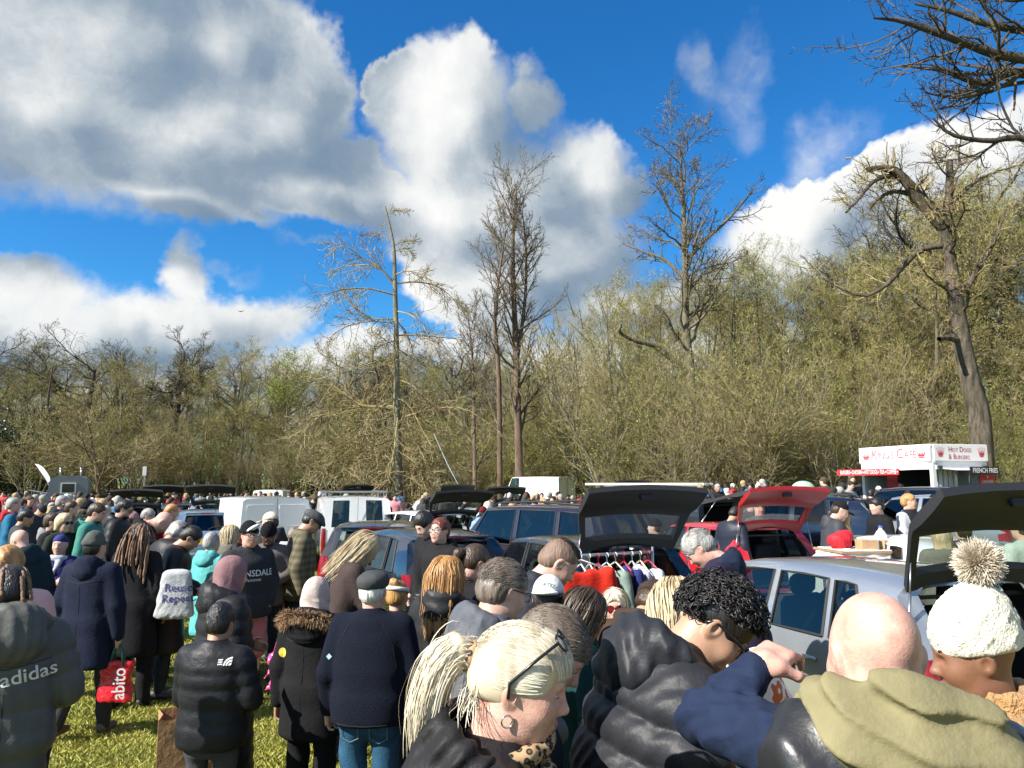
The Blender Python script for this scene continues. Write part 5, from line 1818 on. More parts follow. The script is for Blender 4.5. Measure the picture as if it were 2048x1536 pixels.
 # wheels
 for d_ in (.78, L - .85):
  for sd in (-1, 1):
   M = Matrix.Translation((W * .43 * sd, d_, .31)) @ Euler((0, math.pi / 2, 0)).to_matrix().to_4x4()
   mb = MB(); mb.lathe([(.20, -.095), (.30, -.095), (.315, -.06), (.315, .06), (.30, .095), (.20, .095)], 24, M)
   w = mb.build('wheel', RUBBER, root, True)
   mb = MB(); mb.lathe([(.02, .05 * sd), (.08, .07 * sd), (.19, .085 * sd), (.205, .09 * sd)], 20, M); mb.build('rim', STEEL, w, True)
   mb = MB(); M2 = Matrix.Translation((W * .488 * sd, d_, .33)) @ Euler((0, math.pi / 2, 0)).to_matrix().to_4x4()
   mb.lathe([(.315, 0), (.36, .012 * sd), (.375, 0)], 20, M2); mb.build('wheel_arch', RUBBER, root, True)
 # mirrors, plate, bumper strip, wiper
 for sd in (-1, 1):
  mb = MB(); mb.box((W * .53 * sd, cowl - .30, belt[0] + .06), (.17, .10, .12), bev=.04); mb.box((W * .485 * sd, cowl - .27, belt[0] + .02), (.10, .04, .03)); mb.build('wing_mirror', pm, root, True)
 mb = MB(); mb.box((0, -.045, .47 if open_ is not None or van_rear else .72), (.52, .02, .11)); mb.build('number_plate', PLATE_Y, root)
 mb = MB(); mb.box((0, -.02, .42), (W * .86, .10, .10), bev=.04); mb.build('bumper', TRIM if van_rear else pm, root, True)
 if open_ is None and not van_rear:
  p5, p6 = Vector(rear_s[5]), Vector(rear_s[6])
  mb = MB(); mb.tube([(0, p5.y - .075, p5.z + .03), (.12, p5.y + (p6.y - p5.y) * .2 - .085, p5.z + .09), (.36, p5.y + (p6.y - p5.y) * .25 - .06, p5.z + .10)], .008, 5); mb.build('rear_wiper', RUBBER, root)
  mb = MB(); mb.box((0, rr - .03, zroof(rr) - .015), (W * .62, .10, .03), bev=.01); sp_ = mb.build('roof_spoiler', pm, root, True)
  mb = MB(); mb.box((0, rr - .082, zroof(rr) - .02), (.34, .012, .022)); mb.build('brake_light', LIGHT_R, sp_)
 if van_rear and open_ is None:
  mb = MB(); mb.box((0, rear_s[5][1] - .012 - .06 * (1 - .9 * boxy), (H + .3) / 2), (.008, .012, H - .35)); mb.build('door_gap', RUBBER, root)
  mb = MB(); mb.box((.06, rear_s[5][1] - .03 - .06 * (1 - .9 * boxy), .98), (.10, .03, .05), bev=.01); mb.build('door_handle', TRIM, root)
  if blank:
   for sd in (-1, 1):
    mb = MB()
    z0, z1 = belt[1] + .06, H - .20
    a0, a1 = .07, W * .40
    pts = [(a0 * sd, z0), (a1 * sd, z0), (a1 * .97 * sd, z1), (a0 * sd, z1), (a0 * sd, z0)]
    yy = lambda z: rear_s[5][1] + (rear_s[6][1] - rear_s[5][1]) * max(0, (z - rear_s[5][2]) / (rear_s[6][2] - rear_s[5][2])) - .012 - .05 * (1 - .9 * boxy)
    mb.tube([(x, yy(z), z) for x, z in pts], .007, 4, caps=False)
    mb.build('door_panel', pm, root)
 if rails:
  for sd in (-1, 1):
   mb = MB()
   pts = [(W * .36 * sd, d_, zroof(d_) + z_) for d_, z_ in ((rr + .12, -.02), (rr + .25, .045), ((rr + header) / 2, .06), (header - .25, .05), (header - .08, -.015))]
   mb.tube(pts, .018, 6); mb.build('roof_rail', TRIM, root, True)
 if rack:
  mb = MB()
  for d_ in (rr + .3, (rr + header) / 2, header - .2):
   mb.box((0, d_, H + .10), (W * .84, .03, .03))
   for sd in (-1, 1): mb.box((W * .38 * sd, d_, H + .03), (.03, .03, .14))
  for sd in (-1, 1): mb.box((W * .41 * sd, (rr + header) / 2, H + .12), (.025, header - rr, .025))
  mb.build('roof_rack', STEEL, root)
 mb = MB(); mb.tube([(0.02, rr + .25, H - .01), (0.02, rr + .02, H + .20)], .005, 5); mb.build('aerial', RUBBER, root)
 return root
HATCH = dict(L=3.95, W=1.70, H=1.49)
VAN = dict(L=4.4, W=1.83, H=1.84, hood_z=1.08, belt=(1.02, 1.08), rr=.10, gb=.04, header=2.75, cowl=3.45, boxy=1.0, van_rear=True, cat='van', name='parked_van', group='white vans parked behind the crowd',
     wins=[(2.35, 2.35, 3.30, 2.74)])
def rear_at(px, Y, z=.9):
 return (gx(px, Y, z), Y)
def cars():
 P_sil = paint('paint_silver_blue', (.36, .39, .425), .55, .27)
 P_red = paint('paint_red', (.50, .012, .022), .1, .3)
 P_blk = paint('paint_black_blue', (.012, .014, .02), .3, .25)
 P_pur = paint('paint_plum', (.055, .042, .062), .6, .25)
 P_wht = paint('paint_white', (.80, .80, .79), .0, .35, (.35, .35, .35))
 P_gry = paint('paint_dark_grey', (.05, .054, .06), .6, .26)
 P_blu = paint('paint_dark_blue', (.013, .024, .05), .5, .25)
 P_lbl = paint('paint_light_blue', (.26, .36, .48), .6, .26)
 P_cha = paint('paint_charcoal', (.03, .032, .036), .5, .28)
 RED_T = pmat('red_inner_paint', (.30, .012, .014), .35)
 car('silver blue hatchback with open black-lined boot, beside the woman in the bobble hat', (3.52, 5.45), -17, P_sil, open_=-114, glass=GLASS, **HATCH)
 car('red hatchback with its red tailgate raised, left of the table of boxes', rear_at(1572, 12.0), -17, P_red, open_=-108, tail_in=RED_T, L=3.6, W=1.62, H=1.50)
 car('black hatchback with raised tailgate above the clothes rail', rear_at(1292, 8.7), -20, P_blk, open_=-112, glass=GLASS, **HATCH)
 car('plum coloured four-wheel-drive with roof rails and cloud reflections in its windows', (2.05, 13.1), -44, P_pur, L=4.5, W=1.86, H=1.78, hood_z=1.1, belt=(1.06, 1.10), rr=.30, gb=.08, header=2.85, cowl=3.4, boxy=.4, rails=True, glass=GLASS_D, cat='car',
  wins=[(.35, .45, .95, .95), (1.05, 1.05, 1.95, 1.92), (2.08, 2.03, 3.2, 2.80)], group='closed cars parked among the stalls')
 car('white estate car with its tailgate open behind the red-haired woman', rear_at(918, 18.0), -32, P_wht, open_=-106, L=4.5, W=1.75, H=1.50, rr=.35, header=2.75, cowl=3.35, wins=[(.5, .6, 1.0, 1.02), (1.1, 1.12, 1.95, 1.92), (2.07, 2.02, 3.2, 2.72)])
 car('dark blue hatchback standing behind the young couple in black', rear_at(932, 10.4), -27, P_blu, glass=GLASS_D, group='closed cars parked among the stalls', **HATCH)
 car('dark grey hatchback with red tail lamp behind the flat-capped man', rear_at(738, 12.8), -4, P_gry, glass=GLASS, group='closed cars parked among the stalls', **HATCH)
 car('white panel van with blank rear doors behind the man in a pale cap', rear_at(553, 19.0), -33, P_wht, blank=True, **VAN)
 car('white van with windows in its rear doors and a roof rack', rear_at(715, 19.6), -18, P_wht, rack=True, **VAN)
 car('grey-blue car with a red rear lamp left of the blank white van', rear_at(415, 19.5), -24, P_lbl, glass=GLASS_D, group='closed cars parked among the stalls', **HATCH)
 car('dark car with raised tailgate hung with blue and red cloth', rear_at(272, 24), -14, P_cha, open_=-100, **HATCH)
 car('black car with raised boot lid seen behind its neighbour, far left', rear_at(325, 31), -14, P_blk, open_=-110, **HATCH)
 car('blue car standing between two open boots on the left', rear_at(346, 26), -20, P_blu, group='closed cars parked among the stalls', **HATCH)
 car('silver car with a tall raised tailgate left of the white vans', rear_at(420, 25), -14, P_sil, open_=-104, H=1.56, L=3.95, W=1.7)
 car('small white car just left of the blank van roof', rear_at(455, 27), -40, P_wht, group='closed cars parked among the stalls', **HATCH)
 car('distant white van seen from behind above the blank van', rear_at(534, 44), -6, P_wht, blank=True, **VAN)
 hi = dict(VAN); hi.update(L=5.6, W=2.0, H=2.62, belt=(1.1, 1.2), header=3.7, cowl=4.4, wins=[(3.1, 3.1, 4.25, 3.66)])
 car('tall white high-roof van at the edge of the wood', rear_at(1136, 48), -52, P_wht, blank=True, **hi)
 car('white van carrying ladders on its roof behind the black tailgate', rear_at(1385, 24), -48, P_wht, rack=True, **VAN)
 mp = dict(VAN); mp.update(open_=-98, W=1.85, L=4.6, group='cars parked with their boots open')
 car('dark people carrier with its tailgate raised level, left of the red car', rear_at(1448, 15.6), -48, P_cha, **mp)
 car('dark blue tall car in front of the food stall', rear_at(1775, 16.4), -62, P_blu, L=4.3, W=1.8, H=1.52, glass=GLASS_D, rails=True, group='closed cars parked among the stalls')
 car('white saloon seen through the silver car tailgate', rear_at(2012, 9.2), -8, P_wht, glass=GLASS_D, L=4.4, W=1.8, H=1.45, group='closed cars parked among the stalls')
 car('silver estate behind the white saloon at the right edge', rear_at(2070, 15), -30, P_sil, glass=GLASS_D, L=4.4, W=1.8, H=1.5, group='closed cars parked among the stalls')
 car('dark hatchback right of the food stall', rear_at(2010, 17.5), -40, P_cha, glass=GLASS_D, group='closed cars parked among the stalls', **HATCH)
 car('light blue car roof showing between the far crowd and the black tailgate', rear_at(1232, 22), -50, P_lbl, group='closed cars parked among the stalls', **HATCH)
 car('white car with its boot open left of the high-roof van', rear_at(1012, 30), -10, P_wht, open_=-105, **HATCH)
 car('white hatchback behind the person in a pale blue hoodie', rear_at(1012, 21), -14, P_wht, glass=GLASS_D, group='closed cars parked among the stalls', **HATCH)
 car('dark car with goods piled round it beside the lone tree', rear_at(915, 33), -20, P_cha, open_=-112, **HATCH)
 car('dark estate with open boot in front of the wood', rear_at(1262, 33), -16, P_cha, open_=-108, H=1.6, L=4.3, W=1.75)
 car('black car with raised boot lid far behind the white vans', rear_at(650, 38), -20, P_blk, open_=-112, **HATCH)
 car('silver car in the far row under the lone tree', rear_at(610, 34), -30, P_sil, group='closed cars parked among the stalls', **HATCH)
 car('grey car in the far row left of the lone tree trunk', rear_at(715, 36), -30, P_lbl, open_=-110, **HATCH)
cars()
# ---------------------------------------------------------------- the cast
BLK, NAVY, CHAR, GREY = (.010, .010, .012), (.008, .012, .028), (.026, .028, .032), (.24, .25, .27)
OLIVE, TAN, BROWN, WHT = (.13, .115, .055), (.36, .21, .09), (.05, .030, .022), (.72, .71, .68)
JEANS, DJEANS, KHAKI = (.035, .085, .15), (.014, .03, .07), (.14, .13, .09)
_seed = [10]
def begin(Y, **k):
 _seed[0] += 1
 p = Person(_seed[0], **k)
 p.v = min(.036, max(.0125, Y * .0040)); p.h = min(.018, max(.0045, Y * .0018))
 return p
def Q(label, px, py, Y, yaw, fem=False, skin='light', top=BLK, kind='cotton', thick=.03, hem=.82, puff=0, hood=None, legs=CHAR, lkind='cotton', wide=0.0, flare=0.0,
   hair='short', hc='brown', hat=None, hatc=BLK, arms=('hang', 'hang'), lean=0, head=(0, 0, 0), stride=0, face=True, glasses=None, brow=None, group=None, shoe=SHOE, short=None,
   strands=0, hlen=.28, fat=0.0, name='jacket', collar=.05, skirt=.02, post=None, jaw=1.0, beard=None, done=True, hair_kw={}, twist=0):
 p = begin(Y, fem=fem, lean=lean, head=head, arms=arms, stride=stride, fat=fat, twist=twist)
 p.body(SKIN[skin], p.h * (1 if face else 1.5), max(.02, p.v), legs=bool(short), jaw=jaw if not fem else .9, nose=1.0 if not fem else .9)
 if face and Y < 10.8:
  p.face(LIP if skin in ('light', 'pink', 'tan') else LIP_D, brow=HAIR[brow or (hc if hc in HAIR else 'brown')])
 tm = cloth(top, kind)
 p.top(tm, thick, hem, puff, vox=p.v, name=name, collar=collar, flare=skirt, fold=.004 if puff else .0055)
 if hood:
  p.hood(tm if hood is True else cloth(hood), vox=p.v * .9, puff=.012 if puff else 0)
 p.legs(cloth(legs, lkind), wide=wide, flare=flare, vox=p.v * (1.25 if px < 800 else 1.7), short=short, shoe=shoe)
 if hat == 'beanie': p.beanie(cloth(hatc, 'knit'), p.h * 1.2)
 elif hat == 'cap': p.cap(cloth(hatc), p.h * 1.2)
 elif hat == 'backcap': p.cap(cloth(hatc), p.h * 1.2, back=True)
 elif hat == 'flat': p.flatcap(cloth(hatc), p.h * 1.2)
 elif hat == 'hijab': p.hijab(cloth(hatc), p.h * 1.3)
 if hat != 'hijab' and hair:
  hm = HAIR[hc]
  if hair == 'short': p.hair_short(hm, .005 if hat else .013, p.h * 1.2, **(dict(top=-.034) if hat else {}), **hair_kw)
  elif hair == 'buzz': p.hair_short(hm, .004, p.h * 1.1, rough=.001, **hair_kw)
  elif hair == 'bob': p.hair_long(hm, .11, vox=p.h * 1.3, width=.085, strands=strands)
  elif hair == 'long': p.hair_long(hm, hlen, vox=p.h * 1.3, strands=strands)
  elif hair == 'bun':
   p.hair_short(hm, .013, p.h * 1.2)
   p.hs([Prim('ell', None, c=(0, -.125, .05), r=(.038, .034, .036))], hm, 'hair_bun', p.h * 1.2, folds(p.seed, .003, .03))
  elif hair == 'pony':
   p.hair_short(hm, .012, p.h * 1.2)
   p.hs([Prim('cap', None, .03, a=(0, -.115, .04), b=(0, -.155, .0), ra=.022, rb=.03), Prim('cap', None, .03, a=(0, -.155, .0), b=(0, -.13, -.20), ra=.032, rb=.014)], hm, 'ponytail', p.h * 1.2, folds(p.seed, .003, .03))
 if beard:
  p.hs([Prim('ell', None, .02, c=(0, .032, -.085), r=(.060, .066, .045)), Prim('ell', None, .01, True, c=(0, .098, -.055), r=(.026, .03, .014)), Prim('box', None, .02, True, c=(0, .06, .02), h=(.2, .2, .06))], HAIR[beard], 'beard', p.h, folds(p.seed, .002, .02))
 if glasses: p.glasses(lens={'clear': LENS, 'dark': LENS_D, 'red': LENS_R}[glasses], r=.0026, big=1.0 if glasses == 'clear' else 1.15)
 if post: post(p)
 p.done(label, px, py, Y, yaw, group)
 return p
def fur_ring(p, mat, c, Rr, rr, n, ln, rot, name='fur_trim', rad=.0018, sc=(1, 1, 1), M=None, arc=(0, 6.2832)):
 """strands standing out of a ring"""
 r = p.r
 a = r.uniform(arc[0], arc[1], n); b = r.uniform(0, 6.2832, n)
 d = np.stack([np.cos(a) * np.cos(b), np.sin(a) * np.cos(b), np.sin(b)], -1)
 base = np.stack([np.cos(a) * Rr, np.sin(a) * Rr, 0 * a], -1) + d * rr * .5
 d = d + r.normal(0, .35, (n, 3)); d[:, 2] -= .2
 d /= np.linalg.norm(d, axis=1, keepdims=True)
 L = ln * r.uniform(.6, 1.15, (n, 1, 1))
 t = np.linspace(0, 1, 4)[None, :, None]
 P = base[:, None] + d[:, None] * (rr * .5 + L * t) + np.array([0, 0, -1.])[None, None] * (L * t * t * .25)
 P = P * np.array(sc)
 P = P @ rot.T + np.array(c)
 M = m4(p.MT if M is None else M)
 P = P @ M[:3, :3].T + M[:3, 3]
 p.add(name, strand_mesh(P, rad * 1.3 * np.array([1, .9, .6, .15]), 2), mat)
G_L = 'shoppers on the grass on the left'
def cast_left():
 # ---- the man in the navy coat and grey beanie
 p = Q('man in a long navy hooded coat and grey beanie walking away with two bags', 191, 1060, 6.9, 8, top=NAVY, thick=.042, hem=.60, skirt=.05, hood=True, legs=(.035, .034, .036), wide=.012, hat='beanie', hatc=(.10, .108, .10),
    hc='black', arms=('bag', 'bag'), stride=.55, face=False, group=G_L, shoe=pmat('shoe_brown', (.11, .07, .045), .6))
 p.seam([(0, 1.38), (0, .66)]); p.seam([(-.17, 1.36), (0, 1.33), (.17, 1.36)])
 carrier_bag(p.wpt(tuple(p.J[1][2] + Vector((0.0, .02, -.05))), None), .28, .34, 'red glossy carrier bag with white lettering hanging from the navy-coated man', 10)
 soft_bag('tote_bag', p.wpt(tuple(p.J[-1][2] + Vector((-.03, 0, -.08))), None), (.24, .14, .34), (.016, .017, .02), 'black cloth bag in the other hand of the navy-coated man', 'bag')
 # ---- woman with long dreadlocks
 p = begin(7.8, fem=True, arms=('fwd', 'hang'), stride=.25, head=(10, 0, 0))
 p.body(SKIN['brown'], p.h, .02).top(cloth(BLK), .035, .50, vox=p.v, flare=.03).legs(cloth(BLK), .02, vox=p.v)
 p.hair_short(HAIR['black'], .016, p.h * 1.2)
 dreads(p, 60, .50)
 p.done('woman in black with waist-length brown dreadlocks, seen from behind', 283, 1045, 7.8, 5, G_L)
 # ---- teenager in black puffer
 p = Q('teenager in a short black puffer jacket and grey joggers looking at a phone', 443, 1202, 4.5, 8, skin='tan', top=(.010, .011, .014), kind='puffer', thick=.048, hem=.86, puff=.013, legs=(.055, .055, .06), wide=-.004, hc='black', arms=('phone', 'fwd'),
    face=False, group=G_L, head=(14, 0, 0), collar=.07, hair_kw=dict(top=.012, rough=.002), post=lambda q: crown_strands(q, HAIR['black'], 900, .05, flow=(.15, .5, .6), rad=.0016))
 p.print_on('', .05, (.13, 1.40), shape=logo_dome(.05), name='logo_print')
 ph = MB(); ph.box((0, 0, 0), (.075, .008, .15), bev=.004)
 o = ph.build('mobile_phone', FRAME); o.location = p.wpt(tuple(p.J[-1][2] + Vector((.02, .11, .05))), None); o.rotation_euler = (R(-50), 0, R(10))
 tag(o, 'dark mobile phone held by the teenager in the puffer', 'phone')
 # ---- mauve headscarf
 p = Q('woman in a mauve headscarf and ankle-length black puffer coat', 466, 1110, 5.3, 48, fem=True, skin='tan', top=(.014, .014, .016), kind='puffer', thick=.058, hem=.30, puff=.014, skirt=.03, hood=True, hat='hijab', hatc=(.24, .135, .14), arms=('fwd', 'hang'),
    group=G_L, head=(12, -10, 0), fat=.02)
 paper_bag(at(376, 1536, 4.75), 'tall brown paper bag beside the woman in the long puffer')
 # ---- badger-striped hat man
 p = Q('man in a black and white patterned hat, charcoal hoodie and pink shorts', 500, 1040, 7.9, 138, skin='pink', top=(.028, .030, .035), thick=.034, hem=.84, hood=True, legs=(.46, .15, .16), short=.52, wide=.012, shoe=SHOE_W, hat='beanie', hatc=BLK, hair=None,
    arms=('pocket', 'pocket'), glasses='clear', group=G_L, fat=.035, name='hoodie', brow='grey', jaw=1.15)
 p.print_on('LONSDALE', .085, (0, 1.27), front=True, sx=1.0)
 p.print_on('LONDON', .03, (0, 1.205), front=True)
 hat_patch(p)
 for sd in (1, -1):
  c = p.L[sd][2]
  v, f = Solid([Prim('cap', None, a=tuple(c + Vector((0, 0, .0))), b=tuple(c + Vector((0, 0, .13))), ra=.046, rb=.05)]).mesh(.014)
  finish('sock', np_mesh('sock', v, f), cloth(WHT), p.root)
 Q('man in a black beanie and brown-grey jumper looking down behind the patterned hat', 538, 1042, 8.7, 178, skin='brown', top=(.11, .095, .09), hat='beanie', hatc=BLK, hair=None, head=(30, 10, 0), glasses='clear', group=G_L, beard='black', arms=('fwd', 'fwd'))
 Q('man in a pale baseball cap and dark jacket in front of the blank van', 541, 1023, 9.9, -70, top=CHAR, hat='cap', hatc=(.56, .50, .40), hc='dark', hood=True, group=G_L, lean=8)
 # ---- flat-capped man in tweed
 p = Q('tall man in a grey flat cap and olive checked jacket carrying a shiny bag', 628, 1017, 9.0, 72, skin='tan', top=(.088, .075, .042), kind='knit', thick=.036, hem=.80, legs=DJEANS, lkind='denim', hat='flat', hatc=(.075, .076, .078), hc='black', head=(28, 0, 0), glasses='dark',
    arms=('hang', 'hang'), lean=6, group=G_L, fat=.02, post=None)
 tweed_check(p)
 soft_bag('shiny_bag', p.wpt(tuple(p.J[1][2] + Vector((0, .02, -.12))), None) + Vector((-.12, -.1, -.05)), (.30, .10, .36), (.10, .22, .26), 'iridescent blue shiny bag in the flat-capped man\'s hand', 'bag', kind='foil', rz=.5)
 Q('person in a pale grey hoodie half hidden by the flat-capped man', 592, 1052, 9.8, 25, top=(.33, .345, .36), hood=True, hc='greybrown', head=(25, 0, 0), face=False, legs=(.06, .016, .022), group=G_L, name='hoodie', arms=('fwd', 'hang'))
 # ---- beige headscarf with fur hood
 p = begin(5.1, fem=True, arms=('bag', 'fwd'), head=(4, 0, 0))
 p.body(SKIN['tan'], p.h, .02).top(cloth((.009, .009, .010)), .042, .66, vox=p.v, flare=.03).legs(cloth((.009, .009, .010)), .016, .05, vox=p.v)
 p.hijab(cloth((.52, .42, .37)), .009)
 p.hood(cloth((.010, .010, .011)), 1.15, .012, drop=.02)
 FUR = hair_mat('fur_tan', (.20, .11, .05), (.44, .28, .15), .8)
 fur_ring(p, FUR, (0, -.10, 1.455), .155, .03, 2600, .042, npR(-30, 0, 0), sc=(1.12, .9, 1))
 p.done('woman in a beige headscarf and black coat with a fur-edged hood', 634, 1152, 5.1, 14, G_L)
 p.seam([(-.16, 1.34), (0, 1.32), (.16, 1.34)]); p.seam([(0, 1.32), (0, .70)])
 badge = p.print_on('', .03, (-.19, 1.24), shape=disc_shape(.034), mat=pmat('badge_yellow', (.65, .5, .08), .5), name='arm_badge')
 soft_bag('pink_bag', Vector((at(562, 1330, 6.4).x, 6.4, .98)), (.22, .08, .32), (.78, .06, .26), 'bright pink carrier bag hanging beside the pink shorts', 'bag', kind='foil', rz=.4)
 # ---- navy fleece and jeans
 p = Q('white-haired man in a grey cap, navy fleece and blue jeans seen from behind', 747, 1140, 4.6, 8, skin='pink', top=(.007, .0095, .019), kind='knit', thick=.030, hem=.86, legs=(.022, .075, .135), lkind='denim', wide=.012, hat='flat', hatc=(.055, .057, .058), hc='white',
    arms=('hang', 'fwd'), face=False, fat=.03, collar=.06, group=G_L, hair_kw=dict(rough=.006), name='fleece')
 p.print_on('', .03, (-.235, 1.25), shape=diamond_shape(.018), mat=pmat('badge_blue', (.35, .55, .65), .5), name='arm_badge')
 jeans_detail(p)
 p.seam([(-.10, 1.46), (-.17, 1.33), (-.19, 1.2)]); p.seam([(.10, 1.46), (.17, 1.33), (.19, 1.2)]); p.seam([(-.15, .885), (0, .88), (.15, .885)])
 # ---- blonde in brown
 p = Q('woman with long straight blonde hair and a brown jacket bending over a stall', 735, 1058, 6.5, 72, fem=True, top=(.052, .036, .032), thick=.036, hem=.62, hair='long', hc='blonde', hlen=.24, strands=900, head=(24, -12, 0), lean=12, arms=('down', 'down'), group=G_L)
 # ---- child with orange bun
 p = Q('girl with an orange bun and white headband in a black coat', 795, 1160, 5.6, 25, fem=True, top=BLK, thick=.035, hair='short', hc='ginger', face=False, group=G_L)
 p2 = p
 bun_band(p)
 # ---- ginger blonde
 p = Q('woman with long ginger-blonde hair over a black quilted jacket', 893, 1110, 5.0, 24, fem=True, top=(.017, .017, .018), kind='puffer', thick=.045, hem=.62, puff=.007, hood=True, hair='long', hc='ginger', hlen=.27, strands=1500, face=False, group='shoppers in the middle of the crowd', fat=.01)
 # ---- the couple in black
 Q('young man with a black fringe in a black zipped coat looking down', 849, 1020, 8.4, -128, skin='light', top=BLK, thick=.032, hem=.70, hc='black', head=(32, 0, 0), group='shoppers in the middle of the crowd', hair_kw=dict(top=.02), arms=('hang', 'hang'))
 p = Q('red-haired woman with round glasses in a black hooded coat', 881, 1034, 7.8, -148, fem=True, skin='light', top=(.013, .012, .013), thick=.034, hem=.62, hood=True, hair='bun', hc='red', glasses='clear', head=(-4, 0, 0), group='shoppers in the middle of the crowd', arms=('hang', 'hang'))
 belt_bag(p)
 Q('woman with dark hair and a brown ponytail in a black coat with mottled fur collar', 952, 1086, 5.5, 55, fem=True, skin='light', top=BLK, thick=.035, hair='pony', hc='brown', head=(18, 0, 0), lean=10, group='shoppers in the middle of the crowd', strands=0,
   post=lambda q: fur_ring(q, hair_mat('fur_brown', (.05, .035, .025), (.16, .11, .075), .8), (0, -.03, 1.475), .095, .03, 1200, .03, npR(-12), rad=.002))
def cast_mid():
 g = 'shoppers in the middle of the crowd'
 # balding man in grey shell
 p = begin(3.4, head=(14, -6, 0), lean=6, arms=('fwd', 'fwd'))
 p.body(SKIN['light'], .0055, .02, jaw=1.1, fat=.006).face(brow=HAIR['greybrown'])
 p.top(cloth((.10, .105, .12), 'shell'), .038, .80, vox=.011, collar=.07).hood(cloth((.085, .09, .105), 'shell'), 1.0, .011, open_=False)
 p.hair_short(HAIR['greybrown'], .012, .006, recede=.05, rough=.002, hairline=.1)
 crown_strands(p, HAIR['greybrown'], 1500, .05, flow=(.1, -.9, -.2), region=lambda u: ~((u[:, 1] > .1) & (u[:, 2] > .75)))
 p.glasses().legs(cloth(CHAR), vox=.02)
 p.done('balding man with glasses in a grey soft-shell jacket', 1008, 1112, 3.4, 52, g)
 p.seam([(-.16, 1.36), (0, 1.33), (.16, 1.36)]); p.seam([(-.09, 1.33), (-.12, .9)]); p.seam([(.09, 1.33), (.12, .9)])
 # white cap
 p = Q('person in a white baseball cap with a green emblem', 1097, 1148, 4.0, 12, top=(.012, .045, .04), hat='backcap', hatc=(.74, .74, .70), hc='dark', face=False, group=g, head=(12, 0, 0))
 cap_print(p)
 # fade haircut
 p = Q('man with a short faded haircut in a black jacket looking down', 1122, 1074, 4.5, 84, skin='light', top=(.016, .018, .026), kind='shell', thick=.036, hair='buzz', hc='fade', brow='dark', head=(30, 0, 0), lean=10, group=g, collar=.08, arms=('down', 'down'), post=lambda q: top_hair(q, HAIR['dark']))
 Q('woman with brown tied hair and glasses in a dark teal jacket', 1170, 1170, 3.9, 68, fem=True, skin='light', top=(.010, .045, .042), hair='long', hc='brown', hlen=.12, strands=700, glasses='clear', head=(22, 0, 0), group=g)
 p = Q('blonde woman with red sunglasses facing the camera, in a ginger fur coat', 1229, 1174, 4.9, 188, fem=True, skin='light', top=(.36, .18, .06), kind='teddy', thick=.05, hair='long', hc='pale', hlen=.13, strands=700, glasses='red', group=g)
 p = Q('grey-haired man in a navy hooded top leaning over the clothes rail', 1392, 1055, 5.7, -72, skin='pink', top=(.017, .013, .034), thick=.038, hem=.84, hood=(.012, .018, .04), hc='grey', head=(34, 0, 0), lean=16, arms=('down', 'down'), group=g, brow='grey', fat=.03, hair_kw=dict(rough=.0025), post=lambda q: crown_strands(q, HAIR['grey'], 1000, .045, flow=(.2, -.6, -.3), rad=.0016))
 Q('person with thin blonde hair bending forward behind the curly-haired man', 1350, 1150, 3.2, 8, fem=True, skin='light', top=(.10, .10, .08), hair='bob', hc='blonde', strands=900, head=(28, 0, 0), face=False, group=g, lean=10)
 Q('person in a brown hooded coat stooping by the clothes rail', 1306, 1158, 4.3, 40, skin='tan', top=BROWN, hood=True, hc='brown', hat='beanie', hatc=(.05, .035, .028), head=(35, 0, 0), lean=14, face=False, group=g)
 # left middle distance
 g = 'shoppers among the stalls on the left'
 Q('bald man in a dark teal coat looking down at the left', 40, 1062, 8.0, -68, skin='light', top=(.012, .030, .042), thick=.04, hem=.62, hair=None, head=(24, 0, 0), lean=6, hood=True, group=g, brow='grey', arms=('fwd', 'fwd'), fat=.02)
 p = Q('woman in a royal blue cap and purple-navy coat with folded arms', 122, 1068, 8.7, 168, fem=True, skin='light', top=(.020, .018, .095), thick=.036, hem=.72, hat='backcap', hatc=(.03, .035, .16), hair='short', hc='grey', arms=('cross', 'cross'), group=g, fat=.03)
 scarf(p, (.42, .44, .50))
 Q('young man in black with a grey hood behind the blue-capped woman', 106, 1024, 10.6, 78, skin='light', top=BLK, hair='short', hc='brown', hood=(.22, .22, .23), group=g)
 Q('woman in sunglasses with light brown hair and a dark green coat', 129, 1025, 10.4, 112, fem=True, top=(.018, .024, .018), hair='bob', hc='blonde', glasses='dark', group=g)
 Q('dark-haired man in a grey jacket beside the blue anorak', 54, 1018, 11.6, 62, skin='tan', top=(.05, .052, .058), hc='black', head=(20, 0, 0), group=g)
 Q('grey-haired man in a bright blue and red anorak', 28, 994, 14.2, 62, skin='pink', top=(.018, .12, .22), hc='grey', hood=(.45, .02, .03), legs=(.35, .02, .03), group=g)
 p = Q('brown-haired bearded man in a green and navy striped track jacket', 196, 1004, 10.6, 82, skin='pink', top=(.05, .20, .16), hc='brown', beard='brown', head=(22, 0, 0), group=g, legs=NAVY, hood=True)
 p.print_on('', .1, (0, 1.2), shape=bar_shape(.012, .34), name='stripe_print')
 Q('man in dark sunglasses and a black down jacket behind the dreadlocks', 250, 998, 11.4, 80, skin='light', top=(.018, .018, .022), kind='puffer', thick=.048, puff=.012, hood=True, hc='black', glasses='dark', beard='black', head=(18, 0, 0), group=g)
 Q('person in a black bobble-less beanie and black coat near the grey trailer', 178, 1000, 12.4, 22, top=BLK, hat='beanie', hatc=BLK, hood=True, face=False, group=g)
 Q('grey cropped man in a dark blue hooded coat near the trailer', 126, 990, 14.4, 58, top=(.02, .026, .038), hair='buzz', hc='grey', hood=True, group=g)
 Q('woman with brown hair tied up in an olive coat', 144, 1001, 14.0, 70, fem=True, top=(.10, .095, .07), hair='bun', hc='brown', face=False, group=g)
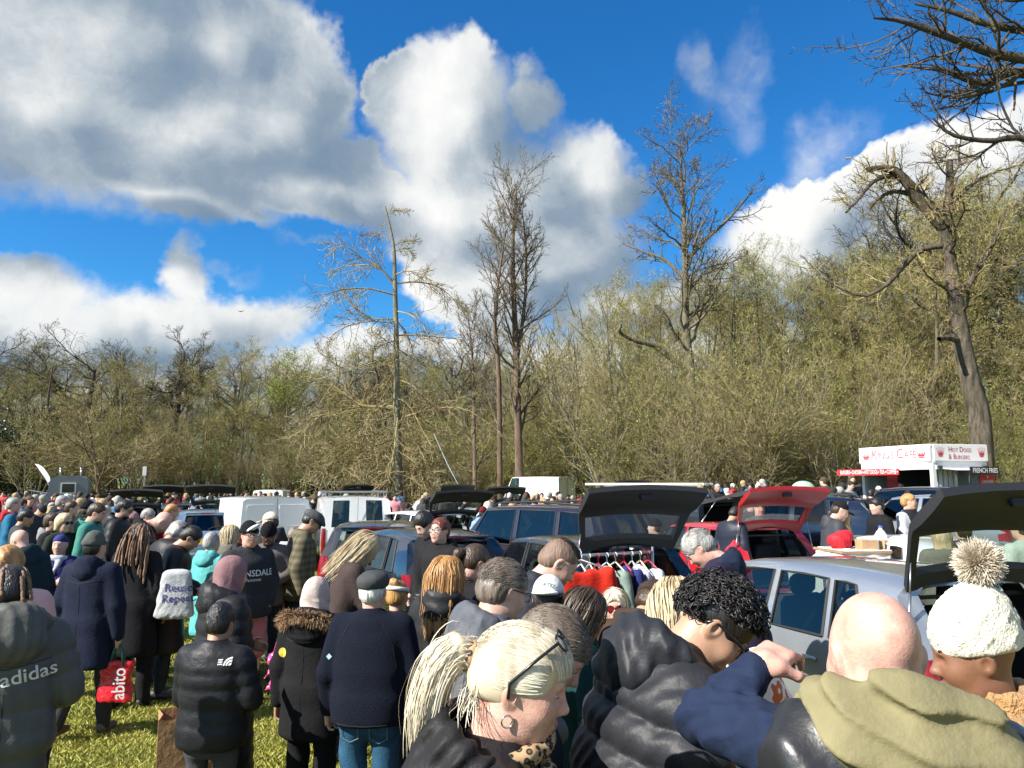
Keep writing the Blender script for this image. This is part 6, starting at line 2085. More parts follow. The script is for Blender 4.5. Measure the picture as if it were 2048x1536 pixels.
 Q('bald man in a black hooded top bending over a table', 330, 1034, 9.6, 62, skin='pink', top=BLK, hair=None, head=(45, 0, 0), lean=20, hood=True, group=g, arms=('down', 'down'), brow='grey')
 Q('grey-haired woman in a black coat bending over goods', 360, 1040, 9.0, 30, fem=True, top=(.014, .014, .015), hair='bob', hc='grey', head=(30, 0, 0), lean=14, face=False, group=g, kind='puffer', thick=.045, puff=.01)
 p = Q('dark-haired woman in a long black coat holding a grey carrier bag', 386, 1050, 8.2, 74, fem=True, skin='tan', top=(.012, .012, .013), kind='puffer', thick=.045, puff=.008, hem=.45, hair='bun', hc='black', head=(32, 0, 0), lean=10, group=g, arms=('fwd', 'fwd'))
 reuse_bag(at(350, 1185, 7.7))
 Q('person in a pink woolly hat among the stalls', 266, 1022, 12.2, 40, fem=True, top=(.20, .09, .09), hat='beanie', hatc=(.45, .24, .25), face=False, group=g)
 Q('stout grey-haired man in a brown coat behind the dreadlocks', 298, 1016, 12.8, 80, top=(.03, .025, .024), hc='grey', head=(20, 0, 0), group=g)
 Q('orange-haired man in a red and blue jacket', 345, 1007, 13.2, 60, skin='pink', top=(.42, .02, .04), hood=(.02, .03, .09), hc='ginger', head=(25, 0, 0), group=g)
 Q('grey-haired woman in a turquoise waterproof jacket', 424, 1063, 8.7, 22, fem=True, top=(.10, .42, .42), kind='shell', thick=.036, hem=.55, hood=True, hc='grey', face=False, group=g, legs=(.07, .07, .08))
 Q('blonde woman in a khaki gilet with red sleeves', 462, 1048, 9.1, 20, fem=True, top=(.16, .155, .12), hood=True, hair='bob', hc='blonde', strands=500, face=False, group=g)
 Q('woman in a pale pink coat with fair hair tied in a yellow band', 18, 1088, 4.6, -18, fem=True, top=(.60, .36, .33), kind='puffer', thick=.05, hair='pony', hc='ginger', face=False, group=g, lean=6)
 # right middle distance
 g = 'people among the stalls on the right'
 Q('stallholder in a black cap and dark grey jacket sorting goods at the table', 1680, 1000, 10.9, 100, skin='light', top=(.045, .047, .055), kind='shell', thick=.04, hat='cap', hatc=BLK, head=(26, 0, 0), arms=('down', 'fwd'), hood=True, legs=BLK, group=g, fat=.03)
 Q('person in black with a black and white cap at the goods table', 1752, 994, 12.3, -98, skin='light', top=BLK, hat='backcap', hatc=BLK, hair='bun', hc='black', arms=('fwd', 'fwd'), group=g, hem=.6, head=(10, 0, 0))
 p = Q('bearded man with folded arms in a black body warmer and pale grey sweatshirt', 1816, 986, 12.6, 150, skin='pink', top=(.42, .42, .44), hc='ginger', beard='ginger', arms=('cross', 'cross'), legs=(.52, .51, .50), head=(0, 30, 0), group=g,
    post=lambda q: gilet(q))
 Q('man in a black cap and pale gilet behind the folded arms', 1866, 988, 16.0, -120, top=(.45, .44, .42), hat='cap', hatc=BLK, group=g)
 Q('man with headphones round his neck in a navy puffer', 1471, 1012, 12.4, 60, skin='tan', top=(.018, .022, .036), kind='puffer', thick=.045, puff=.01, hair='buzz', hc='black', beard='black', head=(32, 0, 0), group=g)
 Q('person in a khaki cap behind the red tailgate', 1502, 993, 14.2, 150, skin='light', top=BLK, hat='cap', hatc=(.12, .105, .07), group=g, glasses='dark')
 Q('person in a brown cap right of the khaki cap', 1517, 999, 13.4, 170, skin='light', top=(.05, .045, .04), hat='beanie', hatc=(.09, .075, .05), group=g)
 Q('person in a pale blue hoodie and red hat seen from behind', 966, 1012, 15.5, 10, fem=True, top=(.20, .29, .42), hood=True, hat='beanie', hatc=(.12, .015, .02), face=False, hair='short', hc='dark', group=g, name='hoodie')
 Q('blonde person in navy beside the pale blue hoodie', 976, 1002, 17.0, 15, fem=True, top=NAVY, hair='long', hc='pale', face=False, group=g)
 Q('ginger-haired person by the plum car roof', 1026, 1004, 18.0, 60, fem=True, top=(.12, .08, .07), hair='bob', hc='ginger', face=False, group=g)
 Q('dark-haired person glimpsed through the black tailgate window', 1309, 1036, 11.4, -60, top=BLK, hat='beanie', hatc=BLK, group=g)
 Q('bald man behind the second white van', 770, 992, 21.0, 40, skin='pink', top=BLK, hair=None, group=g)
 Q('blonde seen from behind through the silver car tailgate glass', 1882, 1050, 8.6, 20, fem=True, top=(.12, .12, .10), hair='long', hc='blonde', face=False, group=g)
 Q('person in a dark backpack coat seen through the silver car tailgate glass', 1925, 1040, 9.0, 10, top=(.03, .032, .036), hc='black', hood=True, face=False, group=g)
 Q('person in a pale green top at the right edge behind the tailgate', 2042, 1030, 8.2, -20, top=(.36, .42, .36), hc='brown', face=False, group=g)
def crown_strands(p, mat, n, L, flow=(0, -1, .1), rad=.0013, region=None, off=.0135):
 """short strands lying back over the crown"""
 r = p.r
 u = r.normal(size=(n, 3)); u[:, 2] = np.abs(u[:, 2]); u /= np.linalg.norm(u, axis=1, keepdims=True)
 if region is not None:
  u = u[region(u)]
  n = len(u)
 rad3 = np.array([.074, .096, .088]) + off; cen = np.array([0, -.014, .032])
 P = [u * rad3]
 f = np.tile(np.array(flow, float), (n, 1))
 for i in range(5):
  q = P[-1]; nr = q / rad3 ** 2; nr /= np.linalg.norm(nr, axis=1, keepdims=True)
  g = f + r.normal(0, .25, (n, 3)); g -= nr * (g * nr).sum(1, keepdims=True) * .9; g /= np.linalg.norm(g, axis=1, keepdims=True)
  P.append(q + g * L / 5)
 P = np.stack(P, 1) + cen
 M = m4(p.MH); P = P @ M[:3, :3].T + M[:3, 3]
 p.add('hair_strands', strand_mesh(P, rad * 1.3 * np.array([1, 1, .9, .8, .6, .2]), 2, p.MH @ Vector((0, 0, 0))), strand_of(mat))
def dreads(p, n, L):
 r = p.r
 a = r.uniform(0.35, 2 * math.pi - .35, n) + math.pi / 2
 e = r.uniform(.05, 1.2, n)
 u = np.stack([np.cos(a) * np.cos(e), np.sin(a) * np.cos(e), np.sin(e)], -1)
 P = [u * [.086, .108, .1] + [0, -.014, .03]]
 m = 14
 ln = r.uniform(.65, 1.1, n)[:, None] * L
 d = u * [1, 1, .2] + [0, -.6, -.2]; d /= np.linalg.norm(d, axis=1, keepdims=True)
 for i in range(m):
  d = d + np.array([0, -.02, -.55]) + r.normal(0, .07, (n, 3)); d /= np.linalg.norm(d, axis=1, keepdims=True)
  q = P[-1] + d * ln / m
  q[:, 1] = np.minimum(q[:, 1], np.where(q[:, 2] < -.05, -.085 - .06 * np.clip(-.1 - q[:, 2], 0, .5), 9))
  P.append(q)
 P = np.stack(P, 1); M = m4(p.MH); P = P @ M[:3, :3].T + M[:3, 3]
 rad = .0085 * (1 + .15 * np.sin(np.arange(m + 1) * 2.1)); rad[-1] *= .4
 p.add('dreadlocks', strand_mesh(P, rad * r.uniform(.7, 1.15, (n, 1)), 6), HAIR['dread'])
def top_hair(p, mat):
 """longer dark hair on the crown above faded sides"""
 p.hs([Prim('ell', None, .02, c=(0, -.004, .062), r=(.064, .092, .066)), Prim('box', None, .02, True, c=(0, 0, -.02), h=(.2, .2, .10), rnd=.02)], mat, 'hair_top', p.h, p.groove(.002, .012))
 crown_strands(p, mat, 900, .03, flow=(.2, .8, .2), region=lambda u: u[:, 2] > .72, off=.012)
def disc_shape(r, n=20):
 V = np.array([[0, 0, 0]] + [[r * math.cos(2 * math.pi * k / n), r * math.sin(2 * math.pi * k / n), 0] for k in range(n)])
 return V, np.array([[0, k + 1, (k + 1) % n + 1] for k in range(n)])
def diamond_shape(r):
 return np.array([[0, r, 0], [-r, 0, 0], [0, -r, 0], [r, 0, 0.]]), np.array([[0, 1, 2], [0, 2, 3]])
def bar_shape(w, h, n=8):
 V, F = [], []
 for sx in (-.1, -.07):
  b = len(V)
  for k in range(n + 1):
   V += [[sx, -h / 2 + h * k / n, 0], [sx + w, -h / 2 + h * k / n, 0]]
  for k in range(n):
   F += [[b + 2 * k, b + 2 * k + 1, b + 2 * k + 3], [b + 2 * k, b + 2 * k + 3, b + 2 * k + 2]]
 return np.array(V), np.array(F)
def logo_dome(s):
 """three nested quarter arcs with a short bar: a small mountain-dome emblem"""
 V, F = [], []
 for (r0, r1) in ((.10, .36), (.46, .68), (.78, 1.0)):
  b = len(V); n = 7
  for k in range(n + 1):
   a = math.pi / 2 * k / n
   V += [[-math.cos(a) * r0 * s + s * .9, math.sin(a) * r0 * s, 0], [-math.cos(a) * r1 * s + s * .9, math.sin(a) * r1 * s, 0]]
  for k in range(n):
   F += [[b + 2 * k, b + 2 * k + 1, b + 2 * k + 3], [b + 2 * k, b + 2 * k + 3, b + 2 * k + 2]]
 for j in range(3):
  b = len(V); y = .62 * s - j * .26 * s
  V += [[-s * .75, y, 0], [-s * .2, y, 0], [-s * .2, y + s * .15, 0], [-s * .75, y + s * .15, 0]]
  F += [[b, b + 1, b + 2], [b, b + 2, b + 3]]
 return np.array(V), np.array(F)
def hat_patch(p):
 """the white swoosh and ring on the patterned hat"""
 M = m4(p.MH)
 for c, r, rot, m in (((.0, .085, .075), (.075, .05, .022), npR(20, 24, 0), cloth(WHT)), ((.035, .098, .052), (.032, .02, .012), npR(10, 30, 0), cloth(BLK))):
  v, f = Solid([Prim('ell', None, c=c, r=r, rot=rot)]).mesh(.009)
  finish('hat_pattern', np_mesh('hat_pattern', v @ M[:3, :3].T + M[:3, 3], f), m, p.root)
def tweed_check(p):
 for ch in p.root.children:
  if ch.name.startswith('jacket'):
   m = bpy.data.materials.new('tweed_check'); m.use_nodes = True
   t = NT(m.node_tree); b = m.node_tree.nodes['Principled BSDF']
   tc = t.n('ShaderNodeTexCoord')
   def wave(direction, scale):
    w = t.n('ShaderNodeTexWave', bands_direction=direction); w.inputs['Scale'].default_value = scale; w.inputs['Distortion'].default_value = .6
    t.l(tc.outputs['Object'], w.inputs[0]); return w.outputs['Fac']
   f = t.math('MULTIPLY', wave('X', 4.5), .5); f = t.math('ADD', f, t.math('MULTIPLY', wave('Z', 4.5), .5))
   n = t.noise(tc.outputs['Object'], 90, 3, .6)
   f = t.math('ADD', t.math('MULTIPLY', f, .7), t.math('MULTIPLY', n, .3))
   t.l(t.ramp(f, [(.2, (.052, .045, .026)), (.5, (.095, .082, .045)), (.8, (.15, .125, .072))]), b.inputs['Base Color'])
   b.inputs['Roughness'].default_value = .9
   ch.data.materials[0] = m
def jeans_detail(p):
 """belt and back pockets of the jeans"""
 TH = pmat('denim_stitch', (.10, .17, .24), .8)
 for ch in list(p.root.children):
  if ch.name.startswith('trousers'):
   sol = Solid([Prim('ec', None, .06, a=(0, -.005, .80), b=(0, 0, 1.02), ra=(.167, .116), rb=(.150, .105), rnd=.05)] + [Prim('cap', None, .05, a=tuple(a), b=tuple(b), ra=.100, rb=.074) for a, b, c in p.L.values()])
   for sd in (-1, 1):
    pts = [(-.055, .06), (.055, .06), (.052, -.05), (0, -.075), (-.052, -.05), (-.055, .06)]
    mb = MB()
    P3 = np.array([[.088 * sd + x, -.4, .84 + z] for x, z in pts])
    for _ in range(30):
     P3 = P3 + np.array([0, 1., 0]) * (np.maximum(sol(P3) - .010, 0) * .8)[:, None]
    mb.tube(P3, .0035, 4, caps=False)
    mb.build('pocket_seam', TH, p.root)
def bun_band(p):
 M = m4(p.MH)
 v, f = Solid([Prim('ell', None, c=(0, -.07, .115), r=(.05, .045, .042))], folds(p.seed, .004, .03)).mesh(.008)
 finish('hair_bun', np_mesh('hair_bun', v @ M[:3, :3].T + M[:3, 3], f), HAIR['ginger'], p.root)
 v, f = Solid([Prim('tor', None, c=(0, -.016, .058), R=.094, r=.014, rot=npR(-12), sc=(.94, 1.12, 1.3))]).mesh(.008)
 finish('headband', np_mesh('headband', v @ M[:3, :3].T + M[:3, 3], f), cloth(WHT), p.root)
def belt_bag(p):
 M = m4(p.MT)
 v, f = Solid([Prim('box', None, .02, c=(.05, .17, 1.0), h=(.11, .035, .065), rnd=.03)]).mesh(.012)
 finish('belt_bag', np_mesh('belt_bag', v @ M[:3, :3].T + M[:3, 3], f), cloth((.014, .014, .015), 'leather'), p.root)
 mb = MB(); mb.tube([(-.04, .207, 1.02), (.14, .207, 1.02)], .004, 5); o = mb.build('zip', STEEL, p.root)
 o.data.transform(p.MT)
def cap_print(p):
 """curved lettering and a green emblem on the cap"""
 M = m4(p.MH)
 sol = Solid([Prim('ell', None, c=(0, -.016, .036), r=(.084, .106, .098))])
 GRN = pmat('emblem_green', (.02, .10, .06), .6); DK = pmat('print_dark', (.05, .07, .06), .6)
 def lay(V, F, cx, cz, mat, nm, flip=1):
  P3 = np.stack([cx + V[:, 0], np.full(len(V), -.4), cz + V[:, 1]], -1)
  for _ in range(40):
   P3 = P3 + np.array([0, 1., 0]) * (np.maximum(sol(P3) - .003, 0) * .8)[:, None]
  finish(nm, np_mesh(nm, P3 @ M[:3, :3].T + M[:3, 3], F), mat, p.root, smooth=False)
 V, F = text_mesh('CORTEZ', .026)
 V = V.copy(); V[:, 1] += .012 * (1 - (V[:, 0] / .05) ** 2)
 lay(V, F, 0, .060, DK, 'cap_lettering')
 V, F = text_mesh('&', .042, .02); lay(V, F, .004, .025, GRN, 'cap_emblem')
def scarf(p, col):
 v, f = Solid([Prim('tor', p.MT, .02, c=(0, .01, 1.475), R=.075, r=.034, rot=npR(10), sc=(1.1, 1.05, 1.1)), Prim('cap', p.MT, .03, a=(-.04, .10, 1.44), b=(.02, .15, 1.30), ra=.035, rb=.03)], folds(p.seed, .006, .06)).mesh(.014)
 finish('scarf', np_mesh('scarf', v, f), cloth(col), p.root)
def gilet(p):
 q = cloth((.016, .016, .02), 'puffer')
 M = p.MT
 L = [Prim('ec', M, .05, puff=(3, .008), a=(0, 0, 1.12), b=(0, 0, 1.45), ra=(.205, .155), rb=(.185, .145), rnd=.07), Prim('ec', M, .05, puff=(4, .008), a=(0, 0, .84), b=(0, 0, 1.2), ra=(.205, .155), rb=(.205, .155), rnd=.03),
   Prim('ec', M, .03, a=(0, 0, 1.43), b=(0, 0, 1.53), ra=(.10, .095), rb=(.085, .085), rnd=.02), Prim('cap', M, .05, a=(-.12, 0, 1.43), b=(.12, 0, 1.43), ra=.08, rb=.08)]
 p.add('body_warmer', Solid(L, folds(p.seed, .004, .1)).mesh(p.v), q)
# (bags are defined before the cast is called)
FOIL = {}
def soft_bag(name, top, dim, col, label, cat, kind='cotton', rz=0.0, handles=True):
 """limp bag hanging from two handles; top = point where it is held"""
 w, d, h = dim
 sol = Solid([Prim('ec', None, .04, a=(0, 0, -h - .16), b=(0, 0, -.16), ra=(w / 2, d / 2), rb=(w / 2 * .82, d / 2 * .45), rnd=.03, pw=3)], folds(len(label), .008, .11, (1, 1, .5), 1.0))
 if kind == 'foil':
  m = pmat('bag_%d' % (len(label) * 37 + int(col[0] * 999)), col, .22, spec=.6, var=.35, vscale=18, bump=.5, bscale=30)
 else:
  m = cloth(col, kind)
 v, f = sol.mesh(.013)
 o = finish(name, np_mesh(name, v, f), m)
 o.location = top; o.rotation_euler = (0, 0, rz)
 if handles:
  for y in (-.03, .03):
   mb = MB(); mb.tube([(-w * .25, y, -.18), (-w * .12, y * .5, -.06), (0, 0, .0), (w * .12, y * .5, -.06), (w * .25, y, -.18)], .008, 6)
   mb.build('handle', m, o, True)
 tag(o, label, cat)
 return o
def carrier_bag(top, w, h, label, rz):
 o = soft_bag('carrier_bag', Vector(top), (w, .15, h), (.62, .012, .02), label, 'bag', 'foil', R(rz), handles=False)
 G = pmat('handle_green', (.01, .09, .05), .5)
 for y in (-.03, .03):
  mb = MB(); mb.tube([(-w * .2, y, -.20), (-w * .12, y * .5, -.08), (0, 0, .0), (w * .12, y * .5, -.08), (w * .2, y, -.20)], .012, 6)
  mb.build('handle', G, o, True)
 V, F = text_mesh('abito', .15, .01)
 P3 = np.stack([.05 - V[:, 1], np.full(len(V), -.099), -.33 + V[:, 0] * .85], -1)
 finish('lettering', np_mesh('lettering', P3, F), WHITE, o, smooth=False)
def reuse_bag(c):
 sol = Solid([Prim('ec', None, .04, a=(0, 0, -.25), b=(0, 0, .22), ra=(.19, .08), rb=(.13, .05), rnd=.05, pw=3)], folds(5, .005, .12, (1, 1, .6), .6))
 v, f = sol.mesh(.013)
 o = finish('grey_carrier_bag', np_mesh('grey_carrier_bag', v, f), pmat('bag_grey', (.42, .44, .44), .4, var=.2, vscale=9, bump=.5, bscale=18))
 o.location = c; o.rotation_euler = (0, 0, R(12))
 INK = pmat('ink_blue', (.06, .06, .22), .6)
 for s_, z in (('Reuse', .05), ('Repeat', -.05)):
  V, F = text_mesh(s_, .105, .008)
  P3 = np.stack([.04 + V[:, 0], np.full(len(V), -.3), z + V[:, 1]], -1)
  for _ in range(30):
   P3 = P3 + np.array([0, 1., 0]) * (np.maximum(sol(P3) - .004, 0) * .8)[:, None]
  finish('lettering', np_mesh('lettering', P3, F), INK, o, smooth=False)
 tag(o, 'grey carrier bag printed Reuse Repeat held up by the dark-haired woman', 'bag')
def paper_bag(p, label):
 K = pmat('kraft_paper', (.36, .20, .10), .75, var=.15, vscale=8, bump=.3, bscale=20)
 o = empty('paper_bag', (p.x, p.y, 0), R(24))
 tag(o, label, 'bag')
 mb = MB()
 w, d, h = .17, .12, .46
 z0 = .36
 mb.prism([(-w, -d), (w, -d), (w, d), (-w, d)], z0, z0 + .006, 'z')
 for (a, b) in (((-w, -d), (w, -d)), ((w, d), (-w, d))):
  mb.add([(a[0], a[1], z0), (b[0], b[1], z0), (b[0] * 1.02, b[1] * 1.1, z0 + h), (a[0] * 1.02, a[1] * 1.1, z0 + h)], [(0, 1, 2, 3)])
 for sx in (-1, 1):
  mb.add([(w * sx, -d, z0), (w * .93 * sx, 0, z0), (w * .88 * sx, 0, z0 + h), (w * 1.02 * sx, -d * 1.1, z0 + h)], [(0, 1, 2, 3)])
  mb.add([(w * sx, d, z0), (w * .93 * sx, 0, z0), (w * .88 * sx, 0, z0 + h), (w * 1.02 * sx, d * 1.1, z0 + h)], [(0, 1, 2, 3)])
 mb.build('bag_body', K, o)
 for y in (-d, d):
  mb = MB(); mb.tube([(-.05, y, z0 + h - .02), (-.045, y * .6, z0 + h + .12), (.045, y * .6, z0 + h + .12), (.05, y, z0 + h - .02)], .006, 5)
  mb.build('handle', K, o, True)
# ---------------------------------------------------------------- the nearest figures
def comb_strands(p, mat, starts, end_u, n, m=9, lift=.006, rad=.0011, cen=(0, -.014, .032), rad3=(.0893, .1113, .1043), jit=.05, name='hair_strands'):
 """strands combed over the skull from start directions towards an end direction"""
 r = p.r
 u0 = starts / np.linalg.norm(starts, axis=1, keepdims=True)
 e = np.array(end_u, float)[None] + r.normal(0, jit, u0.shape); e /= np.linalg.norm(e, axis=1, keepdims=True)
 P = []
 w = r.normal(0, .018, u0.shape)
 for t in np.linspace(0, 1, m):
  u = u0 * (1 - t) + e * t + w * math.sin(math.pi * t); u /= np.linalg.norm(u, axis=1, keepdims=True)
  P.append(np.array(cen) + u * np.array(rad3) * (1 + lift * 8 * math.sin(math.pi * t) * r.uniform(0, 1, (len(u), 1)) * .22))
 P = np.stack(P, 1); M = m4(p.MH); P = P @ M[:3, :3].T + M[:3, 3]
 p.add(name, strand_mesh(P, rad * 1.4 * np.array([.6] + [1] * (m - 2) + [.7]), 2, p.MH @ Vector((0, 0, .02))), strand_of(mat))
def leopard():
 m = bpy.data.materials.new('leopard_print'); m.use_nodes = True
 t = NT(m.node_tree); b = m.node_tree.nodes['Principled BSDF']
 tc = t.n('ShaderNodeTexCoord')
 v = t.n('ShaderNodeTexVoronoi'); v.inputs['Scale'].default_value = 62
 t.l(tc.outputs['Object'], v.inputs[0])
 t.l(t.ramp(v.outputs['Distance'], [(.18, (.16, .08, .035)), (.24, (.012, .009, .008)), (.42, (.012, .009, .008)), (.5, (.38, .25, .13))]), b.inputs['Base Color'])
 b.inputs['Roughness'].default_value = .8
 return m
def hero_blonde():
 p = begin(1.8, fem=True, head=(10, -8, 0), lean=4, arms=('fwd', 'fwd'), hands='simple')
 p.body(SKIN['pink'], .0036, .03, jaw=1.0, fat=.006, nose=1.02).face(LIP, brow=HAIR['blonde'], closed=True)
 J = cloth((.013, .012, .013), 'shell')
 p.top(J, .034, .80, vox=.0125, collar=.055, wl=.17, fold=.0075).hood(J, 1.22, .0085, drop=.015, fold=.009)
 LP = leopard()
 p.add('hood_lining', Solid([Prim('tor', p.MT, .02, c=(0, .012, 1.492), R=.088, r=.017, rot=npR(16), sc=(1.0, 1.12, 1.2)), Prim('cap', p.MT, .03, a=(.05, .105, 1.46), b=(.06, .165, 1.24), ra=.02, rb=.018),
         Prim('cap', p.MT, .03, a=(-.05, .105, 1.46), b=(-.05, .165, 1.24), ra=.02, rb=.018)], folds(4, .004, .05)).mesh(.008), LP)
 H = HAIR['pale']
 L = [Prim('ell', None, .03, c=(0, -.014, .034), r=(.088, .110, .103)), Prim('ell', None, .03, c=(0, -.07, -.01), r=(.06, .05, .05)),
   Prim('ell', None, .012, True, c=(0, .118, -.035), r=(.092, .080, .104)), Prim('box', None, .02, True, c=(0, .02, -.135), h=(.2, .2, .09), rnd=.01)]
 for sd in (1, -1):
  L.append(Prim('ell', None, .008, True, c=(.086 * sd, .0, -.026), r=(.026, .030, .036)))
 p.hs(L, pmat('hair_pale_base', (.60, .51, .36), .6), vox=.0065)
 r = p.r
 n = 3600
 u = r.normal(size=(n, 3)); u /= np.linalg.norm(u, axis=1, keepdims=True)
 ok = (u[:, 2] > -.35) & ~((u[:, 1] > .62) & (u[:, 2] < .22)) & ~((np.abs(u[:, 0]) > .7) & (u[:, 2] < -.18) & (u[:, 1] > -.3))
 comb_strands(p, H, u[ok], (0, -1, -.02), n, jit=.05, rad=.0014)
 # fringe swept over the brow
 n = 900
 s0 = np.stack([r.uniform(-.75, .75, n), r.uniform(.25, .5, n), r.uniform(.75, 1, n)], -1)
 s0 /= np.linalg.norm(s0, axis=1, keepdims=True)
 e0 = np.stack([s0[:, 0] * 1.35 + r.normal(0, .06, n), np.full(n, .93), r.uniform(.16, .34, n)], -1)
 P = []
 for t in np.linspace(0, 1, 9):
  q = s0 * (1 - t) + e0 * t; q /= np.linalg.norm(q, axis=1, keepdims=True)
  P.append(np.array([0, -.014, .030]) + q * np.array([.096, .123, .110]) * (1.0 + .05 * math.sin(math.pi * t)))
 P = np.stack(P, 1); M = m4(p.MH); P = P @ M[:3, :3].T + M[:3, 3]
 p.add('fringe', strand_mesh(P, .0016 * np.array([.6, 1, 1, 1, 1, 1, 1, .8, .2]), 2, p.MH @ Vector((0, 0, .02))), strand_of(H))
 # ponytail
 n = 2300
 tie = np.array([0, -.128, .03])
 HS = strand_of(H)
 o = r.normal(0, .012, (n, 3)); d = np.tile(np.array([0, -1., .3]), (n, 1)) + r.normal(0, .24, (n, 3))
 P = [tie + o]
 ln = r.uniform(.7, 1.08, (n, 1))
 for i in range(13):
  d = d / np.linalg.norm(d, axis=1, keepdims=True)
  P.append(P[-1] + d * .0205 * ln)
  d = d + np.array([0, .05, -.52]) + r.normal(0, .05, (n, 3))
  if i > 7:
   d -= (P[-1] - P[-1].mean(0)) * np.array([4, 4, 0])
 P = np.stack(P, 1); P = P @ M[:3, :3].T + M[:3, 3]
 cl = P.mean(0); sp_ = [.014, .024, .030, .032, .031, .029, .026, .022, .017, .012]
 p.add('ponytail_core', Solid([Prim('cap', None, .03, a=tuple(cl[i]), b=tuple(cl[i + 1]), ra=sp_[i], rb=sp_[min(i + 1, 9)]) for i in range(10)], folds(2, .003, .03, (1, 1, .1))).mesh(.007), pmat('hair_pale_base', (.60, .51, .36), .6))
 p.add('ponytail', strand_mesh(P, .0011 * np.array([1] * 11 + [.8, .6, .2]), 2, P.mean((0, 1))), HS)
 # wisps at the nape
 n = 60
 u = np.stack([r.uniform(-.5, .9, n), -.8 + r.normal(0, .1, n), r.uniform(-.6, -.35, n)], -1)
 P = [np.array([0, -.014, .032]) + u * [.085, .105, .1]]
 d = np.tile(np.array([.25, -.2, -1.]), (n, 1)) + r.normal(0, .3, (n, 3))
 for i in range(7):
  P.append(P[-1] + d / np.linalg.norm(d, axis=1, keepdims=True) * .013); d = d + r.normal(0, .2, (n, 3)) + [.2, .1, .1]
 P = np.stack(P, 1); P = P @ M[:3, :3].T + M[:3, 3]
 p.add('hair_wisps', strand_mesh(P, .0008 * np.array([1, 1, 1, 1, 1, 1, .8, .2]), 2), strand_of(H))
 v, f = Solid([Prim('tor', p.MH, c=(0, -.124, .03), R=.024, r=.013, rot=npR(90))], folds(8, .004, .03)).mesh(.005)
 p.add('scrunchie', (v, f), LP)
 v, f = Solid([Prim('tor', p.MH, c=(.081, -.008, -.060), R=.0125, r=.0024, rot=npR(0, 90, 20))], margin=.002).mesh(.0018)
 p.add('earring', (v, f), CHROME)
 G = T3(0, -.03, .012) @ Euler((R(52), 0, 0)).to_matrix().to_4x4() @ Matrix.Diagonal((1.12, 1.1, 1.05, 1)) @ T3(0, .03, -.012)
 p.glasses(M=G, r=.003)
 p.legs(cloth(CHAR), vox=.03)
 p.done('blonde woman with a ponytail, glasses pushed up and a black hooded jacket, nearest the camera', 1040, 1240, 1.86, 88)
 for sd in (1,):
  pass
def hero_man_behind():
 p = begin(2.35, head=(30, -4, 0), lean=8, arms=('fwd', 'fwd'))
 p.body(SKIN['pink'], .0045, .03, jaw=1.1, fat=.006).face(LIP, brow=HAIR['grey'])
 p.top(cloth((.012, .016, .028)), .035, .8, vox=.012, collar=.06)
 p.hair_short(HAIR['greybrown'], .008, .0055, rough=.0008, hairline=.1, recede=.015)
 crown_strands(p, HAIR['greybrown'], 3200, .03, flow=(.1, .9, .25), rad=.001, off=.009)
 p.legs(cloth(CHAR), vox=.03)
 p.done('man with short grey-brown hair in navy behind the blonde woman, head bowed', 1108, 1206, 2.35, 88)
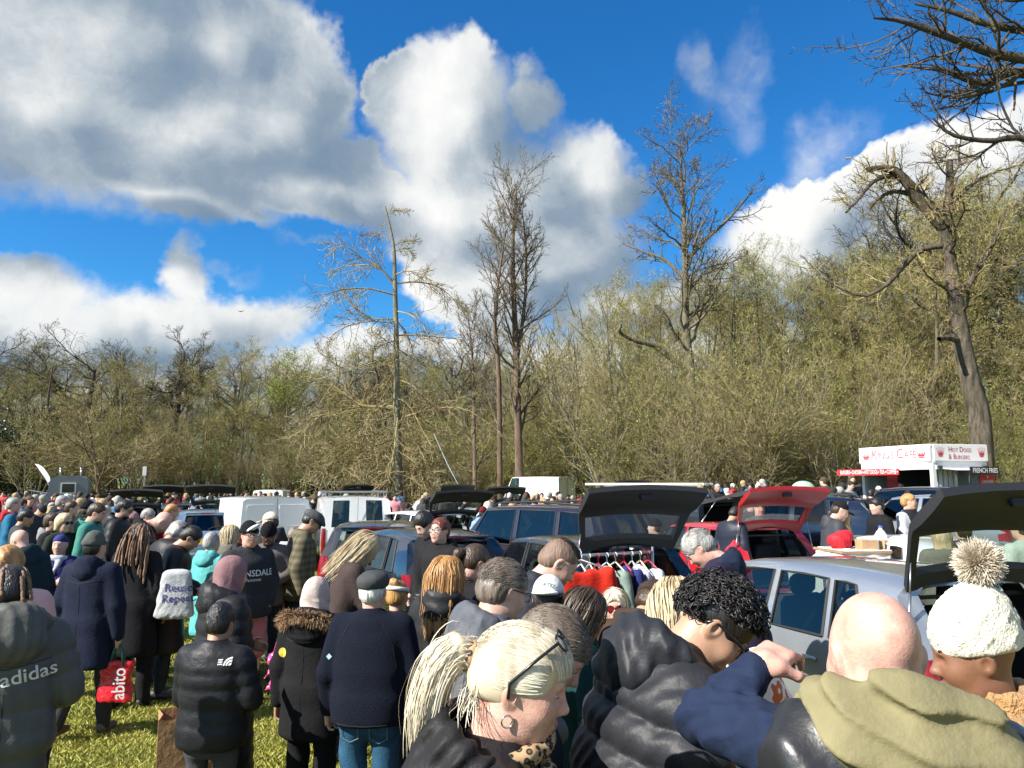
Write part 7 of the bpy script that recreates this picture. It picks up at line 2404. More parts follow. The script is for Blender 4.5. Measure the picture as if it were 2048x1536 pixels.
def hero_curly():
 p = begin(2.5, head=(26, -20, 0), lean=20, arms=('fwd', 'fwd'), headfwd=.01)
 p.body(SKIN['tan'], .004, .03, jaw=1.05, nose=1.1).face(LIP, brow=HAIR['black'])
 J = cloth((.020, .021, .025), 'puffer')
 p.top(J, .062, .82, puff=.024, vox=.010, collar=.08, fold=.006, wl=.12, armthick=.06)
 p.hood(J, 1.03, .009, drop=-.005, fold=.010, puff=.011, back=.02)
 r = p.r
 Hc = HAIR['black']
 p.hs([Prim('ell', None, .03, c=(0, -.010, .045), r=(.090, .110, .102)), Prim('ell', None, .01, True, c=(0, .125, -.05), r=(.09, .075, .10)), Prim('box', None, .02, True, c=(0, .0, -.135), h=(.2, .2, .11), rnd=.01)] +
   [Prim('ell', None, .01, True, c=(.084 * sd, .0, -.035), r=(.024, .034, .05)) for sd in (1, -1)], Hc, vox=.008)
 n = 1700
 u = r.normal(size=(n, 3)); u /= np.linalg.norm(u, axis=1, keepdims=True)
 u = u[(u[:, 2] > -.55) & ~((u[:, 1] > .40) & (u[:, 2] < .30)) & ~((np.abs(u[:, 0]) > .55) & (u[:, 2] < .08) & (u[:, 1] > -.45))]; n = len(u)
 cen = np.array([0, -.010, .045]) + u * np.array([.094, .116, .108])
 a = perp_rows(u, r); b = np.cross(u, a)
 t = np.linspace(0, 2.1 * 2 * np.pi, 12)
 rc = r.uniform(.006, .0125, (n, 1, 1))
 P = cen[:, None] + (a[:, None] * np.cos(t)[None, :, None] + b[:, None] * np.sin(t)[None, :, None]) * rc + u[:, None] * np.linspace(-.006, .020, 12)[None, :, None] * r.uniform(.4, 1.6, (n, 1, 1)) + np.array([0, .5, -1.])[None, None] * np.linspace(0, .008, 12)[None, :, None]
 M = m4(p.MH); P = P @ M[:3, :3].T + M[:3, 3]
 p.add('curls', strand_mesh(P, .0026 * np.array([.5] + [1] * 9 + [.8, .3]), 4), Hc)
 p.hs([Prim('ell', None, .02, c=(0, .030, -.082), r=(.060, .062, .045)), Prim('ell', None, .01, True, c=(0, .100, -.055), r=(.03, .04, .016)), Prim('box', None, .02, True, c=(0, .06, .02), h=(.2, .2, .06))], pmat('stubble', (.13, .075, .05), .8, var=.4, vscale=90), 'beard', .005)
 p.glasses(r=.0042, big=1.05)
 p.legs(cloth((.02, .022, .03)), vox=.03)
 p.done('man with black curly hair and black glasses in a dark puffer bending over clothes', 1432, 1152, 2.5, 74)
 # the flowered garment he looks at
 m = bpy.data.materials.new('floral_print'); m.use_nodes = True
 t_ = NT(m.node_tree); b_ = m.node_tree.nodes['Principled BSDF']
 tc = t_.n('ShaderNodeTexCoord')
 def spots(scale, off, lo, hi, feature='F1'):
  v = t_.n('ShaderNodeTexVoronoi', feature=feature); v.inputs['Scale'].default_value = scale
  w = t_.vmath('ADD', tc.outputs['Object'], t_.noise(tc.outputs['Object'], 7, 2, .5, 'Color'))
  w = t_.vmath('ADD', w, (off, off * 2, off * 3))
  t_.l(w, v.inputs[0])
  return t_.ramp(v.outputs['Distance'], [(lo, 1.0), (hi, 0.0)])
 c = t_.mix(spots(6.0, .3, .30, .33), (.74, .72, .68), (.50, .13, .035))
 c = t_.mix(spots(5.0, 1.7, .30, .33), c, (.30, .26, .12))
 c = t_.mix(spots(9.0, 4.1, .20, .24), c, (.03, .035, .04))
 c = t_.mix(spots(11.0, 7.3, .16, .19), c, (.55, .30, .14))
 t_.l(c, b_.inputs['Base Color']); b_.inputs['Roughness'].default_value = .75
 sol = Solid([Prim('ec', None, .05, a=(0, 0, -.62), b=(0, 0, 0), ra=(.26, .10), rb=(.13, .05), rnd=.03), Prim('cap', None, .05, a=(.10, 0, -.06), b=(.23, -.03, -.30), ra=.05, rb=.06)], folds(31, .016, .14, (1, 1, .3), 1.0))
 v, f = sol.mesh(.011)
 o = finish('flowered_garment', np_mesh('flowered_garment', v, f), m)
 o.location = at(1452, 1312, 2.75); o.rotation_euler = (R(-6), R(-6), R(8))
 tag(o, 'white garment printed with orange flowers and leaves in front of the curly-haired man', 'garment')
def perp_rows(u, r):
 a = r.normal(size=u.shape); a -= u * (a * u).sum(1, keepdims=True)
 return a / np.linalg.norm(a, axis=1, keepdims=True)
def hero_bald():
 arms = (((.30, .27, 1.44), (.19, .16, 1.555)), 'fwd')
 p = begin(1.7, head=(2, 4, 0), lean=9, neck=-.045, arms=arms, hands={-1: dict(curl=40, vox=.0045, hv=((.55, .6, .2), (.61, -.49, -.21)), spread=.16)})
 p.sw = .19
 p.body(SKIN['pink'], .0036, .03, jaw=1.1, fat=.01)
 LT = cloth((.020, .020, .021), 'leather')
 p.top(LT, .045, .80, vox=.0125, sleeve=False, collar=.05, fold=.011, wl=.16)
 NV = cloth((.012, .020, .048))
 sl = []
 for sd, (a, b, c) in p.J.items():
  sl.append((Solid([Prim('cap', None, .04, a=tuple(a), b=tuple(b), ra=.070, rb=.056), Prim('cap', None, .03, a=tuple(b), b=tuple(b.lerp(c, .90)), ra=.055, rb=.041)], folds(21 + sd, .009, .12, (1, 1, 1), .9)).mesh(.0085), NV if sd < 0 else LT))
 for m_, mt in sl:
  p.add('sleeve', m_, mt)
 OL = cloth((.205, .18, .095))
 M = p.MT
 hd = Solid([Prim('tor', M, .05, c=(0, -.035, 1.487), R=.110, r=.030, rot=npR(-30, 9, 0), sc=(1.12, .98, 1.15)), Prim('ell', M, .06, c=(.012, -.118, 1.445), r=(.150, .055, .068), rot=npR(0, 8, 0)),
    Prim('ell', M, .05, c=(.105, -.10, 1.465), r=(.06, .05, .05)), Prim('cap', M, .05, a=(-.11, -.02, 1.50), b=(-.10, .08, 1.45), ra=.034, rb=.03), Prim('cap', M, .05, a=(.11, -.02, 1.50), b=(.10, .08, 1.45), ra=.034, rb=.03),
    Prim('ell', M, .03, True, c=(0, -.015, 1.56), r=(.088, .085, .085))], folds(77, .013, .10, (1, 1, 1), 1.4))
 p.add('hood', hd.mesh(.0075), OL)
 p.legs(cloth(CHAR), vox=.03)
 p.done('bald man in a dark leather-look jacket with an olive hood, hand raised to his brow', 1745, 1185, 1.72, 6)
def hero_pompom():
 p = begin(2.2, fem=True, head=(10, 0, 0), arms=('fwd', 'fwd'))
 p.body(SKIN['brown'], .0045, .03, jaw=.95, nose=1.1).face(LIP_D, brow=HAIR['black'], eyes=False)
 TD = cloth((.40, .22, .085), 'teddy')
 p.top(TD, .048, .80, vox=.0125, collar=.0, fold=.006)
 p.add('collar', Solid([Prim('ec', p.MT, .03, a=(0, -.02, 1.44), b=(0, -.03, 1.565), ra=(.125, .125), rb=(.118, .118), rnd=.03), Prim('ec', p.MT, .02, True, a=(0, .02, 1.47), b=(0, .035, 1.66), ra=(.08, .08), rb=(.098, .10), rnd=.02),
       Prim('box', p.MT, .03, True, c=(0, .16, 1.55), h=(.04, .1, .12), rnd=.02)], folds(12, .006, .08)).mesh(.008), TD)
 W = cloth((.70, .66, .54), 'knit')
 Mi = np.linalg.inv(m4(p.MH))
 def cable(q):
  q = q @ Mi[:3, :3].T + Mi[:3, 3]
  a = np.arctan2(q[:, 0], q[:, 1]); z = q[:, 2]
  k = np.clip((z + .02) / .05, 0, 1)
  rib = .0028 * np.sin(a * 46)
  tw = .006 * np.exp(-((np.mod(a * 9 / np.pi + .33 * np.sin(z * 120), 2) - 1) / .32) ** 2)
  return rib * (1 - k * .55) + tw * k
 p.hs([Prim('ell', None, .03, c=(0, -.020, .050), r=(.094, .115, .128)), Prim('ell', None, .04, c=(0, -.045, .125), r=(.062, .07, .07)), Prim('box', None, .015, True, c=(0, 0, -.100), h=(.2, .2, .115), rnd=.01),
    Prim('ell', None, .02, True, c=(0, .15, -.01), r=(.12, .07, .05))], W, 'woolly_hat', .0055, cable, .02)
 r = p.r
 n = 6000
 u = r.normal(size=(n, 3)); u /= np.linalg.norm(u, axis=1, keepdims=True)
 P = u[:, None] * (np.linspace(.012, .062, 5)[None, :, None] * r.uniform(.8, 1.12, (n, 1, 1))) + np.cumsum(r.normal(0, .0022, (n, 5, 3)), 1)
 M = m4(p.MH)
 P = (P + np.array([0, -.075, .245])) @ M[:3, :3].T + M[:3, 3]
 p.add('pompom', strand_mesh(P, .0014 * np.array([1.3, 1.1, .9, .7, .3]), 2), hair_mat('fur_cream', (.62, .50, .36), (.86, .78, .64), .8))
 v, f = Solid([Prim('ell', p.MH, c=(0, -.07, .235), r=(.024, .024, .024))]).mesh(.006)
 p.add('pompom_core', (v, f), hair_mat('fur_core', (.14, .07, .04), (.24, .13, .08), .9))
 v, f = Solid([Prim('box', p.MH, .002, c=(-.052, .072, .030), h=(.011, .004, .0022), rot=npR(0, 0, -36)), Prim('box', p.MH, .002, c=(-.052, .072, .030), h=(.0022, .004, .011), rot=npR(0, 0, -36))], margin=.002).mesh(.002)
 p.add('hat_emblem', (v, f), pmat('emblem_brown', (.08, .03, .02), .4))
 p.legs(cloth(CHAR), vox=.03)
 p.done('woman in a cream cable-knit bobble hat and tan teddy jacket looking left', 1938, 1160, 2.25, -76)
def hero_adidas():
 p = begin(3.3, head=(18, 10, 0), lean=4, arms=('fwd', 'fwd'))
 p.body(SKIN['brown'], .006, .03)
 J = cloth((.085, .087, .078), 'puffer')
 p.top(J, .044, .70, puff=.010, vox=.0125, collar=.06, fold=.005, flare=.0)
 p.hood(J, 1.25, .010, drop=.02, fold=.009, puff=.008)
 p.legs(cloth((.012, .02, .055)), .025, vox=.02)
 p.hair_short(HAIR['black'], .015, .008)
 dreads(p, 26, .16)
 p.done('person in a grey padded jacket with adidas lettering at the left edge', 22, 1128, 3.8, -33)
 p.seam([(0, 1.2), (0, .76)]); p.seam([(-.18, 1.33), (0, 1.30), (.18, 1.33)])
 p.print_on('adidas', .088, (.095, 1.268), rot=8, sx=1.05, bold=.012)
def heroes():
 hero_blonde(); hero_man_behind(); hero_curly(); hero_bald(); hero_pompom(); hero_adidas()
heroes()
cast_left()
cast_mid()
# ---------------------------------------------------------------- food stall, trailer, goods
S_WHITE = pmat('stall_white', (.74, .74, .73), .45, var=.06, vscale=2)
S_PINK = pmat('sign_pale', (.74, .70, .69), .5)
S_RED = pmat('sign_red', (.52, .03, .035), .5)
S_INK = pmat('sign_lettering_red', (.42, .05, .06), .5)
S_BLK = pmat('sign_black', (.015, .014, .015), .45)
DARK = pmat('stall_inside', (.03, .03, .032), .8)
def crown_shape(s):
 V, F = [], []
 n = 5
 for k in range(n):                    # fan of five spikes with balls
  a = R(-38 + 19 * k)
  bx = -.32 * s + .16 * s * k
  tx, ty = math.sin(a) * s * .95, math.cos(a) * s * .62
  b = len(V); V += [[bx - .075 * s, -.12 * s, 0], [bx + .075 * s, -.12 * s, 0], [tx, ty, 0]]; F.append([b, b + 1, b + 2])
  b = len(V)
  dv, df = disc_shape(.055 * s, 8)
  V += (dv + [tx, ty, 0]).tolist(); F += (df + b).tolist()
 for y0, y1, w0, w1 in ((-.36, -.26, .30, .34), (-.22, -.10, .35, .40)):
  b = len(V); V += [[-w0 * s, y0 * s, 0], [w0 * s, y0 * s, 0], [w1 * s, y1 * s, 0], [-w1 * s, y1 * s, 0]]; F += [[b, b + 1, b + 2], [b, b + 2, b + 3]]
 return np.array(V), np.array(F)
def food_stall():
 th = 15
 c = at(1862, 888, 20.0)
 g0 = .60
 W_, L_, H_ = 2.15, 3.3, c.z - g0
 root = empty('food_stall', (c.x, c.y, g0), R(th)); root.scale = (.8, .8, 1)
 tag(root, 'white food stall with King\'s Café sign beneath the broken oak', 'food stall')
 def part(name, mat, *boxes, parent=root, smooth=False):
  mb = MB()
  for b in boxes:
   mb.box(*b)
  return mb.build(name, mat, parent, smooth)
 zc, zo = 1.36, H_ - .66        # counter, top of the openings
 # shell: back walls, floor, roof, posts, lower panels, fascia
 part('rear_wall', S_WHITE, ((W_, L_ / 2, H_ / 2 + .1), (.04, L_, H_ - .2)), ((W_ / 2, L_, H_ / 2 + .1), (W_ - .05, .04, H_ - .2)))
 part('roof', S_WHITE, ((W_ / 2, L_ / 2, H_ - .02), (W_ + .06, L_ + .06, .05)))
 part('stall_floor', DARK, ((W_ / 2, L_ / 2, .42), (W_ - .1, L_ - .1, .06)))
 for (x, y) in ((.07, .07), (W_ - .07, .05), (.05, L_ - .07)):
  part('corner_post', S_WHITE, ((x, y, H_ / 2), (.13, .13, H_ - .06)))
 part('lower_panel', S_WHITE, ((W_ / 2, .03, zc / 2 + .08), (W_ - .28, .05, zc - .16)))
 part('lower_panel', S_WHITE, ((.03, L_ / 2, .55), (.05, L_ - .28, .8)))
 part('fascia', S_WHITE, ((W_ / 2, .02, H_ - .54), (W_ - .27, .06, .22)), ((W_ / 2, -.03, H_ - .445), (W_, .03, .02)))
 part('fascia', S_WHITE, ((.02, L_ / 2, H_ - .54), (.06, L_ - .27, .22)), ((-.03, L_ / 2, H_ - .445), (.03, L_, .02)))
 part('counter', STEEL, ((W_ / 2, -.12, zc + .02), (W_ - .3, .36, .04)))
 part('counter', STEEL, ((-.12, L_ / 2, zc - .38), (.36, L_ - .3, .04)))
 part('partition', DARK, ((1.1, 1.9, 1.3), (1.5, .05, 1.7)))
 for k in range(5):
  part('menu_sheet', S_WHITE, ((.42 + .22 * k, .35 + .02 * k, zc + .30), (.16, .012, .52)))
 part('fryer', STEEL, ((1.4, .75, 1.05), (.9, .5, .9)))
 part('window_frame', STEEL, ((.95, .06, (zc + zo) / 2), (.04, .04, zo - zc)), ((1.5, .06, (zc + zo) / 2), (.04, .04, zo - zc)))
 part('gutter_lamp', TRIM, ((.22, -.08, H_ - .60), (.10, .10, .08)), ((W_ - .12, -.08, H_ - .60), (.12, .10, .09)))
 # sign boards
 part('sign_board', S_PINK, ((-.05, L_ / 2, H_ - .22), (.05, L_, .42)))
 b1 = root.children[-1]
 part('sign_board', S_PINK, ((W_ / 2 + .02, -.05, H_ - .22), (W_ - .02, .05, .42)))
 b2 = root.children[-1]
 def lay(txt, size, face, u, z, mat, parent, sx=1.0, shape=None, off=.082, nm='lettering', bold=.0):
  V, F = shape if shape is not None else text_mesh(txt, size, bold)
  V = V.copy(); V[:, 0] *= sx
  if face == 'x':
   P = np.stack([np.full(len(V), -off), u - V[:, 0], z + V[:, 1]], -1)
  else:
   P = np.stack([u + V[:, 0], np.full(len(V), -off), z + V[:, 1]], -1)
  return finish(nm, np_mesh(nm, P, F), mat, parent, smooth=False)
 zs = H_ - .225
 # small capitals: large initials, smaller following letters
 def smallcaps(words, big, small, face, u0, z, mat, parent, sx, dirn):
  u = u0
  for wd in words:
   for i, ch in enumerate(wd):
    sz = big if i == 0 else small
    V, F = text_mesh(ch, sz)
    w = (V[:, 0].max() - V[:, 0].min()) * sx
    zz = z - (big - sz) * .36
    lay(ch, sz, face, u + dirn * w / 2, zz, mat, parent, sx)
    for e in (-1, 1):          # serif feet
     pass
    u += dirn * (w + sz * .10)
   u += dirn * big * .30
  return u
 smallcaps(["KING'S", 'CAFÉ'], .37, .27, 'x', L_ - .66, zs, S_INK, b1, 1.28, -1)
 for u in (L_ - .36, .36):
  lay('', 1, 'x', u, zs - .02, S_RED, b1, 1.25, crown_shape(.30), nm='crown_emblem')
 smallcaps(['HOT', 'DOGS'], .19, .145, 'y', .60, zs + .085, S_INK, b2, 1.12, 1)
 smallcaps(['&', 'BURGERS'], .19, .145, 'y', .58, zs - .105, S_INK, b2, 1.05, 1)
 for u in (.27, W_ - .24):
  lay('', 1, 'y', u, zs - .01, S_RED, b2, 1.0, crown_shape(.24), nm='crown_emblem')
 # awning with a lettered red strip along its edge
 za = zo - .02
 mb = MB(); mb.add([(-.08, .2, zo + .02), (-.08, L_ - .1, zo + .02), (-.85, L_ + .15, za), (-.85, .55, za), (-.08, .2, zo + .05), (-.08, L_ - .1, zo + .05), (-.85, L_ + .15, za + .03), (-.85, .55, za + .03)],
       [(0, 1, 2, 3), (7, 6, 5, 4), (0, 3, 7, 4), (1, 5, 6, 2), (3, 2, 6, 7)])
 aw = mb.build('awning', S_WHITE, root)
 part('banner', S_RED, ((-.88, L_ / 2 + .35, za - .03), (.03, L_ - .3, .17)))
 bn = root.children[-1]
 u = L_ + .02
 for w_ in ('BURGERS', 'CHICKEN', 'HOT DOGS', 'TEA', 'COFFEE'):
  V, F = text_mesh(w_, .15, .015)
  wd = (V[:, 0].max() - V[:, 0].min()) * .82
  lay(w_, .15, 'x', u - wd / 2, za - .03, WHITE, bn, .82, off=.905, bold=.015)
  u -= wd + .055
  dv, df = diamond_shape(.03)
  lay('', 1, 'x', u, za - .03, WHITE, bn, 1, (dv, df), off=.905, nm='star_emblem')
  u -= .055
 mb = MB(); mb.add([(.2, -.08, zo + .03), (W_ - .1, -.08, zo + .03), (W_ - .02, -.6, zo - .02), (.35, -.6, zo - .02)], [(0, 1, 2, 3)]); mb.build('awning', S_WHITE, root)
 part('sign_plate', S_BLK, ((1.42, -.62, zo - .03), (1.15, .03, .19)))
 lay('FRENCH FRIES', .17, 'y', 1.42, zo - .03, WHITE, root.children[-1], .92, off=.65, bold=.015)
 part('menu_board', S_RED, ((1.83, -.30, zc + .22), (.62, .03, .74)))
 mbd = root.children[-1]
 for w_, z in (('BURGERS', .28), ('CHICKEN', .03), ('FRENCH FRIES', -.27)):
  lay(w_, .105 if len(w_) < 9 else .075, 'y', 1.83, zc + .22 + z, WHITE, mbd, 1.0, off=.322, bold=.01)
 for x, z in ((1.83, .155), (1.68, -.12), (1.98, -.12)):
  lay('', 1, 'y', x, zc + .22 + z, WHITE, mbd, 1, diamond_shape(.035), off=.322, nm='star_emblem')
 part('poster', S_RED, ((.30, 2.15, 1.55), (.03, .5, 1.1)))
 part('side_door_frame', DARK, ((1.2, 2.6, 1.2), (.04, .9, 1.9)))
 g = 'people at the food stall'
 # the server and the customers
 p = Q('server in black behind the food stall counter', 1802, 962, 21.4, -120, top=BLK, hc='black', group=g)
 Q('customer in a white cap at the food stall', 1757, 972, 19.0, 20, top=(.5, .5, .5), hat='cap', hatc=WHT, face=False, group=g)
 Q('customer in black beside the stall post', 1741, 978, 18.6, 30, top=BLK, hc='black', face=False, group=g)
 Q('dark-haired customer at the corner of the food stall', 1850, 978, 18.4, 10, top=BLK, hc='dark', face=False, group=g)
 Q('white-haired customer right of the stall corner', 1882, 984, 17.0, 20, top=(.4, .38, .36), hc='white', face=False, group=g)
def grey_trailer():
 Y = 38.0
 c = at(136, 985, Y)
 root = empty('living_van', (c.x, Y, 0), R(26))
 tag(root, 'grey curved-roof trailer hut with a rear window and a yellow plate', 'trailer')
 P_ = pmat('trailer_grey', (.15, .175, .19), .5, var=.1, vscale=3)
 w, h0, h1 = .86, .75, 2.55
 poly = [(-w, h0), (w, h0), (w, h1 - .35), (w - .12, h1 - .12), (w - .4, h1), (-w + .4, h1), (-w + .12, h1 - .12), (-w, h1 - .35)]
 mb = MB(); mb.prism(poly, 0, 3.2); mb.build('body', P_, root)
 mb = MB(); mb.box((0, -.02, 1.95), (.66, .04, .52)); f = mb.build('window_frame', S_WHITE, root)
 mb = MB(); mb.box((0, -.035, 1.95), (.54, .03, .42)); mb.build('window_pane', pmat('dark_pane', (.015, .02, .02), .08), f)
 mb = MB(); mb.box((0.08, -.03, 1.22), (.52, .03, .13)); mb.build('number_plate', PLATE_Y, root)
 for x in (-.45, .45):
  mb = MB(); mb.tube([(x, 1.0, h1 - .03), (x, 1.0, h1 + .34)], .045, 8); mb.tube([(x, 1.0, h1 + .34), (x, 1.0, h1 + .40)], .07, 8); mb.build('flue', STEEL, root, True)
 for sd in (-1, 1):
  M = Matrix.Translation((w * .9 * sd, 1.4, .38)) @ Euler((0, math.pi / 2, 0)).to_matrix().to_4x4()
  mb = MB(); mb.lathe([(.05, -.08), (.36, -.08), (.38, 0), (.36, .08), (.05, .08)], 16, M); mb.build('wheel', RUBBER, root, True)
 mb = MB(); mb.box((0, .5, .68), (1.5, 1.2, .14)); mb.build('chassis', TRIM, root)
 # drop-down side flap
 mb = MB(); mb.box((-w - .45, 1.2, 1.75), (.9, 1.6, .04), rot=(0, R(12), 0)); mb.build('side_flap', P_, root)
 # feather flag leaning from it
 o = empty('feather_flag', (c.x - .85, Y - .3, 1.05), 0); o.scale = (.62, .62, .62)
 tag(o, 'white feather flag leaning left from the grey trailer', 'flag')
 mb = MB(); mb.tube([(.55, 0, -1.6), (.4, 0, .6), (0, 0, 1.9), (-.75, 0, 3.0), (-1.1, 0, 3.35)], .02, 6); mb.build('pole', S_WHITE, o, True)
 n = 10
 vs = []
 for k in range(n + 1):
  t = k / n
  a = Vector((0, 0, 1.9)).lerp(Vector((-1.05, 0, 3.3)), t)
  wd = .42 * math.sin(math.pi * (t * .85 + .08)) ** .7
  vs += [a, a + Vector((wd, .05 * math.sin(t * 9), wd * .25))]
 mb = MB(); mb.add(vs, [(2 * k, 2 * k + 1, 2 * k + 3, 2 * k + 2) for k in range(n)]); fo = mb.build('flag_cloth', pmat('flag_white', (.72, .72, .76), .7, var=.1), o, True)
 V, F = text_mesh('OPEN', .26)
 # the sign post right of the small tree
 q = at(287, 985, 36)
 o = empty('sign_post', (q.x, 36, 0)); tag(o, 'small pale sign board on a thin post behind the open boots', 'sign')
 mb = MB(); mb.tube([(0, 0, 0), (0, 0, 2.9)], .025, 6); mb.build('post', STEEL, o)
 mb = MB(); mb.box((0, -.02, 2.75), (.18, .03, .42)); mb.build('board', pmat('board_grey', (.35, .36, .36), .6), o)
def hanging_garment(name, x, y, z, rz, col, w, h, label, sleeves=True, kind='cotton', hanger=WHITE, prt=None):
 sol = Solid([Prim('ec', None, .03, a=(0, 0, -h), b=(0, 0, -.03), ra=(w * .5, .05), rb=(w * .42, .035), rnd=.03)] + ([Prim('cap', None, .03, a=(w * .38 * s, 0, -.07), b=(w * .62 * s, .0, -.46), ra=.05, rb=.04) for s in (-1, 1)] if sleeves else []) +
    [Prim('ell', None, .01, True, c=(0, -.02, .0), r=(.07, .08, .06))], folds(int(x * 100) % 50 + 3, .008, .12, (1, 1, .2)))
 v, f = sol.mesh(.02)
 o = finish(name, np_mesh(name, v, f), cloth(col, kind))
 o.location = (x, y, z - .10); o.rotation_euler = (0, 0, rz)
 mb = MB()
 mb.tube([(-w * .36, 0, -.03), (0, 0, .035), (w * .36, 0, -.03)], .007, 5)
 mb.tube([(0, 0, .03), (0, 0, .06), (.012, 0, .085), (.0, 0, .11), (-.028, 0, .10), (-.03, 0, .08)], .004, 5)
 mb.build('hanger', hanger, o, True)
 if prt:
  for txt, size, zz, mat in prt:
   V, F = text_mesh(txt, size, .02)
   P3 = np.stack([V[:, 0], np.full(len(V), -.3), zz + V[:, 1]], -1)
   for _ in range(30):
    P3 = P3 + np.array([0, 1., 0]) * (np.maximum(sol(P3) - .004, 0) * .8)[:, None]
   finish('print', np_mesh('print', P3, F), mat, o, smooth=False)
 tag(o, label, 'garment', 'clothes on the rail')
 return o
def clothes_rail():
 Y = 6.2
 a, b = at(1142, 1112, Y), at(1283, 1114, Y + .35)
 root = empty('clothes_rail', ((a.x + b.x) / 2, (a.y + b.y) / 2, 0), math.atan2(b.y - a.y, b.x - a.x))
 tag(root, 'thin metal clothes rail in front of the black car', 'clothes rail')
 L = (Vector((b.x, b.y)) - Vector((a.x, a.y))).length / 2 + .12
 z = a.z
 mb = MB(); mb.tube([(-L, 0, z), (L, 0, z)], .011, 6); mb.build('rail', STEEL, root, True)
 for s in (-1, 1):
  mb = MB(); mb.tube([(L * s, 0, 0), (L * s, 0, z + .04)], .012, 6); mb.build('upright', STEEL, root, True)
  mb = MB(); mb.tube([(L * s, -.25, .02), (L * s, .25, .02)], .012, 6); mb.build('foot', STEEL, root, True)
 items = [((.03, .03, .035), 'black striped jersey on the rail, next to the red hoodie'), ((.02, .22, .60), 'bright blue top on the rail'), ((.55, .52, .48), 'pale pink top on the rail'), ((.05, .05, .055), 'dark grey jacket on the rail'),
    ((.18, .24, .20), 'grey-green top on the rail'), ((.05, .015, .02), 'maroon shirt on the rail'), ((.02, .03, .12), 'navy football shirt on the rail'), ((.35, .34, .42), 'lilac patterned shirt on the rail'), ((.60, .60, .60), 'white blouse at the right end of the rail')]
 ang = root.rotation_euler.z
 for k, (c, lb) in enumerate(items):
  t = -.55 + 1.45 * k / (len(items) - 1)
  p = Vector((math.cos(ang), math.sin(ang))) * (t * L)
  hanging_garment('hanging_shirt', root.location.x + p.x, root.location.y + p.y, z, ang + R(74 + 6 * math.sin(k * 5)), c, .46, .62 + .06 * math.sin(k * 3), lb, sleeves=k % 2 == 0, hanger=(WHITE, pmat('hanger_cream', (.7, .68, .45), .4), pmat('hanger_red', (.5, .03, .05), .4))[k % 3])
 q = at(1160, 1118, 5.6)
 Yl = pmat('print_yellow', (.75, .45, .05), .6)
 hanging_garment('hanging_hoodie', q.x, q.y, q.z + .06, R(12), (.55, .025, .012), .52, .62, 'bright red hoodie with yellow print hanging at the left end of the rail', kind='cotton', prt=[('AXL', .09, -.22, Yl), ('WILD', .07, -.32, WHITE)])
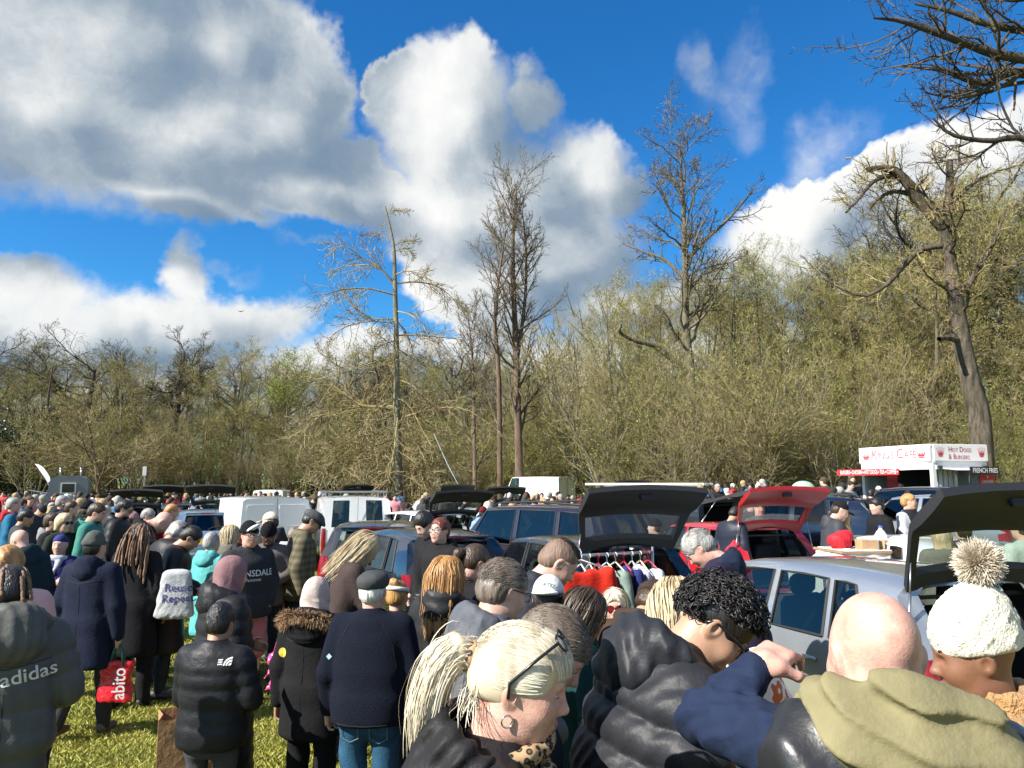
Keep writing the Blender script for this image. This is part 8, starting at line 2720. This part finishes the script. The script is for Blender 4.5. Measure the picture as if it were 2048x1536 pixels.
def goods_table():
 Y = 10.4
 c = at(1722, 1098, Y)
 g0 = ground_z(c.x, Y)
 root = empty('trestle_table', (c.x, Y, g0), R(6)); tag(root, 'trestle table with a white cloth beside the red car', 'table')
 z = c.z - g0
 CL = pmat('table_cloth_white', (.66, .64, .60), .8, var=.08, bump=.3, bscale=12)
 sol = Solid([Prim('box', None, c=(0, 0, z - .2), h=(.46, .36, .21), rnd=.015)], folds(9, .008, .12, (1, 1, .1), 1))
 v, f = sol.mesh(.03); finish('table_cloth', np_mesh('table_cloth', v, f), CL, root)
 mb = MB(); mb.box((0, 0, z - .012), (.95, .75, .03)); mb.build('table_top', pmat('table_wood', (.34, .22, .12), .6, var=.2), root)
 for sx in (-1, 1):
  for sy in (-1, 1):
   mb = MB(); mb.box((.38 * sx, .28 * sy, (z - .3) / 2), (.03, .03, z - .3)); mb.build('leg', STEEL, root)
 zt = g0 + z + .004
 K = pmat('cardboard', (.42, .26, .14), .8, var=.15, vscale=9)
 K2 = pmat('cardboard_pale', (.60, .52, .40), .8, var=.1, vscale=9)
 for dx, dy, d, m, lb in ((.02, -.12, (.22, .2, .13), K, 'small brown cardboard box on the table'), (.10, -.15, (.10, .1, .16), S_WHITE, 'little white box with a handle on the table'), (.26, -.05, (.18, .2, .12), K, 'brown box right of the white box on the table'), (.42, -.10, (.10, .14, .10), S_WHITE, 'low white box at the right end of the table')):
  mb = MB(); mb.box((0, 0, d[2] / 2), d, bev=.006)
  o = mb.build('goods_box', m); o.location = (c.x + dx, Y + dy, zt); o.rotation_euler = (0, 0, dx * 2)
  mb = MB(); mb.box((0, 0, d[2] + .002), (d[0] * .96, .025, .004)); mb.build('tape', K2, o)
  tag(o, lb, 'box', 'boxes on the goods table')
 mb = MB(); mb.box((0, 0, -.18), (.62, .5, .34), bev=.01)
 o = mb.build('large_carton', K2); o.location = (c.x + .42, Y - .42, zt - .10); tag(o, 'large pale carton standing in front of the table', 'box')
 mb = MB(); mb.box((0, -.252, -.06), (.6, .006, .05)); mb.build('tape', K, o)
 mb = MB(); mb.lathe([(0, 0), (.075, 0), (.08, .03), (.08, .17), (.05, .22), (.022, .25), (.022, .275), (0, .275)], 16)
 o = mb.build('water_bottle', pmat('bottle_plastic', (.72, .78, .80), .15, alpha=.75), smooth=True); o.location = (c.x + .33, Y + .12, zt); tag(o, 'large clear plastic water bottle on the goods table', 'bottle')
 mb = MB(); mb.lathe([(0, 0), (.026, 0), (.026, .025), (0, .025)], 12); b = mb.build('bottle_cap', pmat('cap_blue', (.03, .12, .5), .4), o, True); b.location = (0, 0, .27)
 sol = Solid([Prim('ell', None, c=(0, 0, .1), r=(.16, .12, .12)), Prim('ell', None, .05, c=(.1, .03, .16), r=(.1, .09, .08))], folds(3, .012, .1, (1, 1, 1), 1))
 v, f = sol.mesh(.016); o = finish('red_bundle', np_mesh('red_bundle', v, f), cloth((.55, .02, .03), 'shell')); o.location = (c.x - .28, Y, zt); tag(o, 'heap of bright red cloth on the goods table', 'cloth')
 for k, (dx, col) in enumerate(((-.15, (.03, .03, .035)), (-.05, (.05, .05, .05)), (.05, (.28, .17, .06)))):
  sol = Solid([Prim('ec', None, a=(0, 0, -.5), b=(0, 0, .0), ra=(.07, .06), rb=(.05, .04), rnd=.03), Prim('cap', None, .02, a=(0, 0, -.05), b=(.05, 0, .12), ra=.012, rb=.012)], folds(k + 2, .008, .1))
  v, f = sol.mesh(.016); o = finish('hanging_bag', np_mesh('hanging_bag', v, f), cloth(col, 'leather')); o.location = (c.x + dx, Y + .55, zt + .48)
  tag(o, ('black handbag hanging behind the table', 'dark handbag with a metal trim behind the table', 'tan shoulder bag hanging behind the table')[k], 'bag', 'bags for sale behind the table')
def oddments():
 # ladders on the white van
 for v_ in [o for o in SC.objects if o.get('label', '').startswith('white van carrying ladders')]:
  for k, (dx, m) in enumerate(((-.3, pmat('ladder_alu', (.62, .55, .42), .45)), (.25, STEEL))):
   o = empty('ladder', v_.location + Vector((0, 0, 0)), v_.rotation_euler.z)
   z = 2.02 + .0
   for s in (-.19, .19):
    mb = MB(); mb.box((dx + s, 1.6, z), (.03, 4.2, .07)); mb.build('stile', m, o)
   for r_ in range(13):
    mb = MB(); mb.tube([(dx - .19, -.4 + r_ * .33, z), (dx + .19, -.4 + r_ * .33, z)], .016, 6); mb.build('rung', m, o, True)
   tag(o, ('wooden-coloured ladder on the white van roof', 'grey metal ladder on the white van roof')[k], 'ladder', 'ladders on the van')
 # crate on a car roof
 q = at(1199, 972, 31)
 mb = MB(); mb.box((0, 0, 0), (.7, .5, .22), bev=.02)
 # pale green play house roof behind the red car
 q = at(1596, 988, 17.0); g0 = ground_z(q.x, 17)
 root = empty('plastic_slide', (q.x, 17.0, g0)); tag(root, 'pale green moulded plastic garden toy behind the red car', 'toy')
 GN = pmat('toy_green', (.33, .50, .34), .45)
 sol = Solid([Prim('ell', None, c=(.12, 0, 2.02 - g0), r=(.26, .25, .20))]); v, f = sol.mesh(.03); finish('dome', np_mesh('dome', v, f), GN, root)
 mb = MB(); mb.box((0, 0, 1.82 - g0), (1.0, .6, .10), bev=.03); mb.build('ledge', GN, root, True)
 for x in (-.42, .42):
  mb = MB(); mb.box((x, 0, .9 - g0 / 2), (.12, .5, 1.74 - g0), bev=.03); mb.build('support', GN, root, True)
 # long strap from the lone tree
 a, b = at(868, 868, 36), at(925, 985, 33)
 mb = MB(); mb.tube([a, a.lerp(b, .5) + Vector((0, 0, -.12)), b], .012, 6)
 o = mb.build('tie_rope', pmat('rope_pale', (.34, .42, .48), .7), smooth=True); tag(o, 'pale blue rope running down from a bough of the lone tree', 'rope')
 # bird
 q = at(482, 623, 60)
 mb = MB(); mb.add([(-.35, 0, .08), (0, -.1, 0), (0, .1, 0), (.35, 0, .1), (0, .0, -.05)], [(0, 1, 2), (1, 3, 2), (0, 4, 1), (1, 4, 3)])
 o = mb.build('bird', pmat('bird_dark', (.02, .02, .025), .7)); o.location = q; tag(o, 'tiny dark bird flying below the low cloud', 'bird')
 # pushchair frame behind the navy fleece
 q = at(835, 1470, 4.4)
 root = empty('pushchair', (q.x + .06, 4.3, 0), R(20)); root.scale = (.8, .8, .72); tag(root, 'pushchair with a dark frame and crimson seat beside the navy fleece', 'pushchair')
 for s in (-.22, .22):
  mb = MB(); mb.tube([(s, -.35, 1.0), (s, -.2, .92), (s, .35, .12)], .016, 7); mb.tube([(s, -.15, .85), (s, -.38, .12)], .014, 7); mb.build('frame', STEEL, root, True)
  for y in (-.38, .35):
   M = Matrix.Translation((s, y, .10)) @ Euler((0, math.pi / 2, 0)).to_matrix().to_4x4()
   mb = MB(); mb.lathe([(.02, -.02), (.10, -.02), (.10, .02), (.02, .02)], 14, M); mb.build('wheel', RUBBER, root, True)
 mb = MB(); mb.tube([(-.22, -.35, 1.0), (0, -.38, 1.02), (.22, -.35, 1.0)], .02, 7); mb.build('handle', RUBBER, root, True)
 sol = Solid([Prim('box', None, .05, c=(0, .0, .50), h=(.20, .20, .05), rnd=.04), Prim('box', None, .05, c=(0, -.14, .72), h=(.20, .05, .26), rot=npR(-15), rnd=.04)], folds(4, .005, .1)); v, f = sol.mesh(.018)
 finish('seat', np_mesh('seat', v, f), cloth((.20, .012, .03)), root)
# ---------------------------------------------------------------- far crowd
def far_crowd():
 def omat(name, obj_col=False, base=(.1, .1, .1), rnd=None, rough=.85):
  m = bpy.data.materials.new(name); m.use_nodes = True
  t = NT(m.node_tree); b = m.node_tree.nodes['Principled BSDF']; b.inputs['Roughness'].default_value = rough
  oi = t.n('ShaderNodeObjectInfo'); tc = t.n('ShaderNodeTexCoord')
  if obj_col:
   c = t.mix(t.noise(tc.outputs['Object'], 9, 3, .6), oi.outputs['Color'], oi.outputs['Color'], 'MIX')
   t.l(c, b.inputs['Base Color'])
  else:
   t.l(t.ramp(oi.outputs['Random'], rnd, 'CONSTANT'), b.inputs['Base Color'])
  return m
 m_top = omat('crowd_top', True)
 m_skin = omat('crowd_skin', rnd=[(0, (.60, .36, .27)), (.5, (.46, .27, .18)), (.72, (.56, .32, .25)), (.88, (.16, .08, .05))])
 m_hair = omat('crowd_hair', rnd=[(0, (.02, .016, .014)), (.3, (.06, .035, .02)), (.5, (.30, .29, .27)), (.66, (.38, .27, .14)), (.8, (.015, .013, .013)), (.92, (.60, .58, .54))])
 m_legs = omat('crowd_legs', rnd=[(0, (.014, .014, .017)), (.4, (.02, .035, .07)), (.7, (.05, .05, .055)), (.88, (.13, .12, .09))])
 protos = []
 for i in range(12):
  fem = i % 2 == 1
  p = Person(900 + i, fem=fem, lean=(0, 6, 14, 3)[i % 4], head=((5, 20, 30, 12)[i % 4], (0, 20, -20)[i % 3], 0), arms=(('hang', 'fwd'), ('fwd', 'fwd'), ('pocket', 'hang'), ('down', 'down'))[i % 4], stride=(0, .4, 0, .2)[i % 4], hands='none')
  p.body(None, .02, .045)
  p.top(None, .035, (.82, .6, .84, .7)[i % 4], vox=.04, collar=.05)
  if i % 3 == 0: p.hood(None, 1.0, .03)
  p.legs(None, vox=.042, shoes=False)
  if i % 4 == 0: p.hair_short(None, .014, .016)
  elif i % 4 == 1: p.hair_long(None, .16, vox=.018)
  elif i % 4 == 2: p.beanie(None, .016)
  else: p.hair_short(None, .012, .016)
  ms = [(p.bodymesh, 0)] + [((v, f), {'jacket': 1, 'hood': 1, 'trousers': 3}.get(nm, 2)) for nm, v, f, _, _ in p.parts]
  V, F = joinm(*[a for a, _ in ms])
  mi = np.concatenate([np.full(len(a[1]), k) for a, k in ms])
  me = np_mesh('person', V, F)
  for m in (m_skin, m_top, m_hair, m_legs): me.materials.append(m)
  me.polygons.foreach_set('use_smooth', np.full(len(me.polygons), True))
  me.polygons.foreach_set('material_index', mi.astype(np.int32))
  protos.append(me)
 r = np.random.default_rng(77)
 cols = [((.012, .012, .014), 'black'), ((.014, .02, .045), 'navy'), ((.03, .032, .036), 'charcoal'), ((.05, .045, .04), 'dark brown'), ((.16, .15, .11), 'khaki'), ((.30, .31, .32), 'grey'), ((.40, .03, .04), 'red'), ((.05, .13, .28), 'blue'), ((.60, .59, .57), 'white'), ((.50, .20, .22), 'pink'), ((.05, .12, .07), 'green')]
 wts = np.array([22, 13, 13, 8, 6, 9, 6, 6, 7, 4, 4], float); wts /= wts.sum()
 zones = [(-30, 245, 17, 30, 40, 'in the crowd at the far left'), (-30, 245, 30, 52, 46, 'in the crowd before the grey trailer'), (225, 470, 27, 46, 30, 'among the far open boots on the left'), (440, 700, 25, 44, 36, 'in the crowd behind the white vans'),
    (700, 1000, 24, 40, 26, 'in the crowd under the lone tree'), (1010, 1310, 22, 42, 54, 'in the crowd before the high-roof van'), (1290, 1560, 19, 32, 20, 'in the crowd behind the black tailgate'), (1540, 1720, 17, 24, 14, 'in the crowd left of the food stall')]
 k = 0
 for (x0, x1, y0, y1, n, where) in zones:
  for j in range(n):
   Y = r.uniform(y0, y1); px = x0 + (x1 - x0) * (j + r.random()) / n
   x = gx(px, Y, 1.6)
   ci = r.choice(len(cols), p=wts)
   ki = int(r.integers(0, 12)); me = protos[ki]
   o = bpy.data.objects.new('person', me); COL.objects.link(o)
   s = r.uniform(.90, 1.06)
   o.location = (x, Y, ground_z(x, Y)); o.rotation_euler = (0, 0, r.uniform(0, 6.28)); o.scale = (s, s, s)
   o.color = (*cols[ci][0], 1)
   hk = ('with short hair', 'with long hair', 'in a woolly hat', 'with cropped hair')[ki % 4]
   tag(o, '%s figure in %s %s %s' % (('nearer', 'distant')[Y > (y0 + y1) / 2], cols[ci][1], hk, near_mark(px)), 'person', 'people ' + where)
food_stall()
grey_trailer()
clothes_rail()
goods_table()
oddments()
far_crowd()
# ---------------------------------------------------------------- tell look-alikes apart by their order from the left
def order_labels():
 by = {}
 for o in SC.objects:
  if o.parent is None and o.get('label') and o.get('category'):
   by.setdefault(o['label'], []).append(o)
 names = ['leftmost', 'second from left', 'third from left', 'fourth from left', 'fifth from left', 'sixth from left', 'seventh from left', 'eighth from left']
 for lb, os_ in by.items():
  if 1 < len(os_) <= len(names):
   os_.sort(key=lambda o: o.location.x / max(o.location.y, 1))
   for n, o in zip(names, os_):
    o['label'] = lb + ', ' + n
order_labels()
